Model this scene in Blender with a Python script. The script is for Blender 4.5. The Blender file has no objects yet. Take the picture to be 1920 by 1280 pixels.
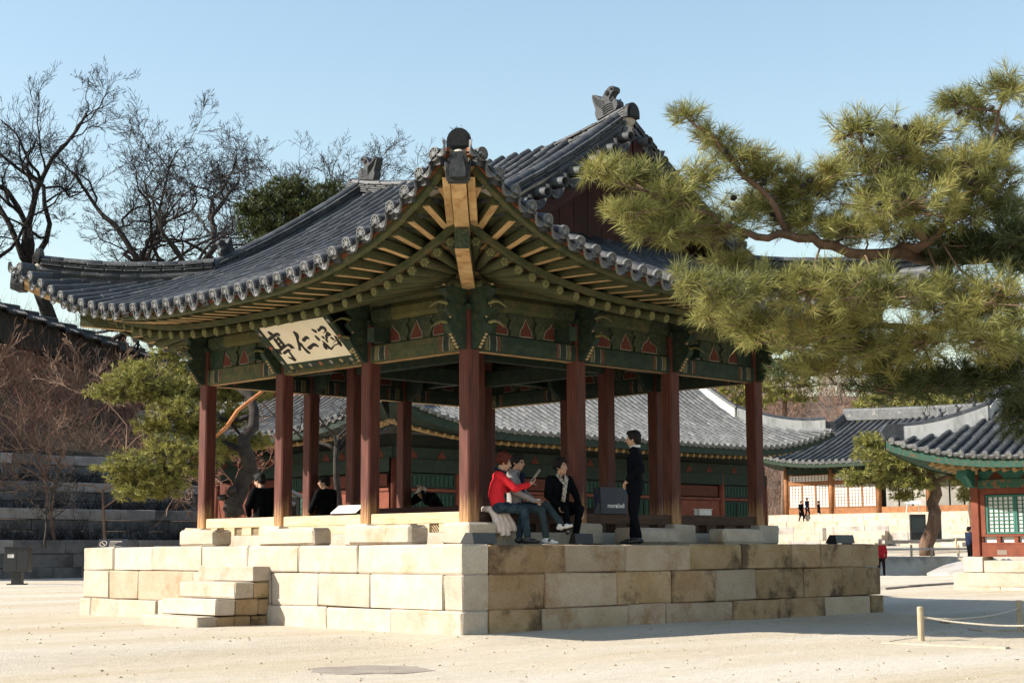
import bpy, math, random
from mathutils import Vector, Matrix, noise
R0 = random.Random(7)
S = bpy.context.scene
COL = S.collection
rad = math.radians

# ------------------------------------------------------------------ camera, sky, sun, exposure
CAM = Vector((-16.109, -17.492, 1.134))
YAW, PITCH, ROLL, FPX = 0.7991325, 0.1307726, -0.00417717, 2961.476
FW = Vector((math.cos(PITCH) * math.cos(YAW), math.cos(PITCH) * math.sin(YAW), math.sin(PITCH)))
_r = Vector((math.sin(YAW), -math.cos(YAW), 0)); _u = _r.cross(FW)
RT = _r * math.cos(ROLL) + _u * math.sin(ROLL)
UP = -_r * math.sin(ROLL) + _u * math.cos(ROLL)
cd = bpy.data.cameras.new('camera'); cam = bpy.data.objects.new('camera', cd); COL.objects.link(cam)
cd.sensor_width = 36; cd.lens = FPX / 1920 * 36; cd.clip_start = 0.1; cd.clip_end = 3000
mw = Matrix((RT, UP, -FW)).transposed().to_4x4(); mw.translation = CAM
cam.matrix_world = mw
S.camera = cam
SUN_TO = Vector((-0.671, 0.478, 0.567)).normalized()      # towards the sun
wd = bpy.data.worlds.new('World'); S.world = wd; wd.use_nodes = True
nt = wd.node_tree; bg = nt.nodes['Background']
sky = nt.nodes.new('ShaderNodeTexSky'); sky.sky_type = 'NISHITA'; sky.sun_disc = False
sky.sun_elevation = math.asin(SUN_TO.z)
sky.sun_rotation = math.atan2(SUN_TO.x, SUN_TO.y)
sky.air_density = 1.5; sky.dust_density = 0.8; sky.ozone_density = 1.0
nt.links.new(sky.outputs[0], bg.inputs[0]); bg.inputs[1].default_value = 0.093
sl = bpy.data.lights.new('sun', 'SUN'); sl.energy = 5.0; sl.angle = rad(0.5); sl.color = (1.0, 0.93, 0.82)
so = bpy.data.objects.new('sun', sl); COL.objects.link(so); so.rotation_euler = SUN_TO.to_track_quat('Z', 'Y').to_euler()
so.location = (-30, 20, 30)
S.view_settings.view_transform = 'Standard'; S.view_settings.look = 'None'
S.view_settings.gamma = 1; S.view_settings.exposure = 1.13
S.render.engine = 'CYCLES'
S.cycles.max_bounces = 6; S.cycles.diffuse_bounces = 2; S.cycles.glossy_bounces = 3
S.cycles.transparent_max_bounces = 6

def ray(px, py): return FW + RT * ((px - 960) / FPX) - UP * ((py - 640) / FPX)
def at(px, py, D): return CAM + ray(px, py) * D
def on(px, py, ax, val):
    d = ray(px, py); return CAM + d * ((val - CAM[ax]) / d[ax])
def depth_of(p): return max(0.5, (Vector(p) - CAM).dot(FW))

# ------------------------------------------------------------------ mesh helpers
class MB:
    def __init__(s): s.v = []; s.f = []; s.m = []
    def add(s, vs, fs, mi=0):
        o = len(s.v); s.v.extend([tuple(p) for p in vs])
        for f in fs: s.f.append([i + o for i in f]); s.m.append(mi)
    def box(s, c, d, mi=0, rot=None, ch=0.0):
        vs, fs = cbox(d, ch)
        c = Vector(c)
        s.add([(rot @ Vector(p) if rot else Vector(p)) + c for p in vs], fs, mi)
    def tube(s, path, rad_, n=6, mi=0, cap=True, up=None, flat=1.0):
        P = [Vector(p) for p in path]
        rr = rad_ if isinstance(rad_, (list, tuple)) else [rad_] * len(P)
        vs = []; fs = []; prev = None
        for i, p in enumerate(P):
            t = (P[min(i + 1, len(P) - 1)] - P[max(i - 1, 0)])
            if t.length < 1e-9: t = Vector((0, 0, 1))
            t.normalize()
            if prev is None:
                a = up if up else (Vector((0, 0, 1)) if abs(t.z) < .9 else Vector((1, 0, 0)))
            else: a = prev
            b = t.cross(a)
            if b.length < 1e-6: b = t.cross(Vector((1, 0.3, 0)))
            b.normalize(); a = b.cross(t).normalized(); prev = a
            for k in range(n):
                w = 2 * math.pi * k / n
                vs.append(p + (b * math.cos(w) + a * math.sin(w) * flat) * rr[i])
        for i in range(len(P) - 1):
            for k in range(n):
                fs.append((i * n + k, i * n + (k + 1) % n, (i + 1) * n + (k + 1) % n, (i + 1) * n + k))
        if cap: fs.append(tuple(range(n - 1, -1, -1))); fs.append(tuple((len(P) - 1) * n + k for k in range(n)))
        s.add(vs, fs, mi)
    def prism(s, poly, o, ax, ay, az, th, mi=0, side=None):
        # 2-D polygon (a,b) in frame o+a*ax+b*ay, extruded along az by th
        o = Vector(o); ax = Vector(ax); ay = Vector(ay); az = Vector(az); n = len(poly)
        A = [o + ax * p[0] + ay * p[1] for p in poly]; Bv = [p + az * th for p in A]
        s.add(A + Bv, [tuple(range(n - 1, -1, -1)), tuple(range(n, 2 * n))], mi)
        s.add(A + Bv, [(i, (i + 1) % n, n + (i + 1) % n, n + i) for i in range(n)], mi if side is None else side)
    def ell(s, c, r, mi=0, nu=10, nv=7, rot=None):
        c = Vector(c); vs = []; fs = []
        for j in range(nv + 1):
            th = math.pi * j / nv
            for i in range(nu):
                ph = 2 * math.pi * i / nu
                p = Vector((r[0] * math.sin(th) * math.cos(ph), r[1] * math.sin(th) * math.sin(ph), r[2] * math.cos(th)))
                vs.append((rot @ p if rot else p) + c)
        for j in range(nv):
            for i in range(nu):
                fs.append((j * nu + i, (j + 1) * nu + i, (j + 1) * nu + (i + 1) % nu, j * nu + (i + 1) % nu))
        s.add(vs, fs, mi)
    def mesh(s, name, mats, smooth=False):
        me = bpy.data.meshes.new(name); me.from_pydata(s.v, [], s.f)
        for m in (mats if isinstance(mats, (list, tuple)) else [mats]): me.materials.append(m)
        if any(s.m): me.polygons.foreach_set('material_index', s.m)
        if smooth: me.polygons.foreach_set('use_smooth', [True] * len(s.f))
        me.update(); return me
    def build(s, name, mats, parent=None, smooth=False):
        return link(name, s.mesh(name, mats, smooth), parent)

def cbox(d, ch=0.0):
    x, y, z = d[0] / 2, d[1] / 2, d[2] / 2
    if ch <= 0:
        vs = [(-x, -y, -z), (x, -y, -z), (x, y, -z), (-x, y, -z), (-x, -y, z), (x, -y, z), (x, y, z), (-x, y, z)]
        return vs, [(0, 3, 2, 1), (4, 5, 6, 7), (0, 1, 5, 4), (1, 2, 6, 5), (2, 3, 7, 6), (3, 0, 4, 7)]
    c = min(ch, x * .45, y * .45, z * .45); vs = []; idx = {}
    for sx in (-1, 1):
        for sy in (-1, 1):
            for sz in (-1, 1):
                for a in range(3):
                    p = [sx * (x - c), sy * (y - c), sz * (z - c)]
                    p[a] = (sx * x, sy * y, sz * z)[a]
                    idx[(sx, sy, sz, a)] = len(vs); vs.append(tuple(p))
    I = idx; fs = []
    for sg in (-1, 1):
        q = [I[(sg, a, b, 0)] for a, b in ((-1, -1), (1, -1), (1, 1), (-1, 1))]; fs.append(q if sg > 0 else q[::-1])
        q = [I[(a, sg, b, 1)] for a, b in ((-1, -1), (-1, 1), (1, 1), (1, -1))]; fs.append(q if sg > 0 else q[::-1])
        q = [I[(a, b, sg, 2)] for a, b in ((-1, -1), (1, -1), (1, 1), (-1, 1))]; fs.append(q if sg > 0 else q[::-1])
    for a in (-1, 1):
        for b in (-1, 1):
            q = [I[(a, b, -1, 0)], I[(a, b, 1, 0)], I[(a, b, 1, 1)], I[(a, b, -1, 1)]]; fs.append(q if a * b < 0 else q[::-1])
            q = [I[(a, -1, b, 0)], I[(a, 1, b, 0)], I[(a, 1, b, 2)], I[(a, -1, b, 2)]]; fs.append(q if a * b > 0 else q[::-1])
            q = [I[(-1, a, b, 1)], I[(1, a, b, 1)], I[(1, a, b, 2)], I[(-1, a, b, 2)]]; fs.append(q if a * b < 0 else q[::-1])
            for cc in (-1, 1):
                q = [I[(a, b, cc, 0)], I[(a, b, cc, 1)], I[(a, b, cc, 2)]]; fs.append(q if a * b * cc > 0 else q[::-1])
    return vs, fs

WM = {}
def link(name, data, parent=None, M=None, label=None):
    o = bpy.data.objects.new(name, data); COL.objects.link(o)
    M = M if M is not None else Matrix.Identity(4)
    WM[o.name] = M
    o.matrix_basis = M
    if parent is not None:
        o.parent = parent; o.matrix_parent_inverse = WM[parent.name].inverted()
    if label: o['label'] = label
    return o
def tag(o, label, cat, group=None):
    o['label'] = label; o['category'] = cat
    if group: o['group'] = group
    return o
def thing(name, label, cat, loc=(0, 0, 0), rz=0, group=None):
    o = link(name, None, None, Matrix.Translation(Vector(loc)) @ Matrix.Rotation(rz, 4, 'Z'))
    o.empty_display_size = .2
    return tag(o, label, cat, group)
def struct(o, kind='structure'): o['kind'] = kind; return o
def copy_tree(o, parent=None):
    c = o.copy(); COL.objects.link(c); WM[c.name] = WM.get(o.name, Matrix.Identity(4))
    if parent is not None: c.parent = parent
    for ch in list(o.children): copy_tree(ch, c)
    return c
def dup(root, M, label=None):
    c = copy_tree(root); c.matrix_basis = M; WM[c.name] = M
    if label: c['label'] = label
    return c
def frame(a, b, upv=Vector((0, 0, 1)), sx=1, sz=1):
    # unit mesh along +Y (0..1), x across, z up  ->  from a to b
    a = Vector(a); b = Vector(b); y = b - a; L = y.length; yn = y / L
    x = yn.cross(Vector(upv)); x.normalize(); z = x.cross(yn)
    M = Matrix((x * sx, y, z * sz)).transposed().to_4x4(); M.translation = a
    return M
def pieces(items, name, parent, limit=300, force_stuff=False, stuff_name=None):
    # items: (mesh, matrix, size, visible).  Largest in view become objects, the rest one joined part
    vis = [] if force_stuff else [it for it in items if it[3]]
    rest = list(items) if force_stuff else [it for it in items if not it[3]]
    vis.sort(key=lambda it: -it[2] / depth_of(it[1].translation))
    rest += vis[limit:]
    for me, M, sz, _ in vis[:limit]: link(name, me, parent, M)
    if rest:
        mb = MB(); mats = []
        for me, M, sz, _ in rest:
            base = []
            for m in me.materials:
                if m not in mats: mats.append(m)
                base.append(mats.index(m))
            vs = [M @ v.co for v in me.vertices]; o = len(mb.v); mb.v.extend([tuple(v) for v in vs])
            for p in me.polygons:
                mb.f.append([i + o for i in p.vertices]); mb.m.append(base[p.material_index] if base else 0)
        return struct(mb.build(stuff_name or name, mats, parent), 'stuff')

# ------------------------------------------------------------------ materials
def new_mat(name):
    m = bpy.data.materials.new(name); m.use_nodes = True
    nt = m.node_tree; return m, nt, nt.nodes['Principled BSDF']
def N(nt, t, **k):
    n = nt.nodes.new(t)
    for a, b in k.items():
        if a.startswith('i_'): n.inputs[int(a[2:])].default_value = b
        else: setattr(n, a, b)
    return n
def MAT(name, c1, c2=None, scale=4, rough=.8, bump=0.0, bscale=40, rnd=.12, stretch=(1, 1, 1), spec=.3, lo=.35, hi=.65,
        c3=None, s3=1.3, lo3=.55, hi3=.7, detail=5, st3=(1, 1, 1), hue=0.0, speck=0):
    m, nt, b = new_mat(name); L = nt.links.new
    tc = N(nt, 'ShaderNodeTexCoord'); mp = N(nt, 'ShaderNodeMapping'); mp.inputs['Scale'].default_value = stretch
    oi = N(nt, 'ShaderNodeObjectInfo'); ge = N(nt, 'ShaderNodeNewGeometry')
    off = N(nt, 'ShaderNodeVectorMath', operation='SCALE'); L(oi.outputs['Random'], off.inputs['Scale']); off.inputs[0].default_value = (37, 17, 29)
    ad = N(nt, 'ShaderNodeVectorMath', operation='ADD'); L(tc.outputs['Object'], ad.inputs[0]); L(off.outputs[0], ad.inputs[1])
    L(ad.outputs[0], mp.inputs[0])
    nz = N(nt, 'ShaderNodeTexNoise'); nz.inputs['Scale'].default_value = scale; nz.inputs['Detail'].default_value = detail; nz.inputs['Roughness'].default_value = .65
    L(mp.outputs[0], nz.inputs['Vector'])
    cr = N(nt, 'ShaderNodeValToRGB'); e = cr.color_ramp.elements
    e[0].position = lo; e[0].color = (*c1, 1); e[1].position = hi; e[1].color = (*(c2 or c1), 1)
    L(nz.outputs[0], cr.inputs[0]); col = cr.outputs[0]
    if c3:
        mp3 = N(nt, 'ShaderNodeMapping'); mp3.inputs['Scale'].default_value = st3; L(ad.outputs[0], mp3.inputs[0])
        n3 = N(nt, 'ShaderNodeTexNoise'); n3.inputs['Scale'].default_value = s3; n3.inputs['Detail'].default_value = 6; n3.inputs['Roughness'].default_value = .7
        L(mp3.outputs[0], n3.inputs['Vector'])
        r3 = N(nt, 'ShaderNodeMapRange'); r3.inputs[1].default_value = lo3; r3.inputs[2].default_value = hi3; L(n3.outputs[0], r3.inputs[0])
        mx = N(nt, 'ShaderNodeMix', data_type='RGBA'); L(r3.outputs[0], mx.inputs[0]); L(col, mx.inputs[6]); mx.inputs[7].default_value = (*c3, 1); col = mx.outputs[2]
    if speck:
        ns = N(nt, 'ShaderNodeTexNoise'); ns.inputs['Scale'].default_value = 38; ns.inputs['Detail'].default_value = 3; ns.inputs['Roughness'].default_value = .8; L(ad.outputs[0], ns.inputs['Vector'])
        rs_ = N(nt, 'ShaderNodeMapRange'); L(ns.outputs[0], rs_.inputs[0]); rs_.inputs[1].default_value = .3; rs_.inputs[2].default_value = .7; rs_.inputs[3].default_value = 1 - speck; rs_.inputs[4].default_value = 1 + speck
        h_ = N(nt, 'ShaderNodeHueSaturation'); L(rs_.outputs[0], h_.inputs['Value']); L(col, h_.inputs['Color']); col = h_.outputs[0]
    if rnd > 0:
        s = N(nt, 'ShaderNodeMath', operation='ADD'); L(oi.outputs['Random'], s.inputs[0]); L(ge.outputs['Random Per Island'], s.inputs[1])
        fr = N(nt, 'ShaderNodeMath', operation='FRACT'); L(s.outputs[0], fr.inputs[0])
        mr = N(nt, 'ShaderNodeMapRange'); mr.inputs[3].default_value = 1 - rnd; mr.inputs[4].default_value = 1 + rnd; L(fr.outputs[0], mr.inputs[0])
        hs = N(nt, 'ShaderNodeHueSaturation'); L(mr.outputs[0], hs.inputs['Value']); L(col, hs.inputs['Color']); col = hs.outputs[0]
        if hue:
            mh = N(nt, 'ShaderNodeMapRange'); mh.inputs[3].default_value = .5 - hue; mh.inputs[4].default_value = .5 + hue
            f2 = N(nt, 'ShaderNodeMath', operation='MULTIPLY'); f2.inputs[1].default_value = 7.3; L(fr.outputs[0], f2.inputs[0])
            f3 = N(nt, 'ShaderNodeMath', operation='FRACT'); L(f2.outputs[0], f3.inputs[0]); L(f3.outputs[0], mh.inputs[0]); L(mh.outputs[0], hs.inputs['Hue'])
    L(col, b.inputs['Base Color']); b.inputs['Roughness'].default_value = rough
    b.inputs['Specular IOR Level'].default_value = spec
    if bump:
        n2 = N(nt, 'ShaderNodeTexNoise'); n2.inputs['Scale'].default_value = bscale; n2.inputs['Detail'].default_value = 4
        L(mp.outputs[0], n2.inputs['Vector'])
        bp = N(nt, 'ShaderNodeBump'); bp.inputs['Strength'].default_value = bump; bp.inputs['Distance'].default_value = .02
        L(n2.outputs[0], bp.inputs['Height']); L(bp.outputs[0], b.inputs['Normal'])
    return m

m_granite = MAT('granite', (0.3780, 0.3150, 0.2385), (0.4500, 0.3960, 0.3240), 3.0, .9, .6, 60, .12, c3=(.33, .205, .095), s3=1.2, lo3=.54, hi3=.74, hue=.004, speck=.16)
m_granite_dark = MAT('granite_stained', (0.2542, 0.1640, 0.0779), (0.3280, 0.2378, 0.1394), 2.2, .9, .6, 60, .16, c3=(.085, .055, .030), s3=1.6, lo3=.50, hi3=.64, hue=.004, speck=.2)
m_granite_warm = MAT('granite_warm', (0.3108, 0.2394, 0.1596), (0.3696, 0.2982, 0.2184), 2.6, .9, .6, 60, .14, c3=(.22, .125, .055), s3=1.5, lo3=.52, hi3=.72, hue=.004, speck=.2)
m_granite_grey = MAT('granite_grey', (.28, .25, .23), (.36, .33, .30), 2.0, .9, .4, 50, .16, c3=(.14, .115, .095), s3=.9, lo3=.5, hi3=.75, speck=.12)
m_tile = MAT('roof_tile', (0.0216, 0.0239, 0.0275), (0.0443, 0.0479, 0.0515), 3.5, .6, .3, 30, .36, c3=(.15, .14, .12), s3=2.2, lo3=.56, hi3=.8, spec=.5)
m_tile_dk = MAT('figure_tile', (0.0220, 0.0242, 0.0264), (0.0413, 0.0440, 0.0468), 8, .65, .4, 30, .1)
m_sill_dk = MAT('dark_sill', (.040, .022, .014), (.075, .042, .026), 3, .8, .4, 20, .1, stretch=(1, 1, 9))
m_tile_pale = MAT('eave_tile_face', (0.1057, 0.1092, 0.1127), (0.1761, 0.1761, 0.1691), 9, .6, .5, 50, .18, c3=(.09, .09, .095), s3=6, lo3=.5, hi3=.75)
m_tile_grey = MAT('roof_tile_weathered', (0.0650, 0.0694, 0.0737), (0.1127, 0.1148, 0.1148), 3.0, .65, .3, 25, .28, c3=(.36, .33, .28), s3=2.0, lo3=.58, hi3=.8)
m_tile_black = MAT('tile_black', (0.0045, 0.0049, 0.0054), (0.0090, 0.0095, 0.0103), 6, .6, .3, 30, .1)
m_mortar = MAT('lime_mortar', (.26, .235, .20), (.36, .33, .28), 6, .95, .5, 30, .1)
m_green = MAT('green_paint', (0.0304, 0.0445, 0.0196), (0.0713, 0.0730, 0.0304), 5, .8, .3, 30, .15, c3=(.14, .085, .035), s3=7, lo3=.52, hi3=.75)
m_green_dk = MAT('dark_green_paint', (0.0092, 0.0235, 0.0159), (0.0235, 0.0385, 0.0217), 6, .8, .25, 30, .12, c3=(.06, .055, .026), s3=9, lo3=.55, hi3=.8)
m_green_carve = MAT('carved_green', (0.0117, 0.0267, 0.0167), (0.0628, 0.0670, 0.0301), 22, .8, .8, 26, .1, c3=(.012, .026, .02), s3=5, lo3=.5, hi3=.7)
m_yellowgreen = MAT('yellow_green_paint', (0.0659, 0.0659, 0.0201), (0.1008, 0.0930, 0.0310), 4, .8, .3, 30, .12)
m_rawwood = MAT('bare_wood', (.34, .205, .085), (.50, .35, .17), 3, .8, .4, 20, .2, stretch=(1, 1, 1), c3=(.20, .085, .03), s3=5, lo3=.52, hi3=.72)
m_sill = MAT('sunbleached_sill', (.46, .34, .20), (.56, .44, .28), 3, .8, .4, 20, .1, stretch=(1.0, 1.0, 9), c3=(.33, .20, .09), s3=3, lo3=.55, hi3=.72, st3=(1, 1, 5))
m_redbrown = MAT('red_brown_board', (.16, .045, .018), (.23, .085, .035), 6, .8, .3, 30, .2)
m_redpanel = MAT('red_panel', (0.0713, 0.0180, 0.0112), (0.0975, 0.0270, 0.0165), 5, .85, .2, 30, .05)
m_outline = MAT('pale_outline', (.38, .33, .28), None, 5, .9, 0, 30, .03)
m_hallgreen = MAT('hall_dark_green', (.008, .018, .013), (.017, .030, .020), 6, .8, .25, 30, .12)
m_horn = MAT('bracket_horn', (0.1125, 0.1200, 0.0450), (0.1800, 0.1650, 0.0750), 7, .8, .3, 30, .1)
m_pink = MAT('pink_flame', (.42, .22, .12), (.30, .30, .16), 30, .8, .3, 30, .1)
m_plaster = MAT('eave_plaster', (0.1406, 0.0919, 0.0469), (0.1875, 0.1266, 0.0703), 2, .9, .2, 30, .05)
m_dark = MAT('ceiling_dark', (.016, .028, .022), (.03, .04, .03), 3, .9, 0, 30, .05)
m_gable = MAT('gable_board', (0.0204, 0.0054, 0.0042), (0.0330, 0.0090, 0.0060), 4, .8, .3, 20, .2)
m_black = MAT('black_metal', (.006, .007, .008), (.010, .011, .013), 5, .45, .1, 60, .05, spec=.5)
m_white = MAT('white_paint', (.74, .73, .70), (.78, .77, .74), 2, .6, 0, 30, .02)
m_ink = MAT('black_ink', (.008, .008, .008), None, 5, .6, 0, 30, 0)
m_cream = MAT('cream_board', (.70, .64, .50), (.76, .70, .56), 2.5, .7, .1, 30, .02)

def column_mat():
    m, nt, b = new_mat('column_red'); L = nt.links.new
    tc = N(nt, 'ShaderNodeTexCoord'); sp = N(nt, 'ShaderNodeSeparateXYZ'); L(tc.outputs['Object'], sp.inputs[0])
    mp = N(nt, 'ShaderNodeMapping'); mp.inputs['Scale'].default_value = (22, 22, .9); L(tc.outputs['Object'], mp.inputs[0])
    nz = N(nt, 'ShaderNodeTexNoise'); nz.inputs['Scale'].default_value = 2; nz.inputs['Detail'].default_value = 6; L(mp.outputs[0], nz.inputs['Vector'])
    cr = N(nt, 'ShaderNodeValToRGB'); e = cr.color_ramp.elements; e[0].position = .3; e[0].color = (.040, .0105, .0075, 1); e[1].position = .7; e[1].color = (.112, .032, .021, 1); L(nz.outputs[0], cr.inputs[0])
    n2 = N(nt, 'ShaderNodeTexNoise'); n2.inputs['Scale'].default_value = 1; n2.inputs['Detail'].default_value = 8; n2.inputs['Roughness'].default_value = .75
    mp2 = N(nt, 'ShaderNodeMapping'); mp2.inputs['Scale'].default_value = (14, 14, .8); L(tc.outputs['Object'], mp2.inputs[0]); L(mp2.outputs[0], n2.inputs['Vector'])
    # worn paint on the lowest metre: height plus streaky noise
    h = N(nt, 'ShaderNodeMapRange'); L(sp.outputs[2], h.inputs[0]); h.inputs[1].default_value = 1.5; h.inputs[2].default_value = 2.7; h.inputs[3].default_value = .42; h.inputs[4].default_value = -.25
    s = N(nt, 'ShaderNodeMath', operation='ADD'); L(h.outputs[0], s.inputs[0]); L(n2.outputs[0], s.inputs[1])
    r = N(nt, 'ShaderNodeMapRange'); L(s.outputs[0], r.inputs[0]); r.inputs[1].default_value = .68; r.inputs[2].default_value = .95
    mx = N(nt, 'ShaderNodeMix', data_type='RGBA'); L(r.outputs[0], mx.inputs[0]); L(cr.outputs[0], mx.inputs[6]); mx.inputs[7].default_value = (.36, .20, .085, 1)
    L(mx.outputs[2], b.inputs['Base Color']); b.inputs['Roughness'].default_value = .7; b.inputs['Specular IOR Level'].default_value = .3
    bp = N(nt, 'ShaderNodeBump'); bp.inputs['Strength'].default_value = .4; bp.inputs['Distance'].default_value = .01; L(nz.outputs[0], bp.inputs['Height']); L(bp.outputs[0], b.inputs['Normal'])
    return m
m_column = column_mat()

# ------------------------------------------------------------------ unit meshes
def unit_box(name, mat, ch=.06, w=1, h=1):
    # along +Y 0..1, x -w/2..w/2, z 0..h
    vs, fs = cbox((w, 1, h), ch); mb = MB(); mb.add([(x, y + .5, z + h / 2) for x, y, z in vs], fs); return mb.mesh(name, mat)
def unit_roll(name, mat, r=.5, n=6, h=1.0, taper=.94, lip=True, leg=0.0):
    mb = MB(); vs = []; fs = []; sec = [(r, -leg)] * (leg > 0) + [(math.cos(math.pi * k / n) * r, math.sin(math.pi * k / n) * r * h) for k in range(n + 1)] + [(-r, -leg)] * (leg > 0); m = len(sec)
    for j, (y, q) in enumerate(((0, 1.0), (.9, taper), (1.0, taper * .97))):
        for x, z in sec: vs.append((x * q, y, z * q if z > 0 else z))
    for j in range(2):
        for k in range(m - 1): fs.append((j * m + k, j * m + k + 1, (j + 1) * m + k + 1, (j + 1) * m + k))
    fs.append(tuple(range(m - 1, -1, -1))); fs.append(tuple(2 * m + k for k in range(m)))
    mb.add(vs, fs); me = mb.mesh(name, mat)
    for p in me.polygons:
        if len(p.vertices) == 4: p.use_smooth = True
    return me
# ================================================================== the stone platform
T = 7.05; MID = T / 2; PO = 1.557; PT_ = 1.205
PX0, PX1 = -PO, T + PO
plat = thing('stone_platform', 'square granite block platform under the tiled pavilion', 'platform', (MID, MID, 0))
core = MB(); core.box((MID, MID, .55), (T + 2 * PO - .5, T + 2 * PO - .5, 1.10)); core.build('rubble_core', m_granite_grey, plat)
def stone_mesh(sx, sy, sz, mat, ch=.018, seed=0, jit=.006):
    rr = random.Random(seed); vs, fs = cbox((sx, sy, sz), ch); mb = MB()
    mb.add([(x + rr.uniform(-jit, jit), y + rr.uniform(-jit, jit), z + rr.uniform(-jit, jit)) for x, y, z in vs], fs)
    return mb.mesh('stone', mat)
sid = [0]
def stone(lo, hi, mat, parent, name='stone_block', ch=.020, gap=.007, jit=.009):
    sid[0] += 1
    d = [hi[i] - lo[i] - gap for i in range(3)]; c = [(hi[i] + lo[i]) / 2 for i in range(3)]
    return link(name, stone_mesh(*d, mat, ch, sid[0], jit), parent, Matrix.Translation(c))
ZC = [(.80, PT_), (.305, .80), (-.12, .305)]
leftj = [[160, 212, 283, 378, 465, 560, 670, 858], [160, 204, 258, 362, 430, 508, 596, 694, 831, 858], [158, 174, 226, 298, 380, 508, 614, 735, 858]]
rightj = [[858, 911, 1059, 1174, 1296, 1394, 1487, 1539, 1625, 1650], [858, 1021, 1157, 1261, 1342, 1418, 1509, 1579, 1650], [858, 898, 1014, 1175, 1245, 1372, 1460, 1545, 1630, 1655]]
stain_shade_r = {(1, 0), (1, 3), (1, 2), (0, 6), (2, 0)}
for c in range(3):
    z0, z1 = ZC[c]; dep = .5; out = (.0, .0, .03)[c]
    ys = [on(x, 1080, 0, -PO).y for x in leftj[c]]; ys[0] = T + PO + out; ys[-1] = -PO - out
    for i in range(len(ys) - 1):
        hi_y, lo_y = ys[i], ys[i + 1]
        dx = R0.uniform(-.02, .02); x0 = -PO - out + dx
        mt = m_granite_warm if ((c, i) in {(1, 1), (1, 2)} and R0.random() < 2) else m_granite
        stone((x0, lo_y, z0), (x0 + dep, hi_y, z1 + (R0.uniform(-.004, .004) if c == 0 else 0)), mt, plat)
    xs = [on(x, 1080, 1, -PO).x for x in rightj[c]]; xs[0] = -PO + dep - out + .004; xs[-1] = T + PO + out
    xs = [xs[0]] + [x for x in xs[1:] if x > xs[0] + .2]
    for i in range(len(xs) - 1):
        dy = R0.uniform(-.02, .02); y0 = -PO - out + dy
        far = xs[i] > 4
        mt = m_granite_dark if ((c, i) in stain_shade_r or (far and R0.random() < .8) or R0.random() < .25) else m_granite_warm  # right face browner and darker than the sunny one: shade put into the colour
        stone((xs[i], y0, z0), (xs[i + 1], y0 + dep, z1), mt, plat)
    # the two far faces
    n = 9
    for i in range(n):
        a = -PO + dep + (T + 2 * PO - dep) * i / n; b = -PO + dep + (T + 2 * PO - dep) * (i + 1) / n
        stone((a, T + PO - dep, z0), (b, T + PO, z1), m_granite, plat)
        a2 = -PO + dep + (T + 2 * PO - 2 * dep) * i / n; b2 = -PO + dep + (T + 2 * PO - 2 * dep) * (i + 1) / n
        stone((T + PO - dep, a2, z0), (T + PO, b2, z1), m_granite, plat)
# paving inside the edge
pv = 1.06
for i in range(8):
    for j in range(8):
        lo = (PX0 + .5 + i * pv * .956, PX0 + .5 + j * pv * .956, 1.10); hi = (lo[0] + pv * .956, lo[1] + pv * .956, 1.197)
        if hi[0] < .3 or lo[0] > T - .3 or hi[1] < .3 or lo[1] > T - .3: stone(lo, hi, m_granite, plat, 'paving_slab')
# steps on the sunny side
steps = thing('stone_steps', 'four granite steps up the sunlit side of the platform', 'steps', (-2.2, 3.6, 0))
Y0s, Y1s = 2.844, 4.39
fr = [(-1.885, .90, .66), (-2.215, .66, .41), (-2.53, .41, .155), (-2.86, .155, -.12)]
for k, (xf, zt, zb) in enumerate(fr):
    stone((xf, Y0s + .012 * k, zb), (xf + .36, Y1s + .01 * k, zt), m_granite, steps, 'tread_block', .02)
    back = xf + .36
    while back < -PO - .06:
        nb = min(-PO - .004, back + R0.uniform(.28, .6))
        if -PO - nb < .1: nb = -PO - .004
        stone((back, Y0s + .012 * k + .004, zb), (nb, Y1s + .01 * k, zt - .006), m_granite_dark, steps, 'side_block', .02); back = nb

# ================================================================== the pavilion
pav = thing('pavilion', 'open square pavilion with red pillars, green painted eaves and dark tiled hip and gable roof', 'pavilion', (MID, MID, PT_))
Bq = 2.35; ZB = 1.537
# plinths and stepping stones between them
for i in range(4):
    for j in range(4):
        if 0 < i < 3 and 0 < j < 3: continue
        x, y = i * Bq, j * Bq; s = .29
        stone((x - s, y - s, PT_), (x + s, y + s, ZB), m_granite, pav, 'plinth', .03, .0, .012)
for i in (1.9, T - 1.9):
    for j in (1.9, T - 1.9): stone((i - .28, j - .28, 1.10), (i + .28, j + .28, ZB + .1), m_granite, pav, 'plinth', .03)
def sstep(lo, hi): stone(lo, hi, m_granite, pav, 'stepping_stone', .045, .0, .012)
sstep((-.78, 5.60, PT_ - .004), (-.40, 6.70, 1.49)); sstep((-.80, 2.78, PT_ - .004), (-.42, 4.28, 1.485)); sstep((-.80, .42, PT_ - .004), (-.42, 1.92, 1.50))
sstep((2.72, -.80, PT_ - .004), (3.95, -.42, 1.47)); sstep((5.1, -.80, PT_ - .004), (6.2, -.42, 1.47))
# foundation strip under the sills
fs = MB()
for a, b in (((0, 0), (0, T)), ((0, 0), (T, 0)), ((T, 0), (T, T)), ((0, T), (T, T))):
    c = ((a[0] + b[0]) / 2, (a[1] + b[1]) / 2, 1.30); fs.box(c, (.24 if a[0] == b[0] else T - .24, .24 if a[1] == b[1] else T - .24, .19))
fs.build('foundation_strip', m_granite, pav)
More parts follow.
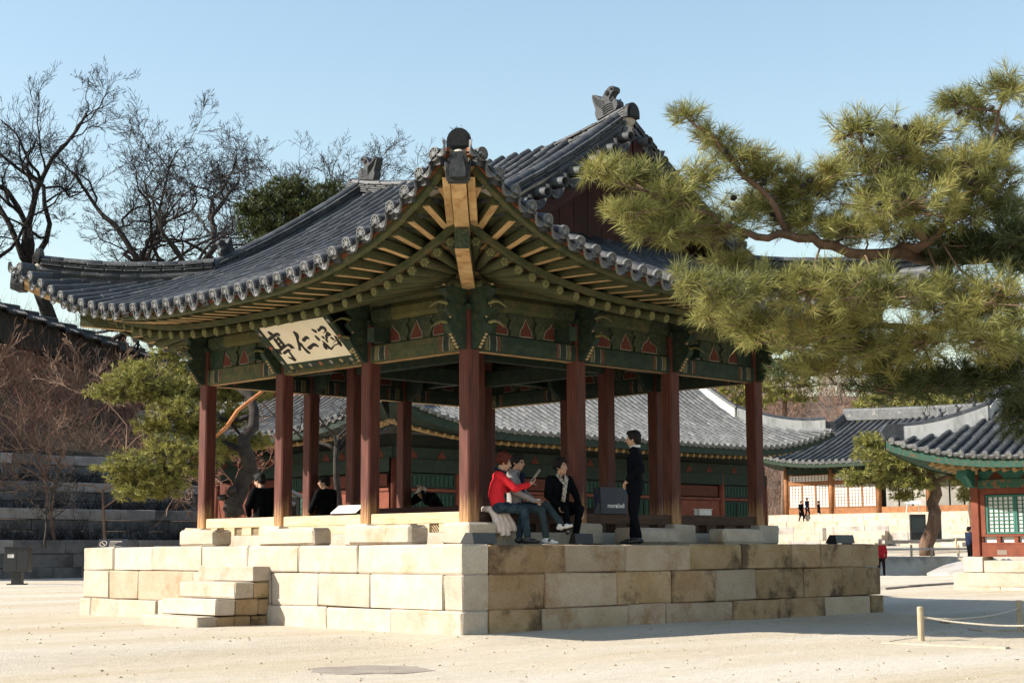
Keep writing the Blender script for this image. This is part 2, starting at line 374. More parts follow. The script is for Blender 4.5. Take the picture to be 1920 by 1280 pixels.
# pillars
cs = .117
def col_mesh(z0, z1):
    mb = MB(); c = .022; pr = [(-cs + c, -cs), (cs - c, -cs), (cs, -cs + c), (cs, cs - c), (cs - c, cs), (-cs + c, cs), (-cs, cs - c), (-cs, -cs + c)]
    vs = [(x, y, z) for z in (z0, z1) for x, y in pr]
    mb.add(vs, [(k, (k + 1) % 8, 8 + (k + 1) % 8, 8 + k) for k in range(8)] + [tuple(range(7, -1, -1)), tuple(range(8, 16))]); return mb.mesh('pillar', m_column)
cm = col_mesh(ZB - .005, 4.78); cmi = col_mesh(ZB + .09, 5.1)
for i in range(4):
    for j in range(4):
        if 0 < i < 3 and 0 < j < 3: continue
        link('pillar', cm, pav, Matrix.Translation((i * Bq, j * Bq, 0)))
for i in (1.9, T - 1.9):
    for j in (1.9, T - 1.9): link('pillar', cmi, pav, Matrix.Translation((i, j, 0)))
# sills, lattice vents, floor
def lattice(mb, o, ax, az, w, h, n, th=.014, dep=Vector((0, 0, 0))):
    # criss-cross grille
    o = Vector(o); ax = Vector(ax); az = Vector(az); st = w / n
    k = -n
    while k < n * 2:
        for sg in (1, -1):
            x0 = k * st; x1 = x0 + sg * h
            # clip to 0..w
            pts = []
            t0, t1 = 0.0, 1.0; dxx = x1 - x0
            for lim, sgn in ((0, 1), (w, -1)):
                f0 = sgn * (x0 - lim); f1 = sgn * (x1 - lim)
                if f0 < 0 and f1 < 0: t0 = 2
                elif f0 < 0: t0 = max(t0, f0 / (f0 - f1))
                elif f1 < 0: t1 = min(t1, f0 / (f0 - f1))
            if t1 - t0 > .05:
                a = o + ax * (x0 + dxx * t0) + az * (h * t0); b = o + ax * (x0 + dxx * t1) + az * (h * t1)
                mb.tube([a + dep * (.5 if sg > 0 else 0), b + dep * (.5 if sg > 0 else 0)], th, 4, cap=True)
        k += 1
for side in range(4):
    for k in range(3):
        a, b = k * Bq + cs + .002, (k + 1) * Bq - cs - .002; L = b - a; m = (a + b) / 2
        pos = 0 if side in (0, 1) else T
        ax = 1 if side in (0, 2) else 0            # sides 0: X=0, 1: Y=0, 2: X=T, 3: Y=T
        sb = MB(); sg = -1 if side < 2 else 1
        def P(al, ac, z): return (ac, al, z) if ax == 1 else (al, ac, z)
        # upper board and lower board with openings between them
        d = P(L, .15, .17); sb.box(P(m, pos, 1.615), (d[0], d[1], .17), 0, None, .01)
        nv = 3; ow = .23
        cents = [a + L * q for q in (.28, .52, .78)] if not (side == 0 and k == 1) else []
        edges = [a] + [e for c_ in cents for e in (c_ - ow / 2, c_ + ow / 2)] + [b]
        for q in range(0, len(edges), 2):
            e0, e1 = edges[q], edges[q + 1]; dd = P(e1 - e0, .146, .13); sb.box(P((e0 + e1) / 2, pos, 1.465), (dd[0], dd[1], .129))
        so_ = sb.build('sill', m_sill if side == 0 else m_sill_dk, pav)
        for c_ in cents:
            g = MB(); lattice(g, P(c_ - ow / 2, pos + sg * .03, 1.40), P(1, 0, 0), (0, 0, 1), ow, .135, 4, .008, Vector(P(0, sg * .01, 0)))
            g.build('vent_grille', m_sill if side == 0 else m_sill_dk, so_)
fl = MB(); fl.box((MID, MID, 1.62), (T - .2, T - .2, .05)); fl.build('floor_slab', m_gable, pav)
for i in range(22):
    w = (T - .3) / 22; y = .15 + i * w
    pb = MB(); pb.box((MID, y + w / 2, 1.662), (T - .32, w - .008, .028), 0, None, .003); pb.build('floor_plank', m_gable, pav)
for k, (a, b) in enumerate((((1.9, 1.9), (1.9, T - 1.9)), ((1.9, 1.9), (T - 1.9, 1.9)), ((T - 1.9, 1.9), (T - 1.9, T - 1.9)), ((1.9, T - 1.9), (T - 1.9, T - 1.9)))):
    mb = MB(); v = a[0] == b[0]; l = T - 3.8 - .24
    mb.box(((a[0] + b[0]) / 2, (a[1] + b[1]) / 2, 1.77), (.14 if v else l, l if v else .14, .19), 0, None, .01); mb.build('inner_sill', m_gable, pav)
    mb = MB(); mb.box(((a[0] + b[0]) / 2, (a[1] + b[1]) / 2, 4.45), (.16 if v else l, l if v else .16, .3), 0, None, .02); mb.build('inner_beam', m_green_dk, pav)
for i in (1.9, T - 1.9):
    for q in (0, T):
        mb = MB(); mb.box((i, q / T * (T - .95) + .475, 4.52), (.17, .95 * 1.0 + .75, .22)); mb.build('tie_beam', m_green_dk, pav)
        mb = MB(); mb.box((q / T * (T - .95) + .475, i, 4.525), (.95 + .75, .17, .22)); mb.build('tie_beam', m_green_dk, pav)
cb = MB(); cb.box((MID, MID, 5.22), (T - .1, T - .1, .06)); cb.build('ceiling_board', m_dark, pav)

# beams, frieze with ogee insets, octagonal purlin
OG = [(-.13, 0), (.13, 0), (.112, .09), (.065, .145), (.034, .195), (0, .265), (-.034, .195), (-.065, .145), (-.112, .09)]
OH = [(-.19, 0), (.19, 0), (.18, .09), (.125, .145), (.055, .155), (.025, .185), (0, .25), (-.035, .19), (-.12, .14), (-.165, .08)]
band_mats = [MAT('band_dark', (.010, .018, .016), (.02, .03, .026), 9, .85, .2, 30, .1), MAT('band_tan', (.085, .075, .036), (.13, .105, .05), 14, .85, .2, 30, .1), MAT('band_pale', (.20, .19, .14), (.13, .125, .09), 12, .85, .1, 30, .1), MAT('band_red', (.085, .026, .016), (.12, .045, .024), 12, .85, .2, 30, .1)]
def ring(poly, t):
    cx_ = sum(p[0] for p in poly) / len(poly); cy_ = sum(p[1] for p in poly) / len(poly); out = []
    for x, y in poly:
        dx, dy = x - cx_, y - cy_; l = math.hypot(dx, dy); out.append((x + dx / l * t, y + dy / l * t))
    return out
for side in range(4):
    ax = 1 if side in (0, 2) else 0; pos = 0 if side < 2 else T; sg = -1 if side < 2 else 1
    A = Vector((0, 1, 0)) if ax == 1 else Vector((1, 0, 0)); O = Vector((sg, 0, 0)) if ax == 1 else Vector((0, sg, 0))
    base = Vector((pos, 0, 0)) if ax == 1 else Vector((0, pos, 0))
    for k in range(3):
        a, b = k * Bq + cs + .003, (k + 1) * Bq - cs - .003; m = (a + b) / 2; L = b - a
        hand = A.cross(Vector((0, 0, 1))).dot(O)
        mb = MB()
        prof = [(-.10, 4.135), (-.085, 4.12), (.085, 4.12), (.10, 4.135), (.115, 4.26), (.10, 4.385), (.085, 4.40), (-.085, 4.40), (-.10, 4.385), (-.115, 4.26)]
        mb.prism(prof, base + A * a, O, (0, 0, 1), A, L, 0)
        mb.add([base + A * a + O * s_ + Vector((0, 0, 4.117)) for s_ in (-.083, .083)] + [base + A * b + O * s_ + Vector((0, 0, 4.117)) for s_ in (.083, -.083)], [(0, 1, 2, 3)], 1)
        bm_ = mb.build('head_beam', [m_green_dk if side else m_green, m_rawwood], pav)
        for face in (1, -1):
            for e0, sg_ in ((a, 1), (b, -1)):
                g = MB()
                for q0, w0, mi in ((.05, .035, 0), (.105, .07, 1), (.19, .025, 2), (.235, .10, 0), (.35, .02, 2), (.385, .05, 3)):
                    p_ = [(.1165, 4.26), (.103, 4.375)], [(.103, 4.145), (.1165, 4.26)]
                    for (o0, z0_), (o1, z1_) in p_:
                        l0, l1 = e0 + sg_ * q0, e0 + sg_ * (q0 + w0)
                        g.add([base + A * l0 + O * face * o0 + Vector((0, 0, z0_)), base + A * l1 + O * face * o0 + Vector((0, 0, z0_)), base + A * l1 + O * face * o1 + Vector((0, 0, z1_)), base + A * l0 + O * face * o1 + Vector((0, 0, z1_))], [(0, 1, 2, 3)], mi)
                o_ = g.build('painted_bands', band_mats, bm_); o_['kind'] = 'stuff'
        fz = MB(); fz.box(base + A * m + Vector((0, 0, 4.585)), (.07 if ax == 1 else L, L if ax == 1 else .07, .366))
        fo = fz.build('frieze_board', m_green_carve, pav)
        for face in (1, -1):
            for q, poly in ((.22, OH), (.5, OG), (.78, OH)):
                off = base + A * (a + L * q) + O * (face * .036) + Vector((0, 0, 4.435))
                g = MB(); g.prism(ring(poly, .012), off, A, (0, 0, 1), O * face, .004, 0); g.build('inset_outline', m_outline, fo)
                g = MB(); g.prism(poly, off + O * face * .0045, A, (0, 0, 1), O * face, .004, 0); g.build('ogee_inset', m_redpanel, fo)
            # carved cushions between the insets
            for q in (.365, .635):
                g = MB(); c_ = base + A * (a + L * q) + O * (face * .05)
                g.prism([(-.09, 4.41), (.09, 4.41), (.07, 4.46), (.12, 4.54), (.10, 4.62), (.05, 4.66), (.12, 4.72), (.12, 4.76), (-.12, 4.76), (-.12, 4.72), (-.05, 4.66), (-.10, 4.62), (-.12, 4.54), (-.07, 4.46)], c_ - O * face * .013, A, (0, 0, 1), O * face, .03, 0)
                g.build('carved_cushion', m_green_carve, fo)
        mb = MB()
        prof = [(-.06, 4.77), (.06, 4.77), (.11, 4.83), (.11, 4.96), (.06, 5.03), (-.06, 5.03), (-.11, 4.96), (-.11, 4.83)]
        l0 = base + A * a
        mb.prism(prof, l0, O, (0, 0, 1), A, L * .24, 2); mb.prism(prof, l0 + A * L * .241, O, (0, 0, 1), A, L * .518, 1); mb.prism(prof, l0 + A * L * .76, O, (0, 0, 1), A, L * .24, 2)
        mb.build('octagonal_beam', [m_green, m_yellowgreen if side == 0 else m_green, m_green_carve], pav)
    pl = MB(); e = .34
    pl.tube([base + A * (-e) + Vector((0, 0, 5.115 + (.0 if ax else .003))), base + A * (T + e) + Vector((0, 0, 5.115 + (.0 if ax else .003)))], .085, 12); pl.build('wall_plate', m_green, pav, True)
# brackets (two horned wings reaching outwards)
BP = [(-.02, 4.13), (.10, 4.15), (.17, 4.24), (.24, 4.32), (.33, 4.40), (.37, 4.47), (.30, 4.52), (.26, 4.60), (.34, 4.66), (.40, 4.72), (.33, 4.78), (.32, 4.88), (.38, 4.94), (.44, 5.02), (.38, 5.06), (-.02, 5.06)]
def horn(o, O, z, l):
    pts = []; rr = []
    for i in range(9):
        t = i / 8; pts.append(o + O * (.16 + l * t) + Vector((0, 0, z + .16 * math.sin(t * 2.35) - .12 * t * t))); rr.append(.034 * (1 - t) ** .7 + .004)
    return pts, rr
brk = []
for i in range(4):
    for j in range(4):
        if 0 < i < 3 and 0 < j < 3: continue
        dirs = []
        if i == 0: dirs.append(Vector((-1, 0, 0)))
        if i == 3: dirs.append(Vector((1, 0, 0)))
        if j == 0: dirs.append(Vector((0, -1, 0)))
        if j == 3: dirs.append(Vector((0, 1, 0)))
        c = Vector((i * Bq, j * Bq, 0))
        for O in dirs:
            A = Vector((0, 0, 1)).cross(O)
            mb = MB(); mb.prism(BP, c + O * cs - A * .06, O, (0, 0, 1), A, .12, 0)
            # spirals in relief on both cheeks
            for sd in (1, -1):
                for (px, pz, r) in ((.12, 4.33, .06), (.15, 4.47, .055), (.10, 4.60, .06), (.15, 4.74, .06), (.11, 4.90, .07), (.21, 4.99, .05)):
                    pts = [c + O * (cs + px + r * (1 - t / 14) * math.cos(t * .75)) + Vector((0, 0, pz + r * (1 - t / 14) * math.sin(t * .75))) + A * sd * .062 for t in range(13)]
                    mb.tube(pts, .006, 4, 1)
            bo = mb.build('bracket', [m_green_dk, m_green], pav)
            for z, l in ((4.40, .50), (4.70, .54)):
                g = MB(); p, r = horn(c + O * cs, O, z, l); g.tube(p, r, 6); g.build('horn', m_horn, bo, True)
            for z0_, x0_ in ((4.16, .125), (4.56, .22), (4.90, .26)):
                g = MB()
                for q in range(5):
                    g.ell(c + O * (cs + x0_ + q * .032 + .005) + Vector((0, 0, z0_ + q * .045)), (.03, .03, .022), 0, 6, 4)
                g.build('flame_scroll', m_pink, bo, True)
            # inward support
            mb = MB(); mb.prism([(0, 4.13), (-.14, 4.13), (-.22, 4.22), (-.30, 4.26), (-.38, 4.36), (-.42, 4.55), (-.46, 4.72), (0, 4.72)], c - O * cs - A * .055, O, (0, 0, 1), A, .11, 0); mb.build('inner_bracket', m_green_dk, pav)
            mb = MB(); mb.box(c + O * .02 + Vector((0, 0, 4.78)), (.28, .28, .09), 0, None, .02); mb.build('bearing_block', m_green_dk, pav)
# ================================================================== hip and gable roofs
class Roof:
    """local axes: ridge along v, slopes fall along u.  mapping to world by origin + unit vectors."""
    def __init__(s, org, U, V, HU, HV, G, z0, K, Rr, a1=.34, a2=.032, dF=4.2, flare=.22, wall=.55):
        s.o = Vector(org); s.U = Vector(U); s.V = Vector(V); s.HU = HU; s.HV = HV; s.G = G; s.z0 = z0; s.K = K; s.Rr = Rr
        s.a1 = a1; s.a2 = a2; s.dF = dF; s.fl = flare; s.gw = G - wall
    def W(s, u, v, z): return s.o + s.U * u + s.V * v + Vector((0, 0, z))
    def lift(s, dist): return s.K * max(0, 1 - dist / s.Rr) ** 3
    def z(s, d, dist): return s.z0 + s.a1 * d + s.a2 * d * abs(d) + s.lift(dist) * max(0, 1 - max(d, 0) / s.dF) ** 1.25
    def flo(s, d, dist): return s.fl * max(0, 1 - dist / s.Rr) ** 4 * max(0, 1 - d / 3) ** 2
    def pt(s, face, t, d, dz=0):
        """face 0:-u 1:-v 2:+u 3:+v ; t coordinate along that eave, d distance in from eave"""
        if face in (0, 2):
            dist = s.HV - abs(t); q = s.HU - d + s.flo(d, dist); sg = -1 if face == 0 else 1
            return s.W(sg * q, t, s.z(d, dist) + dz)
        dist = s.HU - abs(t); q = s.HV - d + s.flo(d, dist); sg = -1 if face == 1 else 1
        return s.W(t, sg * q, s.z(d, dist) + dz)
    def half(s, face): return s.HV if face in (0, 2) else s.HU
    def dmax(s, face, t):
        if face in (0, 2):
            if abs(t) <= s.G: return s.HU - .04
            return max(0, s.HV - abs(t))
        return max(0, min(s.HU - abs(t), s.HV - s.gw))
    def rows(s, face, sp):
        h = s.half(face); n = int((h - .12) / sp); return [k * sp for k in range(-n, n + 1)]
    def eave_line(s, face, d, dz, n=48, ext=0.0, zfun=None):
        h = s.half(face) + ext; out = []
        for i in range(n + 1):
            t = -h + 2 * h * i / n
            p = s.pt(face, t, d, dz)
            if zfun: p.z = s.o.z + zfun(max(0, s.half(face) - abs(t)))
            out.append(p)
        return out
    def trough(s, face, sp, step=.30, sag=.055, amp=.022):
        mb = MB(); rs = s.rows(face, sp); ts = [rs[0] - sp * .5] + [r + sp * .5 for r in rs]
        for k in range(len(ts) - 1):
            t0, t1 = ts[k], ts[k + 1]; tm = (t0 + t1) / 2
            D = s.dmax(face, tm)
            if D < .05: D = .05
            n = max(1, int(D / step)); vs = []; fs = []
            for i in range(n + 1):
                d = D * i / n - (.06 if i == 0 else 0)
                for e in ((0, 1) if 0 < i < n else (0,)):
                    dz = (amp if e == 1 else 0)
                    for q, sg_ in ((t0, -sag), (t0 * .75 + t1 * .25, -sag * .35), (t0 * .5 + t1 * .5, .02), (t0 * .25 + t1 * .75, -sag * .35), (t1, -sag)):
                        vs.append(s.pt(face, q, min(d, s.dmax(face, q) + .1), dz + sg_ * .9))
            m = len(vs) // 5
            for i in range(m - 1):
                for q in range(4): fs.append((i * 5 + q, i * 5 + q + 1, (i + 1) * 5 + q + 1, (i + 1) * 5 + q))
            mb.add(vs, fs)
        return mb
    def roll_items(s, face, sp, me, r, step, vis=True, d0=0.0, dz=.0):
        it = []
        for t in s.rows(face, sp):
            D = s.dmax(face, t); d = d0
            while d < D - .06:
                e = min(d + step, D)
                if D - e < step * .3: e = D
                a = s.pt(face, t + R0.uniform(-.008, .008), d, dz + R0.uniform(-.006, .006)); b = s.pt(face, t + R0.uniform(-.006, .006), e, dz + R0.uniform(-.004, .004))
                if (b - a).length > .04: it.append((me, frame(a, b, (0, 0, 1), r * .9, r * R0.uniform(1.1, 1.22)), (b - a).length, vis))
                d = e
        return it

def ridge_items(path, layers, me_box, me_roll, lat=None, seg=.36, vis=True):
    """stack of courses along a path; layers: (kind, z, width, height)"""
    P = [Vector(p) for p in path]; cum = [0]
    for i in range(1, len(P)): cum.append(cum[-1] + (P[i] - P[i - 1]).length)
    def at_(l):
        for i in range(1, len(P)):
            if l <= cum[i] + 1e-6:
                t = (l - cum[i - 1]) / max(1e-6, cum[i] - cum[i - 1]); return P[i - 1].lerp(P[i], t)
        return P[-1]
    out = []
    for q, (kind, z, w, h) in enumerate(layers):
        l = 0; first = True
        while l < cum[-1] - .03:
            e = l + seg * R0.uniform(.9, 1.1) * (.5 if first and q % 2 else 1); first = False
            if e > cum[-1] - seg * .4: e = cum[-1]
            a = at_(l) + Vector((0, 0, z + R0.uniform(-.005, .005))); b = at_(e) + Vector((0, 0, z + R0.uniform(-.005, .005)))
            ww = w * R0.uniform(.94, 1.06)
            if kind == 'roll': out.append((me_roll, frame(a, b, (0, 0, 1), ww, h * 2), (b - a).length, vis))
            elif kind == 'side':
                t = (b - a).normalized(); x = t.cross(Vector((0, 0, 1))).normalized()
                for sd in (1, -1):
                    upv = (x * sd * .75 + Vector((0, 0, .65))).normalized()
                    off = x * (sd * w * .5)
                    out.append((me_roll, frame(a + off, b + off, upv, h * 2, h * 2), (b - a).length, vis))
            else: out.append((me_box, frame(a, b, (0, 0, 1), ww, h), (b - a).length, vis))
            l = e
    return out

me_roll = unit_roll('roll_tile', m_tile, .5, 6, 1.0, .93, True, .75); me_thin = unit_box('ridge_tile', m_tile, .08); me_thick = unit_roll('ridge_roll', m_tile, .5, 6, 1, .97)
def disc_mesh(mat, r=.5):
    # round eave tile end: axis +Y pointing outwards is -Y side; rim, field, petals
    mb = MB(); n = 16; vs = []; fs = []
    prof = [(r, .12), (r, -.10), (r * .86, -.12), (r * .78, -.02), (r * .42, -.03), (r * .38, -.10), (r * .2, -.12)]
    for rr, y in prof:
        for k in range(n): a = 2 * math.pi * k / n; vs.append((math.cos(a) * rr, y, math.sin(a) * rr))
    for j in range(len(prof) - 1):
        for k in range(n): fs.append((j * n + k, (j + 1) * n + k, (j + 1) * n + (k + 1) % n, j * n + (k + 1) % n))
    fs.append(tuple((len(prof) - 1) * n + k for k in range(n))); fs.append(tuple(range(n)))
    mb.add(vs, fs)
    for k in range(8):
        a = 2 * math.pi * (k + .5) / 8; mb.box((math.cos(a) * r * .6, -.05, math.sin(a) * r * .6), (.12, .09, .12), 0, Matrix.Rotation(-a, 3, 'Y'))
    return mb.mesh('eave_disc', mat)
def drip_mesh(mat):
    # hanging tongue tile, width 1, curved, faces -Y
    mb = MB(); n = 10; top = []; bot = []
    for i in range(n + 1):
        x = -.5 + i / n; u = 2 * x
        top.append((x, 0, -.20 * (1 - u * u) + .02)); bot.append((x * .96, -.10, -.20 * (1 - u * u) - .38 * math.sqrt(max(0, 1 - u * u)) ** 1.1 - .03))
    vs = top + bot + [(p[0], p[1] + .07, p[2]) for p in top] + [(p[0], p[1] + .07, p[2]) for p in bot]; m = n + 1; fs = []
    for i in range(n):
        fs += [(i, m + i, m + i + 1, i + 1), (2 * m + i, 2 * m + i + 1, 3 * m + i + 1, 3 * m + i), (m + i, 3 * m + i, 3 * m + i + 1, m + i + 1), (i, i + 1, 2 * m + i + 1, 2 * m + i)]
    mb.add(vs, fs)
    # raised rim and motif
    rim = [(b[0], b[1] - .02, b[2] + .03) for b in bot]; mb.tube(rim, .028, 4)
    mb.tube([(t[0] * .86, t[1] - .02, t[2] - .07) for t in top], .022, 4)
    for x in (-.22, -.1, 0, .1, .22): mb.tube([(x, -.05, -.24), (x * .7, -.085, -.40)], .018, 4)
    return mb.mesh('drip_tile', mat)
me_disc = disc_mesh(m_tile_pale); me_drip = drip_mesh(m_tile_pale)

SPT = .338
roof = Roof((MID, MID, 0), (1, 0, 0), (0, 1, 0), 5.975, 5.975, 3.70, 5.05, 1.35, 5.9, .34, .031)
rf = link('roof', None, pav)
rf.empty_display_size = .2
def roof_base(r, face, dz, mat, name, parent, nt_=40, nd=8, d0=.14):
    mb = MB(); h = r.half(face); vs = []; fs = []
    for i in range(nt_ + 1):
        t = -h + 2 * h * i / nt_; D = max(.06, r.dmax(face, t))
        for j in range(nd + 1): vs.append(r.pt(face, t, d0 + (D - d0) * j / nd, dz))
    for i in range(nt_):
        for j in range(nd): fs.append((i * (nd + 1) + j, i * (nd + 1) + j + 1, (i + 1) * (nd + 1) + j + 1, (i + 1) * (nd + 1) + j))
    mb.add(vs, fs); return mb.build(name, mat, parent)
items = []; discs = []; drips = []
for face in range(4):
    tr = roof.trough(face, SPT, .30, .03, .022); o = tr.build('trough_tiles', m_tile_dk, rf); struct(o, 'stuff')  # troughs darker than the rolls: shade of the gaps put into the colour
    roof_base(roof, face, -.055, m_mortar, 'roof_bed', rf)
    items += roof.roll_items(face, SPT, me_roll, .172, .36, face < 2, 0.0, .045)
    for t in roof.rows(face, SPT):
        a = roof.pt(face, t, .0); b = roof.pt(face, t, .35); dr = (b - a).normalized()
        discs.append((me_disc, frame(a - dr * .03 + Vector((0, 0, .05)), a - dr * .03 + Vector((0, 0, .05)) + dr * .18, (0, 0, 1), .188, .188), .17, face < 2))
    rs = roof.rows(face, SPT)
    for t0 in [rs[0] - SPT] + rs:
        t = t0 + SPT / 2; a = roof.pt(face, t, -.04, .02); b = roof.pt(face, t, .3, .02); dr = (b - a).normalized(); dr.z *= .3; dr.normalize()
        # follow the eave line so that the tile stays square to its neighbours
        al = (roof.pt(face, t + .1, -.04) - roof.pt(face, t - .1, -.04)).normalized()
        x = al if al.dot(dr.cross(Vector((0, 0, 1)))) > 0 else -al
        z = x.cross(dr).normalized(); y = z.cross(x)
        M = Matrix((x * .235, y * .30, z * .27)).transposed().to_4x4(); M.translation = a
        if R0.random() < .96: drips.append((me_drip, M, .25, face < 2))
pieces(items, 'roll_tile', rf); pieces(discs, 'eave_disc', rf); pieces(drips, 'drip_tile', rf)

# ridges
G = roof.G; HU = roof.HU; HV = roof.HV
zr = lambda u, v: roof.z(HU - abs(u), HV - abs(v))
def main_z(v): return roof.z0 + roof.a1 * HU + roof.a2 * HU * HU - .54 + .46 * (v / G) ** 2
ritems = []
mp_ = [roof.W(0, v, main_z(v)) for v in [(-G - .05) + (2 * G + .1) * i / 24 for i in range(25)]]
LM = [('side', .02, .20, .075), ('side', .15, .19, .065), ('thin', .235, .34, .03), ('thin', .275, .31, .03), ('thin', .315, .34, .03), ('thin', .355, .30, .03), ('thin', .395, .33, .03), ('roll', .425, .21, .085)]
ritems += ridge_items(mp_, LM, me_thin, me_thick)
LN = [('side', -.06, .22, .08), ('side', .08, .20, .08), ('thin', .165, .36, .03), ('thin', .205, .32, .03), ('thin', .245, .35, .03), ('roll', .275, .21, .085)]
LH = [('side', -.06, .16, .075), ('thin', .03, .33, .03), ('thin', .075, .29, .03), ('thin', .12, .32, .03), ('roll', .15, .20, .085)]
nar = {}
for su in (-1, 1):
    for sv in (-1, 1):
        us = [.12 + (3.45 - .12) * i / 12 for i in range(13)]
        path = [roof.W(su * u, sv * (G - .16), roof.z(HU - u, 99) + .03) for u in us]
        nar[(su, sv)] = path
        ritems += ridge_items(path, LN, me_thin, me_thick, vis=(su < 0))
        hp = []
        for i in range(11):
            d = 2.50 - 2.14 * i / 10; w_ = i / 10
            q = roof.flo(d, d); hp.append(roof.W(su * (HU - d + q), sv * (HV - d + q), max(roof.z(d, d) + .02, 6.20 + .07 * (2 * w_ - 1) ** 2 + .08 * w_ ** 3)))
        ritems += ridge_items(hp, LH, me_thin, me_thick, vis=not (su > 0 and sv > 0))
        nar[(su, sv, 'h')] = hp
        fb_ = MB(); ns_ = len(hp); vs_ = []
        for i in range(ns_):
            t_ = (hp[min(i + 1, ns_ - 1)] - hp[max(0, i - 1)]); x_ = t_.cross(Vector((0, 0, 1))).normalized() * .12
            vs_ += [hp[i] - x_ + Vector((0, 0, -.45)), hp[i] + x_ + Vector((0, 0, -.45)), hp[i] + x_ + Vector((0, 0, .02)), hp[i] - x_ + Vector((0, 0, .02))]
        fb_.add(vs_, [(i * 4 + k, i * 4 + (k + 1) % 4, i * 4 + 4 + (k + 1) % 4, i * 4 + 4 + k) for i in range(ns_ - 1) for k in range(4)] + [(3, 2, 1, 0), (ns_ * 4 - 4, ns_ * 4 - 3, ns_ * 4 - 2, ns_ * 4 - 1)]); fb_.build('ridge_bed', m_tile_dk, rf)
pieces(ritems, 'ridge_tile', rf)
# verge tiles sticking out of both gables
vit = []
me_open = None
def open_roll(mat):
    mb = MB(); n = 12; vs = []; fs = []
    for rr, y in ((.5, 1), (.5, 0), (.38, 0), (.38, .35)):
        for k in range(n): a = 2 * math.pi * k / n; vs.append((math.cos(a) * rr, y, math.sin(a) * rr))
    for j in range(3):
        for k in range(n): fs.append((j * n + k, j * n + (k + 1) % n, (j + 1) * n + (k + 1) % n, (j + 1) * n + k))
    fs.append(tuple(3 * n + k for k in range(n))); mb.add(vs, fs); return mb.mesh('verge_tile', mat, True)
me_open = open_roll(m_tile); me_dripd = drip_mesh(m_tile)
for su in (-1, 1):
    for sv in (-1, 1):
        for k in range(9):
            u = .24 + k * .40; z = roof.z(HU - u, 99) - .02
            a = roof.W(su * u, sv * (G + .26), z - .03); b = roof.W(su * u, sv * (G - .25), z + .02)
            vit.append((me_open, frame(a, b, (0, 0, 1), .175, .175), .3, sv < 0))
            a = roof.W(su * (u + .20), sv * (G + .22), z - .12); b = roof.W(su * (u + .20), sv * (G - .2), z - .05)
            vit.append((me_dripd, frame(a, b, (0, 0, 1), .36, .36), .3, sv < 0))
pieces(vit, 'verge_tile', rf)
# gable walls of red boards with barge boards
for sv in (-1, 1):
    n = 17; us = [-2.9 + 5.8 * i / n for i in range(n + 1)]
    gz0 = roof.z(HV - roof.gw, 99) - .10
    for i in range(n):
        u0, u1 = us[i] + .006, us[i + 1] - .006
        t0 = roof.z(HU - abs(u0), 99) - .25; t1 = roof.z(HU - abs(u1), 99) - .25
        if max(t0, t1) < gz0 + .05: continue
        t0 = max(t0, gz0 + .02); t1 = max(t1, gz0 + .02)
        v0 = sv * roof.gw
        mb = MB(); mb.prism([(u0, gz0), (u1, gz0), (u1, t1), (u0, t0)], roof.W(0, v0, 0), roof.U, (0, 0, 1), roof.V * sv, .05); mb.build('gable_board', m_gable, rf)
    for su in (-1, 1):
        P = [roof.W(su * u, sv * (G + .02), roof.z(HU - u, 99) - .12) for u in [.02 + 3.1 * i / 10 for i in range(11)]]
        mb = MB()
        for i in range(10):
            a, b = P[i], P[i + 1]; dn = Vector((0, 0, -.34)); o_ = roof.V * sv * .06
            q = [a, b, b + dn, a + dn]; mb.add(q + [p + o_ for p in q], [(0, 1, 2, 3), (7, 6, 5, 4), (0, 4, 5, 1), (2, 6, 7, 3), (1, 5, 6, 2), (0, 3, 7, 4)])
        mb.build('barge_board', m_gable, rf)
    # soffit closing the roof beneath the verge
    mb = MB(); P = [(u, roof.z(HU - abs(u), 99) - .20) for u in [-3.3 + 6.6 * i / 20 for i in range(21)]]
    for i in range(20): mb.add([roof.W(P[i][0], sv * roof.gw, P[i][1]), roof.W(P[i + 1][0], sv * roof.gw, P[i + 1][1]), roof.W(P[i + 1][0], sv * (G + .05), P[i + 1][1]), roof.W(P[i][0], sv * (G + .05), P[i][1])], [(0, 1, 2, 3)])
    mb.build('verge_soffit', m_gable, rf)
# ridge-end caps, dragons, corner heads
def cap_arch(c, out, r, name='ridge_end_tile', mat=m_tile_black):
    mb = MB(); c = Vector(c); out = Vector(out).normalized(); x = out.cross(Vector((0, 0, 1))).normalized()
    poly = [(math.cos(math.pi * k / 10) * r, math.sin(math.pi * k / 10) * r * 1.15) for k in range(11)] + [(-r, -r * .5), (r, -r * .5)]
    mb.prism(poly, c - out * .04, x, (0, 0, 1), out, .09); mb.prism([(p[0] * .7, p[1] * .7) for p in poly], c + out * .05, x, (0, 0, 1), out, .02)
    return mb.build(name, mat, rf)
DR = [(-.24, 0), (.20, 0), (.26, .06), (.27, .13), (.235, .19), (.185, .215), (.165, .17), (.125, .185), (.105, .25), (.14, .30), (.175, .325), (.235, .345), (.25, .40), (.225, .445), (.16, .46), (.06, .42), (-.02, .36), (-.06, .33), (-.10, .37), (-.16, .44), (-.22, .47), (-.26, .44), (-.255, .34), (-.23, .20), (-.26, .12)]
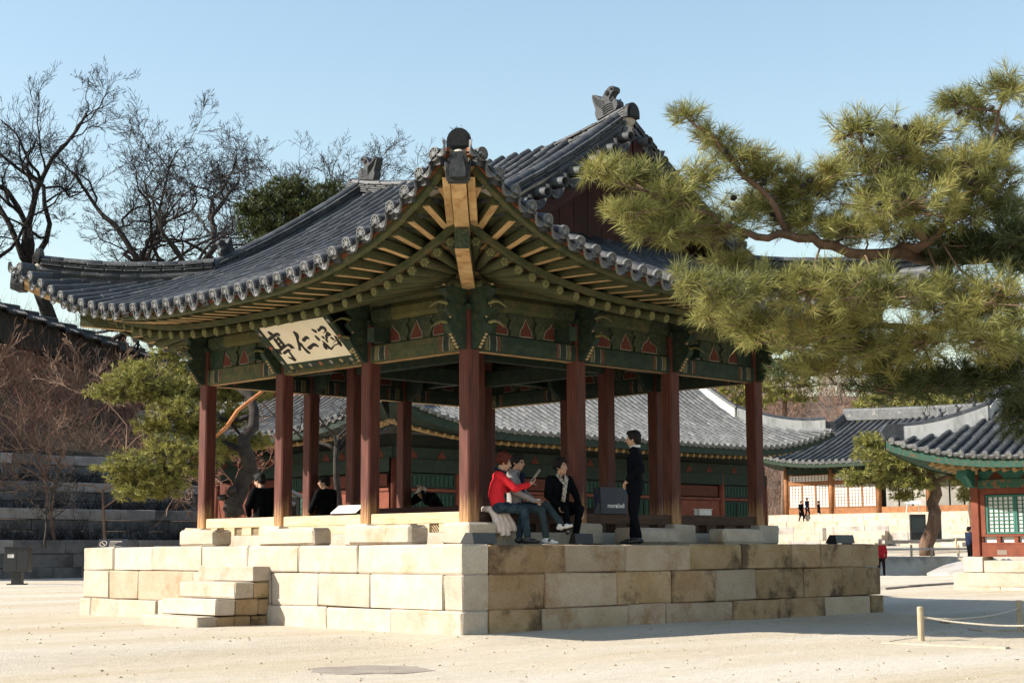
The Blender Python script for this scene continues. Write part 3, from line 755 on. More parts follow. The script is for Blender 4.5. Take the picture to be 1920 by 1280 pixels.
def dragon(c, out, sc=1.0, name='ridge_dragon'):
    c = Vector(c); out = Vector(out).normalized(); lat = out.cross(Vector((0, 0, 1))).normalized(); up = lat.cross(out).normalized()
    mb = MB(); w = .17 * sc
    mb.prism([(x * sc, y * sc) for x, y in DR], c - lat * w / 2, out, up, lat, w)
    for sd in (1, -1):
        o = c + lat * sd * (w / 2 + .004)
        P = lambda x, y: o + out * x * sc + up * y * sc
        for k in range(5): mb.tube([P(-.05 + .01 * k, .10 + .035 * k), P(-.13 - .006 * k, .20 + .04 * k), P(-.20 - .01 * k, .30 + .04 * k)], .012 * sc, 4)
        for k in range(4): mb.tube([P(.16, .04 + .035 * k), P(.05, .05 + .04 * k), P(-.08, .03 + .04 * k)], .011 * sc, 4)
        mb.ell(P(.09, .36), (.03 * sc,) * 3, 0, 8, 5); mb.tube([P(.09 + .045 * math.cos(t), .36 + .045 * math.sin(t)) for t in [q * .7 for q in range(10)]], .01 * sc, 4)
        mb.ell(P(.20, .40), (.03 * sc,) * 3, 0, 6, 4)
        for k in range(3): mb.box(P(.15 + .03 * k, .205 + .01 * k), (.02 * sc,) * 3)
    return mb.build(name, m_tile_dk, rf)
for sv in (-1, 1):
    e = roof.W(0, sv * (G + .06), main_z(G) + .34); cap_arch(e, roof.V * sv, .16)
    dirv = (roof.V * sv + Vector((0, 0, .22)))
    dragon(roof.W(0, sv * (G - .42), main_z(G - .4) + .50), dirv, 1.0)
    mo = MB(); mo.ell(roof.W(0, sv * (G - .02), main_z(G) + .24), (.17, .10, .12), 0, 8, 6); mo.ell(roof.W(0, sv * (G - .05), main_z(G) + .05), (.22, .09, .16), 0, 8, 6); mo.build('mortar_fill', m_mortar, rf, True)
    for su in (-1, 1):
        p = nar[(su, sv)]; d = (p[-1] - p[-2]).normalized()
        cap_arch(p[-1] + d * .02 + Vector((0, 0, .24)), d, .13, mat=m_tile)
        dragon(p[-2] + Vector((0, 0, .34)), d + Vector((0, 0, .15)), .62)
        mo = MB(); mo.ell(p[-1] + d * .05 + Vector((0, 0, .12)), (.14, .14, .17), 0, 8, 6); mo.build('mortar_fill', m_mortar, rf, True)
        h = nar[(su, sv, 'h')]; d = (h[-1] - h[-2]).normalized(); d.z = 0; d.normalize()
        cap_arch(h[-1] + d * .05 + Vector((0, 0, .17)), d, .168)
        mo = MB(); mo.ell(h[-1] + d * .05 + Vector((0, 0, -.02)), (.13, .13, .10), 0, 8, 6); mo.build('mortar_fill', m_mortar, rf, True)

# ---------------------------------------------------------------- timber under the eaves
def Lf(dist): return 1.35 * max(0, 1 - max(dist, 0) / 5.9) ** 3
def wpt(face, t, off, z):
    """off = distance outward from the column line, t = world coordinate along the side (0..T inside)"""
    return (Vector((-off, t, z)), Vector((t, -off, z)), Vector((T + off, t, z)), Vector((t, T + off, z)))[face]
def ZBt(off, m):
    """top plane of the flying rafters: off outward from the columns, m along the side from the nearer corner column"""
    w_ = 1.0 if off > 2.2 else (.97 + .03 * (off - 1.5) / .7 if off > 1.5 else .97 - .12 * (1.5 - off) / .4)
    return 5.02 + .07 * max(0, 2.34 - off) / 1.2 + Lf(m + 2.45) * w_
me_round = None
mbr = MB(); n = 10
mbr.tube([(0, 0, 0), (0, 1, 0)], .5, n); me_round = mbr.mesh('round_rafter', m_green, True)
mbe = MB(); mbe.tube([(0, 0, 0), (0, .2, 0)], [.5, .5], 12)
for k in range(6):
    a = k * math.pi / 3; mbe.ell((math.cos(a) * .26, -.1, math.sin(a) * .26), (.15, .25, .15), 1, 6, 4)
mbe.ell((0, -.1, 0), (.12, .25, .12), 1, 6, 4)
me_rend = mbe.mesh('rafter_rosette', [m_green, m_horn])
vs, fs_ = cbox((1, 1, 1), .04); mbf = MB(); mbf.add([(x, y + .5, z) for x, y, z in vs], fs_)
mbf.add([(-.46, .02, -.502), (.46, .02, -.502), (.46, .98, -.502), (-.46, .98, -.502)], [(0, 3, 2, 1)], 1)
me_fly = mbf.mesh('flying_rafter', [m_green, m_rawwood])
rr_items = []; re_items = []; fr_items = []
NS = 35
for face in range(4):
    for k in range(NS):
        t = -2.33 + (T + 4.66) * k / (NS - 1)            # eave coordinate of the flying rafter end
        dist = min(t + 2.45, T + 2.45 - t)
        fan = max(0, (-.35 - t), (t - T - .35))
        # flying rafter end 2.2 out, tail 1.18 out; fanned towards the corners
        f_ = .16 * max(0, 1 - dist / 5.9) ** 4
        lo_ = t < MID; m_ = t if lo_ else T - t; sl_ = .28 * max(0, .3 - m_); s2 = min(.95, .46 * max(0, .3 - m_))
        back = lambda v: v if lo_ else T - v
        mt_ = m_ + sl_ * 1.05; me_ = m_ + sl_ * .72; mi_ = me_ + s2 * 2.0
        tip = wpt(face, t, 2.22 + f_, ZBt(2.22, m_) - .075); tail = wpt(face, back(mt_), 1.18, ZBt(1.18, mt_) - .075)
        if dist > .42: fr_items.append((me_fly, frame(tip, tail, (0, 0, 1), .115, .13), .9, face < 2))
        e = wpt(face, back(me_), 1.5, 4.735 + Lf(me_ + 2.45)); i_ = wpt(face, back(mi_), -.5, 5.36 + .12 * Lf(me_ + 2.45))
        if me_ + 1.5 > .20:
            rr_items.append((me_round, frame(e, i_, (0, 0, 1), .155, .155), 1.5, face < 2))
            d_ = (i_ - e).normalized()
            re_items.append((me_rend, frame(e - d_ * .012, e - d_ * .012 + d_ * .06, (0, 0, 1), .158, .158), .16, face < 2))
pieces(fr_items, 'flying_rafter', pav); pieces(rr_items, 'round_rafter', pav); pieces(re_items, 'rafter_rosette', pav)
def ribbon(face, off, z0f, w, h, name, mat, n=60, ext=0):
    mb = MB(); rings = []
    for i in range(n + 1):
        t = -off - ext + (T + 2 * off + 2 * ext) * i / n; dist = min(t + 2.45, T + 2.45 - t)
        fl_ = .2 * max(0, 1 - max(dist, 0) / 5.9) ** 4
        z = z0f(dist)
        rings.append([wpt(face, t, off + fl_ - w / 2, z - h / 2), wpt(face, t, off + fl_ + w / 2, z - h / 2), wpt(face, t, off + fl_ + w / 2, z + h / 2), wpt(face, t, off + fl_ - w / 2, z + h / 2)])
    vs = [p for r_ in rings for p in r_]; f = []
    for i in range(n):
        for k in range(4): f.append((i * 4 + k, i * 4 + (k + 1) % 4, i * 4 + 4 + (k + 1) % 4, i * 4 + 4 + k))
    f += [(0, 1, 2, 3), (n * 4 + 3, n * 4 + 2, n * 4 + 1, n * 4)]
    mb.add(vs, f); return mb.build(name, mat, pav)
def sheet(face, offs, name, mat, n=60):
    mb = MB(); vs = []; f = []
    for i in range(n + 1):
        q = i / n
        for off, zf in offs:
            t = -off + (T + 2 * off) * q; dist = min(t + 2.45, T + 2.45 - t); fl_ = .2 * max(0, 1 - max(dist, 0) / 5.9) ** 4 if off > 1 else 0
            vs.append(wpt(face, t, off + fl_, zf(dist)))
    m = len(offs)
    for i in range(n):
        for j in range(m - 1): f.append((i * m + j, i * m + j + 1, (i + 1) * m + j + 1, (i + 1) * m + j))
    mb.add(vs, f); return mb.build(name, mat, pav)
for face in range(4):
    ribbon(face, 2.31, lambda d: 4.965 + Lf(d), .10, .10, 'eave_batten', m_green)
    ribbon(face, 2.36, lambda d: 5.045 + Lf(d) * 1.0, .06, .10, 'tile_fascia', m_redbrown)
    ribbon(face, 1.53, lambda d: 4.865 + Lf(d + .05) * .98, .085, .085, 'rafter_batten', m_green)
    sheet(face, [(o_, (lambda d, o_=o_: ZBt(o_, d - 2.45))) for o_ in (2.34, 2.1, 1.9, 1.7, 1.5, 1.3, 1.1)], 'eave_boarding', m_green)
    sheet(face, [(1.5, lambda d: 4.84 + Lf(d)), (.9, lambda d: 5.06 + Lf(d) * .75), (.3, lambda d: 5.25 + Lf(d) * .5), (-.5, lambda d: 5.46)], 'eave_plaster', m_plaster)
    # plaster web from the wall plate out to the rafters, rising towards the corners
    sheet(face, [(.02, lambda d: 5.15), (.28, lambda d: 5.20 + .30 * Lf(d))], 'plaster_web', m_plaster)
# hip rafters
for sx in (-1, 1):
    for sy in (-1, 1):
        cx_, cy_ = (0 if sx < 0 else T), (0 if sy < 0 else T)
        D = Vector((sx, sy, 0)).normalized(); c = Vector((cx_, cy_, 0)); q2 = math.sqrt(2)
        x = D.cross(Vector((0, 0, 1)))
        def beam(pts, w, h, name, mats):
            mb = MB(); vs = []; f = []
            for (l, z) in pts:
                p = c + D * l * q2 + Vector((0, 0, z)); vs += [p - x * w / 2, p + x * w / 2, p + x * w / 2 + Vector((0, 0, h)), p - x * w / 2 + Vector((0, 0, h))]
            n_ = len(pts)
            for i in range(n_ - 1):
                for k in range(4): mb_i = 1 if k == 0 else 0; mb.add([vs[i * 4 + k], vs[i * 4 + (k + 1) % 4], vs[i * 4 + 4 + (k + 1) % 4], vs[i * 4 + 4 + k]], [(0, 1, 2, 3)], mb_i)
            mb.add(vs[:4], [(3, 2, 1, 0)], 0); mb.add(vs[-4:], [(0, 1, 2, 3)], 2)
            return mb.build(name, mats, pav)
        beam([(-.4, 5.02), (.3, 5.06), (1.0, 5.14), (1.68, 5.24)], .20, .28, 'hip_rafter', [m_green, m_rawwood, m_green_carve])
        beam([(1.35, 5.50), (1.7, 5.55), (2.2, 5.78), (2.46, 5.95)], .20, .22, 'upper_hip_rafter', [m_rawwood, m_rawwood, m_green])
        for s_ in (1, -1):
            mb = MB()
            vs = []
            for (l, z) in ((1.40, 5.57), (1.7, 5.63), (2.2, 5.86), (2.40, 6.0)):
                p = c + D * l * q2 + x * s_ * .155 + Vector((0, 0, z)); vs += [p - x * .05 + x * s_ * .01, p + x * .05 + x * s_ * .01, p + x * .05 + x * s_ * .01 + Vector((0, 0, .14)), p - x * .05 + x * s_ * .01 + Vector((0, 0, .14))]
            for i in range(3): mb.add(vs[i * 4:i * 4 + 8], [(0, 1, 5, 4), (1, 2, 6, 5), (2, 3, 7, 6), (3, 0, 4, 7)])
            mb.build('corner_cheek', m_rawwood, pav)
        # beast-shaped tile socket over the beam end
        mb = MB(); o = c + D * 2.43 * q2 + Vector((0, 0, 5.90))
        mb.prism([(-.13, .0), (.13, .0), (.16, .12), (.13, .30), (.07, .40), (-.07, .40), (-.13, .30), (-.16, .12)], o, x, (0, 0, 1), D, .16)
        mb.prism([(-.10, .04), (.10, .04), (.11, .14), (.06, .34), (-.06, .34), (-.11, .14)], o + D * .158, x, (0, 0, 1), D, .10)
        for s_ in (1, -1):
            mb.ell(o + D * .2 + x * s_ * .09 + Vector((0, 0, .28)), (.04, .04, .04), 0, 6, 4); mb.tube([o + x * s_ * .14 + Vector((0, 0, .05)), o + D * .15 + x * s_ * .15 + Vector((0, 0, .15)), o + D * .05 + x * s_ * .16 + Vector((0, 0, .30))], .02, 5)
        mb.build('corner_beast_tile', m_tile_dk, pav)
# ================================================================== name board under the eaves
sign = thing('name_board', 'tilted name board with three black brush characters on cream', 'sign', (-.3, 3.5, 4.1))
xb = -.235
bl = on(539, 682.5, 0, xb); br = on(661, 664, 0, xb)
lo_, hi_ = -1.2, xb
for _ in range(40):
    xm = (lo_ + hi_) / 2
    if on(485, 614.5, 0, xm).y > bl.y: hi_ = xm
    else: lo_ = xm
tl = on(485, 614.5, 0, (lo_ + hi_) / 2)
sA = Vector((0, -1, 0)); SB = (tl - bl); SB.y = 0; Hs = SB.length; SB.normalize(); SNm = sA.cross(SB).normalized()
if SNm.x > 0: SNm = -SNm
Ws = bl.y - br.y
def sp(px, py, lift=0):
    d = ray(px, py); t = (bl - CAM).dot(SNm) / d.dot(SNm); return CAM + d * t + SNm * lift
def s2(px, py):
    p = sp(px, py) - bl; return (p.dot(sA), p.dot(SB))
mb = MB(); mb.prism([(0, 0), (Ws, 0), (Ws, Hs), (0, Hs)], bl - SNm * .03, sA, SB, SNm, .03); mb.build('panel', m_cream, sign)
fw = .13
for poly, nm in (([(-fw, -fw), (Ws + fw, -fw), (Ws, -.003), (0, -.003)], 'frame_board'), ([(-fw, -fw), (-.003, 0), (-.003, Hs), (-fw, Hs + fw)], 'frame_board'), ([(Ws + fw, -fw), (Ws + fw, Hs + fw), (Ws + .003, Hs), (Ws + .003, 0)], 'frame_board'), ([(0, Hs + .003), (Ws, Hs + .003), (Ws + fw, Hs + fw), (-fw, Hs + fw)], 'frame_board')):
    mb = MB(); mb.prism(poly, bl - SNm * .03, sA, SB, SNm, .05); mb.build(nm, m_green_dk, sign)
STROKES = [
 [(330,492),(350,483),(395,505),(425,535),(400,548),(370,545),(345,515)],
 [(338,588),(375,560),(440,515),(470,505),(500,510),(528,545),(515,560),(480,550),(400,610),(370,632),(345,615)],
 [(415,598),(448,585),(500,655),(560,728),(538,760),(520,745),(470,680)],
 [(462,562),(500,568),(560,640),(602,690),(575,712),(530,660),(480,600)],
 [(452,622),(490,588),(502,606),(468,640)], [(490,676),(530,640),(546,655),(510,695)], [(528,722),(572,682),(590,700),(548,742)],
 [(455,745),(490,752),(520,745),(600,690),(650,667),(690,685),(745,738),(690,748),(670,725),(640,705),(600,735),(550,775),(532,792),(555,830),(540,838),(500,815),(470,785)],
 [(560,800),(640,745),(690,770),(670,785),(640,800),(600,832),(570,826)],
 [(640,790),(672,790),(722,860),(766,910),(766,930),(740,937),(690,905),(635,875),(662,868),(700,885),(690,860)],
 [(712,490),(735,483),(790,520),(808,560),(805,620),(820,660),(832,690),(836,740),(836,775),(800,772),(795,720),(775,640),(755,570)],
 [(815,648),(850,668),(882,720),(950,780),(981,810),(970,826),(930,812),(890,770),(850,720),(825,690)],
 [(845,606),(900,554),(935,560),(970,600),(950,606),(930,600),(900,642),(870,642)],
 [(922,730),(970,690),(1020,657),(1060,670),(1106,710),(1100,724),(1060,710),(1030,712),(985,762),(955,757)],
 [(985,455),(1010,450),(1060,470),(1081,500),(1060,512),(1020,487)], [(1035,550),(1060,548),(1110,590),(1131,625),(1110,630),(1070,602)],
 [(1160,668),(1192,670),(1231,740),(1236,762),(1205,757),(1175,722)],
 [(1075,443),(1096,453),(1120,410),(1150,400),(1202,425),(1227,470),(1207,502),(1165,522),(1190,482),(1180,457),(1152,452),(1112,492),(1090,482)],
 [(1222,486),(1262,508),(1292,540),(1262,562),(1232,562),(1247,592),(1225,602),(1193,560)],
 [(1138,558),(1165,556),(1197,588),(1192,602),(1160,588)], [(1197,590),(1222,590),(1247,640),(1236,657),(1205,627)], [(1270,575),(1295,570),(1332,600),(1342,622),(1310,617)],
 [(1150,625),(1182,640),(1240,690),(1285,735),(1330,690),(1400,658),(1440,640),(1432,672),(1342,702),(1302,768),(1250,747),(1200,702)],
 [(1330,550),(1367,560),(1402,610),(1432,642),(1457,700),(1446,720),(1420,702),(1388,660),(1358,610)]]
for st in STROKES:
    mb = MB(); mb.prism([s2(460 + x / 8, 560 + y / 8) for x, y in st], bl + SNm * .001, sA, SB, SNm, .004); mb.build('brush_stroke', m_ink, sign)
fcol = [MAT('petal_grey', (.30, .28, .27)), MAT('petal_red', (.38, .10, .05)), MAT('petal_tan', (.36, .27, .13))]
fl_pos = [(-fw * .5, Hs * q) for q in (.84, .47, .07)] + [(Ws * q, -fw * .5) for q in (.04, .19, .34, .5, .66, .81, .96)] + [(Ws + fw * .5, Hs * q) for q in (.9, .5, .1)]
for q, (a, b) in enumerate(fl_pos):
    mb = MB(); r = .045; poly = []
    for k in range(32): an = 2 * math.pi * k / 32; rr = r * (.78 + .22 * math.cos(8 * an)); poly.append((a + rr * math.cos(an), b + rr * math.sin(an)))
    mb.prism(poly, bl + SNm * .021, sA, SB, SNm, .003, 0); mb.prism([(a + .013 * math.cos(k), b + .013 * math.sin(k)) for k in range(6)], bl + SNm * .0245, sA, SB, SNm, .003, 1)
    mb.build('painted_flower', [fcol[(0, 1, 0, 2, 2, 0, 1, 0, 2, 0, 0, 1, 2)[q]], m_horn], sign)

# ================================================================== ground
def sand_mat():
    m, nt, b = new_mat('sand'); L = nt.links.new
    tc = N(nt, 'ShaderNodeTexCoord')
    n1 = N(nt, 'ShaderNodeTexNoise'); n1.inputs['Scale'].default_value = .25; n1.inputs['Detail'].default_value = 8; n1.inputs['Roughness'].default_value = .6
    mp = N(nt, 'ShaderNodeMapping'); mp.inputs['Rotation'].default_value = (0, 0, -rad(45)); mp.inputs['Scale'].default_value = (.35, 1.9, 1); L(tc.outputs['Object'], mp.inputs[0]); L(mp.outputs[0], n1.inputs['Vector'])
    c = N(nt, 'ShaderNodeValToRGB'); e = c.color_ramp.elements; e[0].position = .35; e[0].color = (.50, .415, .295, 1); e[1].position = .62; e[1].color = (.60, .545, .46, 1); L(n1.outputs[0], c.inputs[0])
    n2 = N(nt, 'ShaderNodeTexNoise'); n2.inputs['Scale'].default_value = 55; n2.inputs['Detail'].default_value = 6; L(tc.outputs['Object'], n2.inputs['Vector'])
    r = N(nt, 'ShaderNodeMapRange'); L(n2.outputs[0], r.inputs[0]); r.inputs[1].default_value = .25; r.inputs[2].default_value = .75; r.inputs[3].default_value = .74; r.inputs[4].default_value = 1.16
    n4 = N(nt, 'ShaderNodeTexNoise'); n4.inputs['Scale'].default_value = 7; n4.inputs['Detail'].default_value = 7; n4.inputs['Roughness'].default_value = .7; n4.inputs['Distortion'].default_value = 1.5; L(mp.outputs[0], n4.inputs['Vector'])
    r4 = N(nt, 'ShaderNodeMapRange'); L(n4.outputs[0], r4.inputs[0]); r4.inputs[1].default_value = .3; r4.inputs[2].default_value = .7; r4.inputs[3].default_value = .86; r4.inputs[4].default_value = 1.08
    m4 = N(nt, 'ShaderNodeMath', operation='MULTIPLY'); L(r.outputs[0], m4.inputs[0]); L(r4.outputs[0], m4.inputs[1])
    h = N(nt, 'ShaderNodeHueSaturation'); L(c.outputs[0], h.inputs['Color']); L(m4.outputs[0], h.inputs['Value'])
    # scattered dark specks and scuffs
    n3 = N(nt, 'ShaderNodeTexNoise'); n3.inputs['Scale'].default_value = 3.2; n3.inputs['Detail'].default_value = 9; n3.inputs['Roughness'].default_value = .8; L(mp.outputs[0], n3.inputs['Vector'])
    r3 = N(nt, 'ShaderNodeMapRange'); L(n3.outputs[0], r3.inputs[0]); r3.inputs[1].default_value = .61; r3.inputs[2].default_value = .70; r3.inputs[4].default_value = .6
    mx = N(nt, 'ShaderNodeMix', data_type='RGBA'); L(r3.outputs[0], mx.inputs[0]); L(h.outputs[0], mx.inputs[6]); mx.inputs[7].default_value = (.24, .17, .10, 1)
    L(mx.outputs[2], b.inputs['Base Color']); b.inputs['Roughness'].default_value = .95; b.inputs['Specular IOR Level'].default_value = .1
    bp = N(nt, 'ShaderNodeBump'); bp.inputs['Strength'].default_value = .8; bp.inputs['Distance'].default_value = .035
    ad = N(nt, 'ShaderNodeMath', operation='ADD'); a2_ = N(nt, 'ShaderNodeMath', operation='MULTIPLY_ADD'); L(n4.outputs[0], a2_.inputs[0]); a2_.inputs[1].default_value = 1.6; L(n3.outputs[0], a2_.inputs[2]); L(n2.outputs[0], ad.inputs[0]); L(a2_.outputs[0], ad.inputs[1])
    L(ad.outputs[0], bp.inputs['Height']); L(bp.outputs[0], b.inputs['Normal'])
    return m
m_sand = sand_mat()
DV = Vector((.697, .717, 0)); SV = Vector((.717, -.697, 0))       # away from the camera / to the right
def gz(x, y):
    p = Vector((x, y, 0)) - Vector((CAM.x, CAM.y, 0)); d = p.dot(DV); s = p.dot(SV)
    z = .02 * math.exp(-(((x + 1.2) / 3.2) ** 2 + ((y + 3.2) / 1.6) ** 2))
    z += .02 * noise.noise((x * .25, y * .25, 0)) + .008 * noise.noise((x * 1.3, y * 1.3, 3))
    pd_ = math.hypot(max(-1.557 - x, 0, x - 8.607), max(-1.557 - y, 0, y - 8.607)); q_ = max(0, min(1, (pd_ - .05) / 1.1)); z -= .12 * q_ * q_ * (3 - 2 * q_) * max(0, min(1, (-.6 - y) / 1.0))
    sm = lambda a, b, v: max(0, min(1, (v - a) / (b - a))) ** 2 * (3 - 2 * max(0, min(1, (v - a) / (b - a))))
    right = sm(8, 12, s)
    z += right * (-.25 * sm(66, 68, d) + .95 * sm(73.5, 74.2, d) + .55 * sm(85, 112, d))
    z -= .6 * (1 - right) * sm(70, 95, d) * 0
    return z
def ground_mesh():
    mb = MB(); import bisect
    def axis(lo, hi, fine):
        v = []; x = lo
        while x < hi:
            v.append(x); ax_ = abs(x - fine[0]) if x < fine[0] else (abs(x - fine[1]) if x > fine[1] else 0)
            x += (.22 if -4 < x < 10 else .5) if ax_ == 0 else min(60, .5 + ax_ * .22)
        v.append(hi); return v
    xs = axis(-400, 900, (-14, 66)); ys = axis(-400, 900, (-18, 60))
    vs = [(x, y, gz(x, y) if -20 < x < 130 and -25 < y < 130 else 0) for x in xs for y in ys]; m = len(ys)
    fs = [(i * m + j, (i + 1) * m + j, (i + 1) * m + j + 1, i * m + j + 1) for i in range(len(xs) - 1) for j in range(m - 1)]
    mb.add(vs, fs); return mb
struct(ground_mesh().build('ground', m_sand, None, True))

# grit, pebbles and dry leaves lying on the sand
rg = random.Random(12); pb_ = MB(); lf_ = MB()
for k in range(1100):
    d = 9 + 26 * rg.random() ** 1.3; q_ = Vector((CAM.x, CAM.y, 0)) + DV * d + SV * rg.uniform(-.36, .36) * d
    if -1.7 < q_.x < 8.8 and -1.7 < q_.y < 8.8: continue
    z_ = gz(q_.x, q_.y)
    if k % 13:
        r_ = rg.uniform(.006, .02); pb_.ell((q_.x, q_.y, z_ + r_ * .2), (r_ * rg.uniform(.8, 1.5), r_ * rg.uniform(.8, 1.5), r_ * .7), 0, 5, 3)
    else:
        a_ = rg.uniform(0, 6.28); l_ = rg.uniform(.015, .05); u_ = Vector((math.cos(a_), math.sin(a_), rg.uniform(0, .4))) * l_; w_ = Vector((-math.sin(a_), math.cos(a_), rg.uniform(-.3, .3))) * l_ * .4; c_ = Vector((q_.x, q_.y, z_ + .008))
        lf_.add([c_ - u_, c_ + w_, c_ + u_, c_ - w_], [(0, 1, 2, 3)])
o = pb_.build('grit', MAT('grit', (.30, .23, .15), (.42, .35, .26), 8, .9, 0, 20, .3)); o['kind'] = 'stuff'
o = lf_.build('dry_leaves', MAT('dry_leaf', (.12, .065, .03), (.22, .13, .06), 8, .9, 0, 20, .3)); o['kind'] = 'stuff'

# ================================================================== background halls
m_hallred = MAT('hall_red', (.115, .027, .014), (.165, .045, .022), 3, .75, .2, 20, .12)
m_hallorange = MAT('hall_orange_wood', (.20, .082, .032), (.29, .13, .052), 3, .75, .2, 20, .12)
m_teal = MAT('teal_paint', (.022, .105, .080), (.04, .14, .105), 6, .7, 0, 20, .1)
m_paper = MAT('window_paper', (.56, .55, .51), (.64, .62, .58), 2, .8, 0, 20, .06)
m_paperdk = MAT('door_paper_green', (.016, .05, .034), (.025, .07, .045), 2, .8, 0, 20, .1)
m_plaster_ridge = MAT('ridge_plaster', (.56, .55, .51), (.66, .64, .60), 1.2, .9, .2, 20, .05, c3=(.22, .21, .20), s3=1.6, lo3=.5, hi3=.72, st3=(1, 1, .3))
m_dancheong = MAT('dancheong_band', (.016, .075, .050), (.03, .11, .072), 10, .75, .1, 20, .1, c3=(.26, .09, .03), s3=9, lo3=.54, hi3=.60)
m_rosette = MAT('rafter_rosette_tan', (.28, .185, .08), (.36, .25, .12), 8, .8, 0, 20, .1)
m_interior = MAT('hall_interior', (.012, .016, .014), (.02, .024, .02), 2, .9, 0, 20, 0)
def row_mesh(pts, r, mat, disc=True):
    mb = MB(); n = 6
    for i in range(len(pts) - 1):
        a, b = Vector(pts[i]), Vector(pts[i + 1]); y = b - a; L = y.length
        if L < .02: continue
        t = y / L; x = t.cross(Vector((0, 0, 1))).normalized(); z = x.cross(t)
        vs = []
        for q, sc in ((a, 1.0), (b, .88)):
            for k in range(n + 1): an = math.pi * k / n; vs.append(q + x * math.cos(an) * r * sc + z * math.sin(an) * r * sc)
        mb.add(vs, [(k, k + 1, n + 2 + k, n + 1 + k) for k in range(n)] + [tuple(range(n, -1, -1))], 0)
    if disc:
        a = Vector(pts[0]); t = (Vector(pts[1]) - a).normalized(); x = t.cross(Vector((0, 0, 1))).normalized(); z = x.cross(t)
        poly = [(math.cos(2 * math.pi * k / 10) * r * 1.12, math.sin(2 * math.pi * k / 10) * r * 1.12) for k in range(10)]
        mb.prism(poly, a - t * .06, x, z, t, .07, 1)
        if disc == 2:
            c = a + x * 1.05 * r * 2.0 * .55 - z * r * .4; poly = [(math.cos(math.pi + math.pi * k / 8) * r * 1.35, math.sin(math.pi + math.pi * k / 8) * r * 1.3) for k in range(9)]
            mb.prism(poly, a + x * r * 2.1 - z * r * .15 - t * .05, x, z, t, .05, 1)
    return mb
def hall_roof(R, root, sp, r, tmat, faces, step, ridge_w=.36, ridge_h=.55, gable=True, base_faces=(0, 1, 2, 3), back=True, m_rd=None):
    ro = link('roof', None, root); ro.empty_display_size = .2
    for face in base_faces:
        roof_base(R, face, -.03, tmat, 'roof_bed', ro, 36, 7, .0)
        if face in faces:
            o = R.trough(face, sp, step * 2, .05, .02).build('trough_tiles', tmat, ro); struct(o, 'stuff')
            for t in R.rows(face, sp):
                D = R.dmax(face, t)
                if D < .15: continue
                n = max(1, int(D / step)); row_mesh([R.pt(face, t, D * i / n, .01) for i in range(n + 1)], r, None, 2).build('tile_row', [tmat, m_tile_pale], ro)
    # plastered ridges
    def sweep(path, w, h, nm):
        mb = MB(); P = [Vector(p) for p in path]; n = len(P)
        vs = []
        for i, p in enumerate(P):
            t = (P[min(i + 1, n - 1)] - P[max(0, i - 1)]).normalized(); x = t.cross(Vector((0, 0, 1))).normalized(); up = Vector((0, 0, 1))
            vs += [p - x * w / 2 - up * .1, p + x * w / 2 - up * .1, p + x * w / 2 + up * h, p - x * w / 2 + up * h]
        f = [(i * 4 + k, i * 4 + (k + 1) % 4, i * 4 + 4 + (k + 1) % 4, i * 4 + 4 + k) for i in range(n - 1) for k in range(4)] + [(3, 2, 1, 0), (n * 4 - 4, n * 4 - 3, n * 4 - 2, n * 4 - 1)]
        mb.add(vs, f, 0); mb.tube([p + Vector((0, 0, h)) for p in P], w * .42, 8, 1); mb.build(nm, [m_rd or m_plaster_ridge, m_tile], ro)
    G, HU, HV = R.G, R.HU, R.HV; zt = R.z(HU, 99)
    sweep([R.W(0, -G + 2 * G * i / 16, zt - .15 + .4 * ((i - 8) / 8) ** 2) for i in range(17)], ridge_w, ridge_h, 'main_ridge')
    for su in (-1, 1):
        for sv in (-1, 1):
            if su > 0 and not back: continue
            d1 = HV - G
            sweep([R.W(su * (.1 + (HU - d1 - .1) * i / 8), sv * G, R.z(HU - .1 - (HU - d1 - .1) * i / 8, 99)) for i in range(9)], ridge_w * .9, ridge_h * .9, 'descending_ridge')
            sweep([R.W(su * (HU - d1 + (d1 - .25) * i / 8), sv * (HV - d1 + (d1 - .25) * i / 8), R.z(d1 - (d1 - .25) * i / 8, d1 - (d1 - .25) * i / 8) + .02) for i in range(9)], ridge_w * .85, ridge_h * .75, 'hip_ridge')
            p = R.W(su * (HU - .3), sv * (HV - .3), R.z(.3, .3) + .1); mb = MB(); d = (R.U * su + R.V * sv).normalized(); x = d.cross(Vector((0, 0, 1)))
            mb.prism([(0, -.15), (.5, -.12), (.62, .1), (.45, .3), (0, .3)], p - x * .14, d, (0, 0, 1), x, .28); mb.build('corner_beast_tile', m_tile, ro)
    if gable:
        for sv in (-1, 1):
            gz0 = R.z(HV - R.gw, 99) - .1; n = 14; w = HU - (HV - R.gw)
            for i in range(n):
                u0 = -w + 2 * w * i / n + .01; u1 = -w + 2 * w * (i + 1) / n - .01
                t0 = max(gz0 + .02, R.z(HU - abs(u0), 99) - .15); t1 = max(gz0 + .02, R.z(HU - abs(u1), 99) - .15)
                mb = MB(); mb.prism([(u0, gz0), (u1, gz0), (u1, t1), (u0, t0)], R.W(0, sv * R.gw, 0), R.U, (0, 0, 1), R.V * sv, .06); mb.build('gable_board', m_hallred, ro)
    return ro
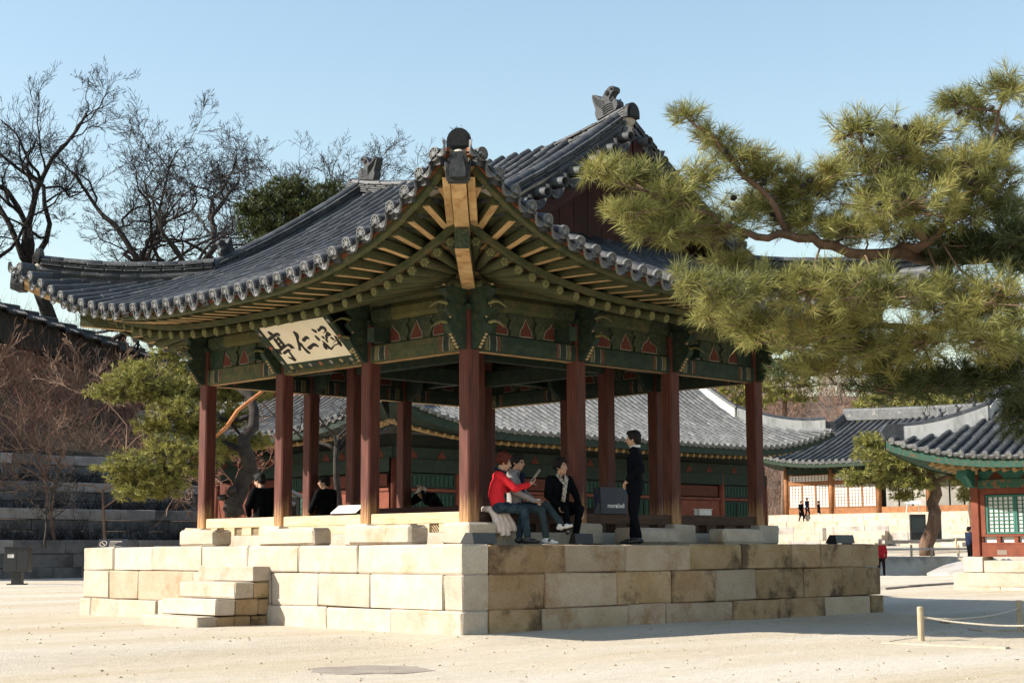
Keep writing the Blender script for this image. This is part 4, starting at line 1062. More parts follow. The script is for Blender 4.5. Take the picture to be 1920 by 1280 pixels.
def soffit(R, root, inset, drop, mat, faces=(0, 1, 2, 3)):
    for face in faces:
        mb = MB(); h = R.half(face); n = 40; vs = []
        for i in range(n + 1):
            t = -h + 2 * h * i / n
            for d in (.08, inset * .5, inset):
                tt = t * (h - d) / h
                p = R.pt(face, tt, d); p.z = R.o.z + R.z0 - drop + R.lift(h - abs(tt)) * (1 - .6 * d / inset) + .10 * d; vs.append(p)
        mb.add(vs, [(i * 3 + j, i * 3 + j + 1, i * 3 + 4 + j, i * 3 + 3 + j) for i in range(n) for j in range(2)]); mb.build('eave_soffit', mat, root)
        # fascia
        mb = MB(); vs = []
        for i in range(n + 1):
            t = -h + 2 * h * i / n
            p = R.pt(face, t, .06); q = p.copy(); p.z = R.o.z + R.z(0.06, h - abs(t)) - .05; q.z = R.o.z + R.z0 - drop - .02 + R.lift(h - abs(t)); vs += [p, q]
        mb.add(vs, [(i * 2, i * 2 + 1, i * 2 + 3, i * 2 + 2) for i in range(n)]); mb.build('eave_fascia', mat, root)
def rafter_dots(R, root, face, d, dz, sp, r, mat):
    it = []; mbx = MB(); mbx.tube([(0, 0, 0), (0, 1, 0)], .5, 8); me = mbx.mesh('rafter_end', mat)
    mby = MB(); mby.box((0, .5, 0), (1, 1, 1)); me2 = mby.mesh('flying_rafter_end', m_teal)
    for t in R.rows(face, sp):
        h = R.half(face)
        if abs(t) > h - d * 1.1: continue
        p = R.pt(face, t, d); p.z = R.o.z + R.z0 + dz + R.lift(h - abs(t)) * .8; q = R.pt(face, t, d + .8); q.z = p.z + .18
        it.append((me, frame(p, q, (0, 0, 1), r * 2, r * 2), .2, True))
        p = R.pt(face, t, .18); p.z = R.o.z + R.z0 - .24 + R.lift(h - abs(t)); q = R.pt(face, t, d); q.z = p.z + .02
        it.append((me2, frame(p, q, (0, 0, 1), r * 1.5, r * 1.7), .2, True))
    pieces(it, 'rafter', root)
def grid_panel(o, A, n, w, h, parent, nx, ny, bar, m_bar, m_back, name='lattice_leaf', fr=.07):
    """paper panel with bars; A along, z up, n outward"""
    o = Vector(o); A = Vector(A); n = Vector(n); Z = Vector((0, 0, 1))
    mb = MB(); mb.prism([(0, 0), (w, 0), (w, h), (0, h)], o - n * .05, A, Z, n, .03, 0); po = mb.build(name, m_back, parent)
    g = MB()
    for a, b in (((0, 0), (w, fr)), ((0, h - fr), (w, h)), ((0, fr + .002), (fr, h - fr - .002)), ((w - fr, fr + .002), (w, h - fr - .002))):
        g.prism([(a[0], a[1]), (b[0], a[1]), (b[0], b[1]), (a[0], b[1])], o - n * .017, A, Z, n, .05)
    for i in range(1, nx): x = fr + (w - 2 * fr) * i / nx; g.prism([(x - bar, fr), (x + bar, fr), (x + bar, h - fr), (x - bar, h - fr)], o - n * .017, A, Z, n, .03)
    for j in range(1, ny): y = fr + (h - 2 * fr) * j / ny; g.prism([(fr, y - bar), (w - fr, y - bar), (w - fr, y + bar), (fr, y + bar)], o - n * .0165, A, Z, n, .026)
    g.build('lattice', m_bar, po); return po

# ---- hall behind the pavilion
Rh = Roof((33.5, 34.0, 0), (0, 1, 0), (1, 0, 0), 8.2, 13.8, 10.6, 5.62, 1.15, 9, .40, .030, 5.5, .2, .6)
hA = thing('palace_hall', 'long palace hall with pale tiled roof seen between the pavilion pillars', 'building', (33.5, 34.0, 0))
hall_roof(Rh, hA, .42, .10, m_tile_grey, (0, 1), .42, .42, .6)
soffit(Rh, hA, 2.3, .38, m_hallgreen, (0, 1))
for f in (0, 1): rafter_dots(Rh, hA, f, 1.0, -.42, .42, .085, m_rosette)
ins = 2.35; x0, x1 = 33.5 - 13.8 + ins, 33.5 + 13.8 - ins; y0, y1 = 34 - 8.2 + ins, 34 + 8.2 - ins
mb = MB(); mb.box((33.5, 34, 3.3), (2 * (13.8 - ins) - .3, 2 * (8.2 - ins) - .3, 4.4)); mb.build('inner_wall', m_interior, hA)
mb = MB(); mb.box((33.5, 34, .55), (2 * 13.8 - 2.4, 2 * 8.2 - 2.4, 1.1), 0, None, .05); mb.build('stone_base', m_granite, hA)
def hall_side(root, p0, p1, n, zb, zt, m_col, kinds, nb, cw=.16, m_leaf=m_paperdk, m_bars=m_hallgreen, m_wall=m_hallred, band=m_hallgreen):
    p0 = Vector(p0); p1 = Vector(p1); nb_ = nb; A = (p1 - p0).normalized(); L = (p1 - p0).length; n = Vector(n); bw = L / nb
    for k in range(nb + 1):
        c = p0 + A * bw * k; mb = MB(); mb.tube([c + Vector((0, 0, zb)), c + Vector((0, 0, zt))], cw, 10); mb.build('pillar', m_col, root, True)
    mb = MB(); mb.box((p0 + p1) / 2 + Vector((0, 0, zt - .25)) + n * .02, [abs(A[i]) * L + abs(n[i]) * .26 + (.5 if i == 2 else 0) for i in range(3)]); mb.build('head_beam', band, root)
    mb = MB(); mb.box((p0 + p1) / 2 + Vector((0, 0, zt + .22)) + n * .0, [abs(A[i]) * L + abs(n[i]) * .14 + (.44 if i == 2 else 0) for i in range(3)]); mb.build('frieze_board', m_hallgreen, root)
    for k in range(nb):
        a = p0 + A * (bw * k + cw + .02); w = bw - 2 * cw - .04; H = zt - zb - .52; kd = kinds[k % len(kinds)]
        for q in (.25, .75):
            poly = [(x * 1.7, y * 1.3) for x, y in OG]; mb = MB(); mb.prism(poly, a + A * w * q + n * .075 + Vector((0, 0, zt + .04)), A, (0, 0, 1), n, .01); mb.build('ogee_inset', m_redpanel, root)
        mb = MB()
        mb.prism([(0, 0), (w, 0), (w, H * .16), (0, H * .16)], a + Vector((0, 0, zb)), A, (0, 0, 1), n, .08)
        mb.build('wall_board', m_wall, root); mb = MB()
        mb.prism([(0, H * .76), (w, H * .76), (w, H * .80), (0, H * .80)], a + Vector((0, 0, zb)), A, (0, 0, 1), n, .08)
        mb.build('lintel_board', m_wall, root)
        if kd == 'd':
            nl = 3 if w > 2.6 else 2
            for i in range(nl): grid_panel(a + A * (w / nl * i + .01) + Vector((0, 0, zb + H * .17)) + n * .03, A, n, w / nl - .02, H * .58, root, 4, 7, .012, m_bars, m_leaf)
            grid_panel(a + A * .01 + Vector((0, 0, zb + H * .81)) + n * .03, A, n, w - .02, H * .18, root, 12, 3, .012, m_bars, m_paper if m_leaf is m_paper else m_leaf, 'transom')
        elif kd == 'p':
            mb = MB(); mb.prism([(0, H * .17), (w, H * .17), (w, H * .75), (0, H * .75)], a + Vector((0, 0, zb)), A, (0, 0, 1), n, .04); mb.build('wall_panel', m_hallred, root)
            mb = MB(); mb.prism([(.12, H * .82), (w - .12, H * .82), (w - .12, H * .98), (.12, H * .98)], a + Vector((0, 0, zb)), A, (0, 0, 1), n, .05); mb.build('upper_panel', m_redpanel, root)
        elif kd == 'o': pass
hall_side(hA, (x0, y1, 0), (x0, y0, 0), (-1, 0, 0), 1.1, 4.55, m_hallred, 'ppdp', 5)
hall_side(hA, (x0, y0, 0), (x1, y0, 0), (0, -1, 0), 1.1, 4.55, m_hallred, 'ddpddpd', 7)

# ---- hall at the right edge of the view
c0 = at(1835, 1043, 43)
hC = thing('small_hall', 'small hall at the right edge with red pillars and teal lattice doors', 'building', (c0.x + 3, c0.y - 4, 0))
zC0, zC1 = c0.z, 3.10
RC = Roof((c0.x + 3.0, c0.y - 4.6, 0), (1, 0, 0), (0, 1, 0), 4.55, 6.35, 4.4, 3.50, .62, 5, .52, .03, 3.2, .15, .5)
hall_roof(RC, hC, .34, .085, m_tile, (0, 3), .36, .32, .42)
soffit(RC, hC, 1.5, .30, MAT('eave_teal_dark', (.012, .050, .036), (.022, .075, .052), 9, .8, .2, 20, .1, c3=(.12, .05, .02), s3=12, lo3=.55, hi3=.62), (0, 3))
for f in (0, 3): rafter_dots(RC, hC, f, .75, -.36, .30, .065, m_rosette)
yl, yr = c0.y, c0.y - 9.2; xw = c0.x
mb = MB(); mb.box((xw + 3.05, (yl + yr) / 2, 2.4), (5.8, 9.0, 2.6)); mb.build('inner_wall', m_interior, hC)
mb = MB(); mb.box((xw + 3.0, (yl + yr) / 2, 3.25), (5.9, 9.1, .34)); mb.build('top_wall', m_dancheong, hC)
for k in range(5):
    y = yl - 2.3 * k; mb = MB(); mb.box((xw, y, (zC0 + zC1) / 2), (.24, .24, zC1 - zC0), 0, None, .02); mb.build('pillar', m_hallred, hC)
    stone((xw - .32, y - .3, zC0 - .42), (xw + .28, y + .3, zC0), m_granite, hC, 'plinth', .02)
    mb = MB(); mb.prism([(0, 2.75), (.18, 2.80), (.30, 2.95), (.45, 3.05), (.40, 3.25), (0, 3.25)], (xw - .12, y - .06, 0), (-1, 0, 0), (0, 0, 1), (0, 1, 0), .12); mb.build('bracket', m_teal, hC)
    mb = MB(); mb.prism([(0, 2.75), (.18, 2.80), (.30, 2.95), (.45, 3.05), (.40, 3.25), (0, 3.25)], (xw - .06, yl + .12, 0), (0, 1, 0), (0, 0, 1), (1, 0, 0), .12) if k == 0 else None
    if k == 0: mb.build('bracket', m_teal, hC)
for k in range(4):
    a = Vector((xw, yl - 2.3 * k - .12, 0)); w = 2.06; A = Vector((0, -1, 0)); n = Vector((-1, 0, 0))
    mb = MB(); mb.prism([(0, 2.72), (w, 2.72), (w, 2.95), (0, 2.95)], a - n * .08, A, (0, 0, 1), n, .20); mb.build('head_beam', m_dancheong, hC)
    mb = MB(); mb.prism([(0, 2.955), (w, 2.955), (w, 3.20), (0, 3.20)], a - n * .08, A, (0, 0, 1), n, .12); fo = mb.build('frieze_board', m_teal, hC)
    for q in (.25, .72):
        mb = MB(); mb.prism([(x * 1.6, y * .85) for x, y in OG], a + A * w * q + n * .043 + Vector((0, 0, 2.97)), A, (0, 0, 1), n, .008); mb.build('ogee_inset', m_redpanel, fo)
    mb = MB()
    for pz0, pz1, xa, xb_ in ((zC0, zC0 + .33, 0, w), (zC0 + .335, zC0 + .38, 0, w), (zC0 + .54, zC0 + .60, 0, w), (2.56, 2.72, 0, w), (zC0 + .605, 2.555, 0, .16), (zC0 + .605, 2.555, w - .16, w)):
        mb.prism([(xa, pz0), (xb_, pz0), (xb_, pz1), (xa, pz1)], a - n * .08, A, (0, 0, 1), n, .14)
    for q in range(5): x = w * (q + .0) / 4; mb.prism([(max(0, x - .06), zC0 + .382), (min(w, x + .06), zC0 + .382), (min(w, x + .06), zC0 + .538), (max(0, x - .06), zC0 + .538)], a - n * .08, A, (0, 0, 1), n, .12)
    mb.build('wall_frame', m_hallred, hC)
    mb = MB(); mb.prism([(0, zC0 + .37), (w, zC0 + .37), (w, zC0 + .55), (0, zC0 + .55)], a - n * .07, A, (0, 0, 1), n, .02); mb.build('low_pane', m_paper, hC)
    for i in range(2): grid_panel(a + A * (.17 + (w - .34) / 2 * i + .004) + Vector((0, 0, zC0 + .61)) + n * .01, A, n, (w - .34) / 2 - .008, 2.55 - zC0 - .62, hC, 5, 9, .011, m_teal, m_paper, 'lattice_leaf', .055)
    for q in (.3, .75):
        g = MB(); lattice(g, a + A * (w * q - .14) + n * .065 + Vector((0, 0, zC0 + .05)), A, (0, 0, 1), .28, .13, 5, .008); g.build('vent_grille', m_outline, hC)
    stone((xw - .30, a.y - w + .18, zC0 - .42), (xw + .2, a.y - .18, zC0 - .10), m_granite, hC, 'sill_stone', .02)
for c_ in range(3):
    z1_ = zC0 - .42 - .38 * c_; o_ = .42 + .02 * c_ + (.35 if c_ == 2 else 0); y = yl + .55 + (.3 if c_ == 2 else 0)
    while y > yr - .5:
        L = R0.uniform(.9, 2.4); stone((xw - o_, y - L, z1_ - .38), (xw + .5, y, z1_), m_granite, hC, 'base_stone', .015); y -= L
    L = 0
    while L < 5:
        w_ = R0.uniform(.9, 1.8); stone((xw + .505 + L, yl + .1, z1_ - .38), (xw + .505 + L + w_, yl + .55 + (.3 if c_ == 2 else 0), z1_), m_granite, hC, 'base_stone', .015); L += w_
# five small roof figures on the white corner ridge
for q in range(5):
    d_ = .75 + q * .32; p = RC.W(-(RC.HU - d_), RC.HV - d_, RC.z(d_, d_) + .42)
    mb = MB(); mb.ell(p + Vector((0, 0, .09)), (.05, .05, .10), 0, 6, 5); mb.ell(p + Vector((-.03, .03, .22)), (.045, .045, .05), 0, 6, 4); mb.tube([p + Vector((.02, -.02, .10)), p + Vector((.09, -.09, .18)), p + Vector((.07, -.07, .26))], [.02, .015, .006], 5); mb.build('roof_figure', m_tile, hC)

# ---- far hall on its terraces
xB = at(1480, 966, 128); hB = thing('far_hall', 'wide far hall on stone terraces with sunlit lattice doors', 'building', (xB.x + 6, xB.y - 20, 0))
zB = xB.z
RB = Roof((xB.x + 6.5, xB.y - 19, 0), (1, 0, 0), (0, 1, 0), 8.4, 21.5, 17.8, zB + 4.1, 1.1, 9, .36, .010, 6, .2, .6)
hall_roof(RB, hB, .62, .16, m_tile, (0,), .9, .5, .7, base_faces=(0, 1, 2, 3), m_rd=m_tile_grey)
soffit(RB, hB, 2.6, .45, m_green_dk, (0, 3))
rafter_dots(RB, hB, 0, 1.2, -.5, .7, .11, m_green)
mb = MB(); mb.box((xB.x + 6.6, xB.y - 19, zB + 2.2), (12.6, 37.6, 4.3)); mb.build('inner_wall', m_interior, hB)
hall_side(hB, (xB.x, xB.y + .2, 0), (xB.x, xB.y - 39, 0), (-1, 0, 0), zB, zB + 3.75, m_hallorange, 'ddoopopoo', 9, .21, m_paper, m_hallorange, m_hallorange)
m_graypan = MAT('grey_door', (.20, .19, .17), (.28, .26, .22), 1.5, .8, 0, 20, .25)
for k in range(2, 9):
    for i in range(3):
        a = Vector((xB.x + .25, xB.y + .2 - 39.2 / 9 * k - .5 - 1.2 * i, zB + .4)); mb = MB(); mb.prism([(0, 0), (1.05, 0), (1.05, 2.6), (0, 2.6)], a, (0, -1, 0), (0, 0, 1), (-1, 0, 0), .06); mb.build('door_panel', m_graypan, hB)
for q, (xo, za, zb_) in enumerate(((-2.2, zB, zB - .55), (-3.2, zB - .55, zB - 1.05), (-7.5, zB - 1.05, zB - 2.6))):
    y = xB.y + 3 + q * 1.0
    for rw in range(1 if q < 2 else 3):
        y = xB.y + 3 + q * 1.0; zt_ = za - rw * .52; zl_ = max(zb_, za - (rw + 1) * .52) if q == 2 else zb_
        while y > xB.y - 46:
            L = R0.uniform(1.2, 3.0); stone((xB.x + xo, y - L, zl_ - .02), (xB.x + xo + 1.6, y, zt_), m_granite if q < 2 or R0.random() < .6 else m_granite_grey, hB, 'terrace_stone', .02, .012); y -= L
    mb = MB(); mb.box((xB.x + xo / 2 + 4, xB.y - 21, (zb_ + za) / 2 - .02), (abs(xo) + 6 - 1.2, 47, za - zb_ - .06)); mb.build('terrace_fill', m_granite, hB)
for (px, n_) in ((1630, 5), (1790, 5)):
    p = on(px, 1000, 0, xB.x - 7.5)
    for i in range(n_): stone((xB.x - 7.5 - .45 * (n_ - i), p.y - 1.6, zB - 2.8), (xB.x - 7.5 - .45 * (n_ - i - 1), p.y + 1.6, zB - 2.55 + .28 * i), m_granite, hB, 'stair_block', .02)
# another dark roof behind it
# ================================================================== left hillside, retaining walls
m_soil = MAT('leaf_litter', (.030, .021, .014), (.070, .048, .031), .8, .95, .6, 14, 0, c3=(.06, .05, .03), s3=.35, lo3=.5, hi3=.7)
m_twig = MAT('brush_twig', (.15, .085, .060), (.25, .165, .115), 1.5, .9, 0, 20, .3)
m_twig_red = MAT('reddish_twig', (.17, .075, .055), (.25, .12, .085), 1.5, .9, 0, 20, .3)
m_bark_dk = MAT('dark_bark', (.014, .012, .011), (.040, .033, .029), 5, .95, 1.0, 9, .15)
m_bark_pine = MAT('pine_bark', (.085, .052, .035), (.17, .105, .070), 5, .95, .8, 14, .1, stretch=(1, 1, .35))
m_bark_orange = MAT('orange_pine_bark', (.30, .105, .035), (.40, .17, .07), 6, .9, .5, 14, .1)
SM = lambda a, b, v: max(0, min(1, (v - a) / (b - a))) ** 2 * (3 - 2 * max(0, min(1, (v - a) / (b - a))))
def hz(x, y):
    f = 1 - .5 * SM(26, 48, x)
    z = 5.55 + 7.5 * SM(52, 70, y) * f + 4.5 * SM(66, 110, y) * f
    return z + .35 * noise.noise((x * .18, y * .18, 1)) * SM(52.5, 56, y) + .12 * noise.noise((x * .7, y * .7, 5)) * SM(52.5, 54, y)
def grid_obj(name, f, xs, ys, mat):
    mb = MB(); m = len(ys); mb.add([(x, y, f(x, y)) for x in xs for y in ys], [(i * m + j, (i + 1) * m + j, (i + 1) * m + j + 1, i * m + j + 1) for i in range(len(xs) - 1) for j in range(m - 1)]); return mb.build(name, mat, None, True)
rng = lambda a, b, n: [a + (b - a) * i / n for i in range(n + 1)]
struct(grid_obj('hillside', hz, rng(-45, 60, 105), rng(52.35, 150, 98), m_soil))
WZ = [(45.0, 1.62, -.15), (47.3, 3.02, 1.55), (49.7, 4.32, 2.95), (52.0, 5.70, 4.25)]
wlab = ['lowest shaded granite retaining wall at the foot of the left slope', 'second retaining wall from the bottom of the left slope', 'third retaining wall from the bottom of the left slope', 'topmost granite retaining wall below the brushy left slope']
for q, (yw, zt_, zb_) in enumerate(WZ):
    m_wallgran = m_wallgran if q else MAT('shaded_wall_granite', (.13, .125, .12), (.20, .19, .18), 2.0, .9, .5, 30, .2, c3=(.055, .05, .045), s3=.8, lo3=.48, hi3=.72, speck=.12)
    w = thing('retaining_wall', wlab[q], 'stone wall', (19, yw, zb_), 0, 'retaining walls of the left slope')
    nr = 3 if q == 0 else 3; hh = (zt_ - zb_) / nr
    for r_ in range(nr):
        x = 4 + R0.uniform(0, 1)
        while x < 31.5:
            L = R0.uniform(1.1, 2.6); dy = R0.uniform(-.03, .03) - (.06 if r_ == nr - 1 else 0)
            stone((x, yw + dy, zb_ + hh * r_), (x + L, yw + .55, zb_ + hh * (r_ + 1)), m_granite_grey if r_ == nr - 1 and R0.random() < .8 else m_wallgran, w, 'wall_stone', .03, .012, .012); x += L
    struct(grid_obj('terrace_soil', lambda x, y, z=zt_ - .04: z + .03 * noise.noise((x, y, 2)), rng(-10, 32, 42), [yw + .35, yw + 1.2, (WZ[q + 1][0] if q < 3 else 52.45) + .3], m_soil))
rl_ = random.Random(21); led = []
for (yw, zt_, zb_) in WZ[1:]:
    for k in range(95): led.append((rl_.uniform(7, 30), yw - rl_.uniform(.3, 1.4), zb_))
LEDGE = led
# tile-capped boundary wall climbing along the hilltop
wa = at(-120, 530, 82); wb = at(300, 672, 96)
wl = thing('boundary_wall', 'dark tile capped boundary wall along the top of the left slope', 'wall', ((wa.x + wb.x) / 2, (wa.y + wb.y) / 2, 9))
A = (wb - wa); A.z = 0; LW = A.length; A.normalize(); nW = Vector((A.y, -A.x, 0)); nW = nW if nW.y < 0 else -nW
m_wallstone = MAT('wall_rubble', (.022, .020, .019), (.045, .040, .036), 2.5, .95, .8, 10, .1)
nseg = 12
for i in range(nseg):
    p = wa.lerp(wb, (i + .5) / nseg); l = LW / nseg
    mb = MB(); mb.prism([(-l / 2, -2.0), (l / 2, -2.0), (l / 2, -.35), (-l / 2, -.35)], p - nW * .3, A, (0, 0, 1), nW, .6); mb.build('wall_bay', m_wallstone, wl)
    mb = MB(); R_ = MB()
    for s_ in (1, -1):
        mb.add([p + A * (-l / 2), p + A * (l / 2), p + A * (l / 2) + nW * s_ * .75 + Vector((0, 0, -.42)), p + A * (-l / 2) + nW * s_ * .75 + Vector((0, 0, -.42))], [(0, 1, 2, 3)])
        for k in range(8):
            t = -l / 2 + l * (k + .5) / 8; R_.tube([p + A * t + Vector((0, 0, .03)), p + A * t + nW * s_ * .78 + Vector((0, 0, -.40))], .075, 6)
    R_.tube([p - A * l / 2 + Vector((0, 0, .08)), p + A * l / 2 + Vector((0, 0, .08))], .13, 8)
    mb.build('cap_bed', m_tile, wl); R_.build('cap_tiles', m_tile, wl)

# brush on the slope and far slope
def twig_cloud(name, label, pts, mat, seed, hmin, hmax, n_per, rad_=.012, spread=.5):
    rr = random.Random(seed); mb = MB()
    for p in pts:
        for k in range(n_per):
            h = rr.uniform(hmin, hmax); d = Vector((rr.gauss(0, spread), rr.gauss(0, spread), 1)).normalized()
            b = Vector(p) + Vector((rr.gauss(0, .3), rr.gauss(0, .3), -.1)); pa = [b]
            for s_ in range(3): d = (d + Vector((rr.gauss(0, .25), rr.gauss(0, .25), rr.gauss(0, .12)))).normalized(); pa.append(pa[-1] + d * h / 3)
            mb.tube(pa, [rad_, rad_ * .8, rad_ * .6, rad_ * .3], 3, 0, False)
            for s_ in range(2):
                q = pa[1 + s_]; e = (d + Vector((rr.gauss(0, .7), rr.gauss(0, .7), rr.gauss(0, .4)))).normalized(); mb.tube([q, q + e * h * .25, q + e * h * .4 + Vector((0, 0, h * .1))], [rad_ * .6, rad_ * .45, rad_ * .2], 3, 0, False)
    o = mb.build(name, mat); o['kind'] = 'stuff'; o['label'] = label; o['category'] = 'brush'; return o
twig_cloud('ledge_brush', 'dark dry shrubs growing on the ledges between the retaining walls', LEDGE, m_bark_dk, 4, .4, 1.3, 9, .014, .6)
rr = random.Random(3); bp_ = []; bq_ = []
for k in range(950):
    x = rr.uniform(6, 40); y = 52.6 + 20 * rr.random() ** .9; (bp_ if rr.random() < .65 else bq_).append((x, y, hz(x, y)))
twig_cloud('slope_brush', 'tangled tan leafless brush covering the left slope', bp_, m_twig, 5, .8, 2.6, 7, .016)
twig_cloud('red_brush', 'reddish leafless brush on the left slope', bq_, m_twig_red, 6, 1.4, 3.8, 6, .016, .35)

# ---------------------------------------------------------------- bare trees
def bare_tree(name, label, base, height, lean, seed, spread=.55, r0=.28, group=None, mat=m_bark_dk, levels=5, nkids=(5, 8), twig_r=.019, tilt=0.0, wig=.24):
    rr = random.Random(seed); base = Vector(base); root = thing(name, label, 'tree', base, 0, group)
    tr = MB(); br = MB(); tw = MB(); cnt = [0]
    SEG = (5, 9, 8, 6, 4, 3); WG = (.10, wig * 1.35, wig * 1.35, wig * 1.1, wig * .9, wig * .8)
    KD = ((4, 5), nkids, (6, 8), (5, 7), (3, 5)); RT_ = ((1.15, 1.65), (.36, .62), (.38, .62), (.4, .62), (.45, .7))
    def grow(p, d, L, r, lev):
        n = SEG[lev]; pts = [p.copy()]; rads = [r]; dd = d.normalized()
        for i in range(n):
            dd = (dd + Vector((rr.gauss(0, WG[lev]), rr.gauss(0, WG[lev]), rr.gauss(0, WG[lev] * .7) + (.06 if lev else .02)))).normalized()
            pts.append(pts[-1] + dd * L / n); rads.append(r * (1 - (.35 if lev == 0 else .68) * (i + 1) / n))
        tgt = tr if lev == 0 else (br if lev < 3 else tw)
        tgt.tube(pts, [max(x, twig_r * .55) for x in rads], 9 if lev == 0 else (6 if lev < 3 else 3), 0, lev < 2)
        if lev >= levels: return
        k = rr.randint(*KD[lev])
        for j in range(k):
            t = rr.uniform(.25, 1.0) if lev else (1.0 if j < 2 else rr.uniform(.6, 1.0))
            if j == 0: t = 1.0
            f = t * n; i = min(n - 1, int(f)); q = pts[i].lerp(pts[i + 1], f - i); rq = rads[i] * (1 - (f - i)) + rads[i + 1] * (f - i)
            tdir = (pts[i + 1] - pts[i]).normalized()
            sd = Vector((rr.gauss(0, 1), rr.gauss(0, 1), rr.gauss(0, .35))); sd = (sd - tdir * sd.dot(tdir)).normalized()
            ang = rr.uniform(.45, 1.0) * (spread / .55) * (.45 if j == 0 else 1)
            nd = tdir * math.cos(ang) + sd * math.sin(ang)
            grow(q, nd, L * rr.uniform(*RT_[lev]) * (1.1 - .45 * t if lev else 1), rq * (rr.uniform(.55, .75) if lev == 0 else rr.uniform(.5, .7)), lev + 1)
    grow(base + Vector((0, 0, -.5)), Vector((lean, lean * -.97, 1)), height * .40, r0, 0)
    tr.build('trunk', mat, root, True); br.build('branches', mat, root, True); o = tw.build('twigs', mat, root); o['kind'] = 'stuff'
    return root
def base_on(px, D):
    for it in range(30): pass
    lo, hi = 200, 1100; p = None
    p = at(px, 640, D); return Vector((p.x, p.y, hz(p.x, p.y) if p.y > 52.4 else 0))
TG = 'bare trees above the left slope'
b1 = base_on(112, 92); bare_tree('bare_tree', 'tallest bare tree at the far left with many upright branches', b1, at(80, 150, 92).z - b1.z, -.01, 12, .50, .52, TG, nkids=(6, 8))
b2 = base_on(205, 98); bare_tree('bare_tree', 'slender bare tree between the two spreading ones on the left', b2, at(200, 190, 98).z - b2.z, .02, 23, .5, .30, TG)
b3 = base_on(335, 90); bare_tree('bare_tree', 'wide twisted bare tree behind the left eave ridge', b3, at(300, 190, 90).z - b3.z, -.02, 37, .66, .54, TG, wig=.28, nkids=(6, 8))
b4 = base_on(430, 96); bare_tree('bare_tree', 'bare tree leaning right beside the dark evergreen', b4, at(440, 150, 96).z - b4.z, .04, 41, .62, .48, TG, wig=.27)
b5 = base_on(560, 104); bare_tree('bare_tree', 'low bare tree behind the dark evergreen', b5, at(560, 270, 104).z - b5.z, .06, 59, .6, .26, TG)
b6 = base_on(-60, 90); bare_tree('bare_tree', 'bare tree reaching in from the left border', b6, at(0, 230, 90).z - b6.z, .10, 67, .6, .32, TG)
b7 = base_on(490, 100); bare_tree('bare_tree', 'gnarled bare tree between the twisted tree and the evergreen', b7, at(490, 180, 100).z - b7.z, .05, 151, .64, .46, TG, wig=.28)
b8 = base_on(130, 70); bare_tree('bare_tree', 'thin pale young tree on the brushy slope', b8, at(130, 560, 70).z - b8.z, .0, 83, .4, .11, None, m_twig, 4)
b9 = base_on(200, 66); bare_tree('bare_tree', 'leafless shrub tree above the left pine', b9, at(200, 600, 66).z - b9.z, .05, 89, .6, .09, None, m_twig, 4)
bare_tree('bare_shrub', 'dark leafless shrub in front of the retaining walls', at(85, 1000, 60.5), 3.2, 0, 97, .7, .06, None, m_bark_dk, 3, (6, 9))
bare_tree('bare_tree', 'tangled bare tree seen between the pavilion pillars', at(640, 950, 47), 5.8, -.1, 101, .75, .12, None, m_bark_dk, 4, (5, 8), .008)
bare_tree('bare_shrub', 'red twigged shrub behind the left corner pillar', at(435, 950, 48), 2.8, 0, 103, .6, .05, None, m_twig_red, 4, (4, 7), .008)

# ---------------------------------------------------------------- conifers
def needle_mat(name, c1, c2, c3):
    m, nt, b = new_mat(name); L = nt.links.new
    ge = N(nt, 'ShaderNodeNewGeometry'); cr = N(nt, 'ShaderNodeValToRGB'); e = cr.color_ramp.elements
    e[0].position = 0; e[0].color = (*c1, 1); e[1].position = .80; e[1].color = (*c2, 1); e2 = cr.color_ramp.elements.new(1.0); e2.color = (*c3, 1)
    tc = N(nt, 'ShaderNodeTexCoord'); nz = N(nt, 'ShaderNodeTexNoise'); nz.inputs['Scale'].default_value = 2.2; nz.inputs['Detail'].default_value = 3; L(tc.outputs['Object'], nz.inputs['Vector'])
    a = N(nt, 'ShaderNodeMath', operation='MULTIPLY'); a.inputs[1].default_value = .55; L(ge.outputs['Random Per Island'], a.inputs[0])
    r = N(nt, 'ShaderNodeMapRange'); L(nz.outputs[0], r.inputs[0]); r.inputs[1].default_value = .3; r.inputs[2].default_value = .75; r.inputs[4].default_value = .5
    s = N(nt, 'ShaderNodeMath', operation='ADD'); L(a.outputs[0], s.inputs[0]); L(r.outputs[0], s.inputs[1]); L(s.outputs[0], cr.inputs[0])
    L(cr.outputs[0], b.inputs['Base Color']); b.inputs['Roughness'].default_value = .55; b.inputs['Specular IOR Level'].default_value = .35
    tr = N(nt, 'ShaderNodeBsdfTranslucent'); L(cr.outputs[0], tr.inputs['Color']); mx = N(nt, 'ShaderNodeMixShader'); mx.inputs[0].default_value = .22
    out = nt.nodes['Material Output']; L(b.outputs[0], mx.inputs[1]); L(tr.outputs[0], mx.inputs[2]); L(mx.outputs[0], out.inputs[0]); return m
m_needle = needle_mat('pine_needles', (.028, .048, .013), (.34, .325, .095), (.27, .12, .034))
m_needle_mid = needle_mat('pine_needles_mid', (.06, .085, .020), (.33, .30, .07), (.27, .13, .035))
m_needle_dark = needle_mat('evergreen_dark', (.020, .040, .014), (.075, .085, .022), (.06, .05, .02))
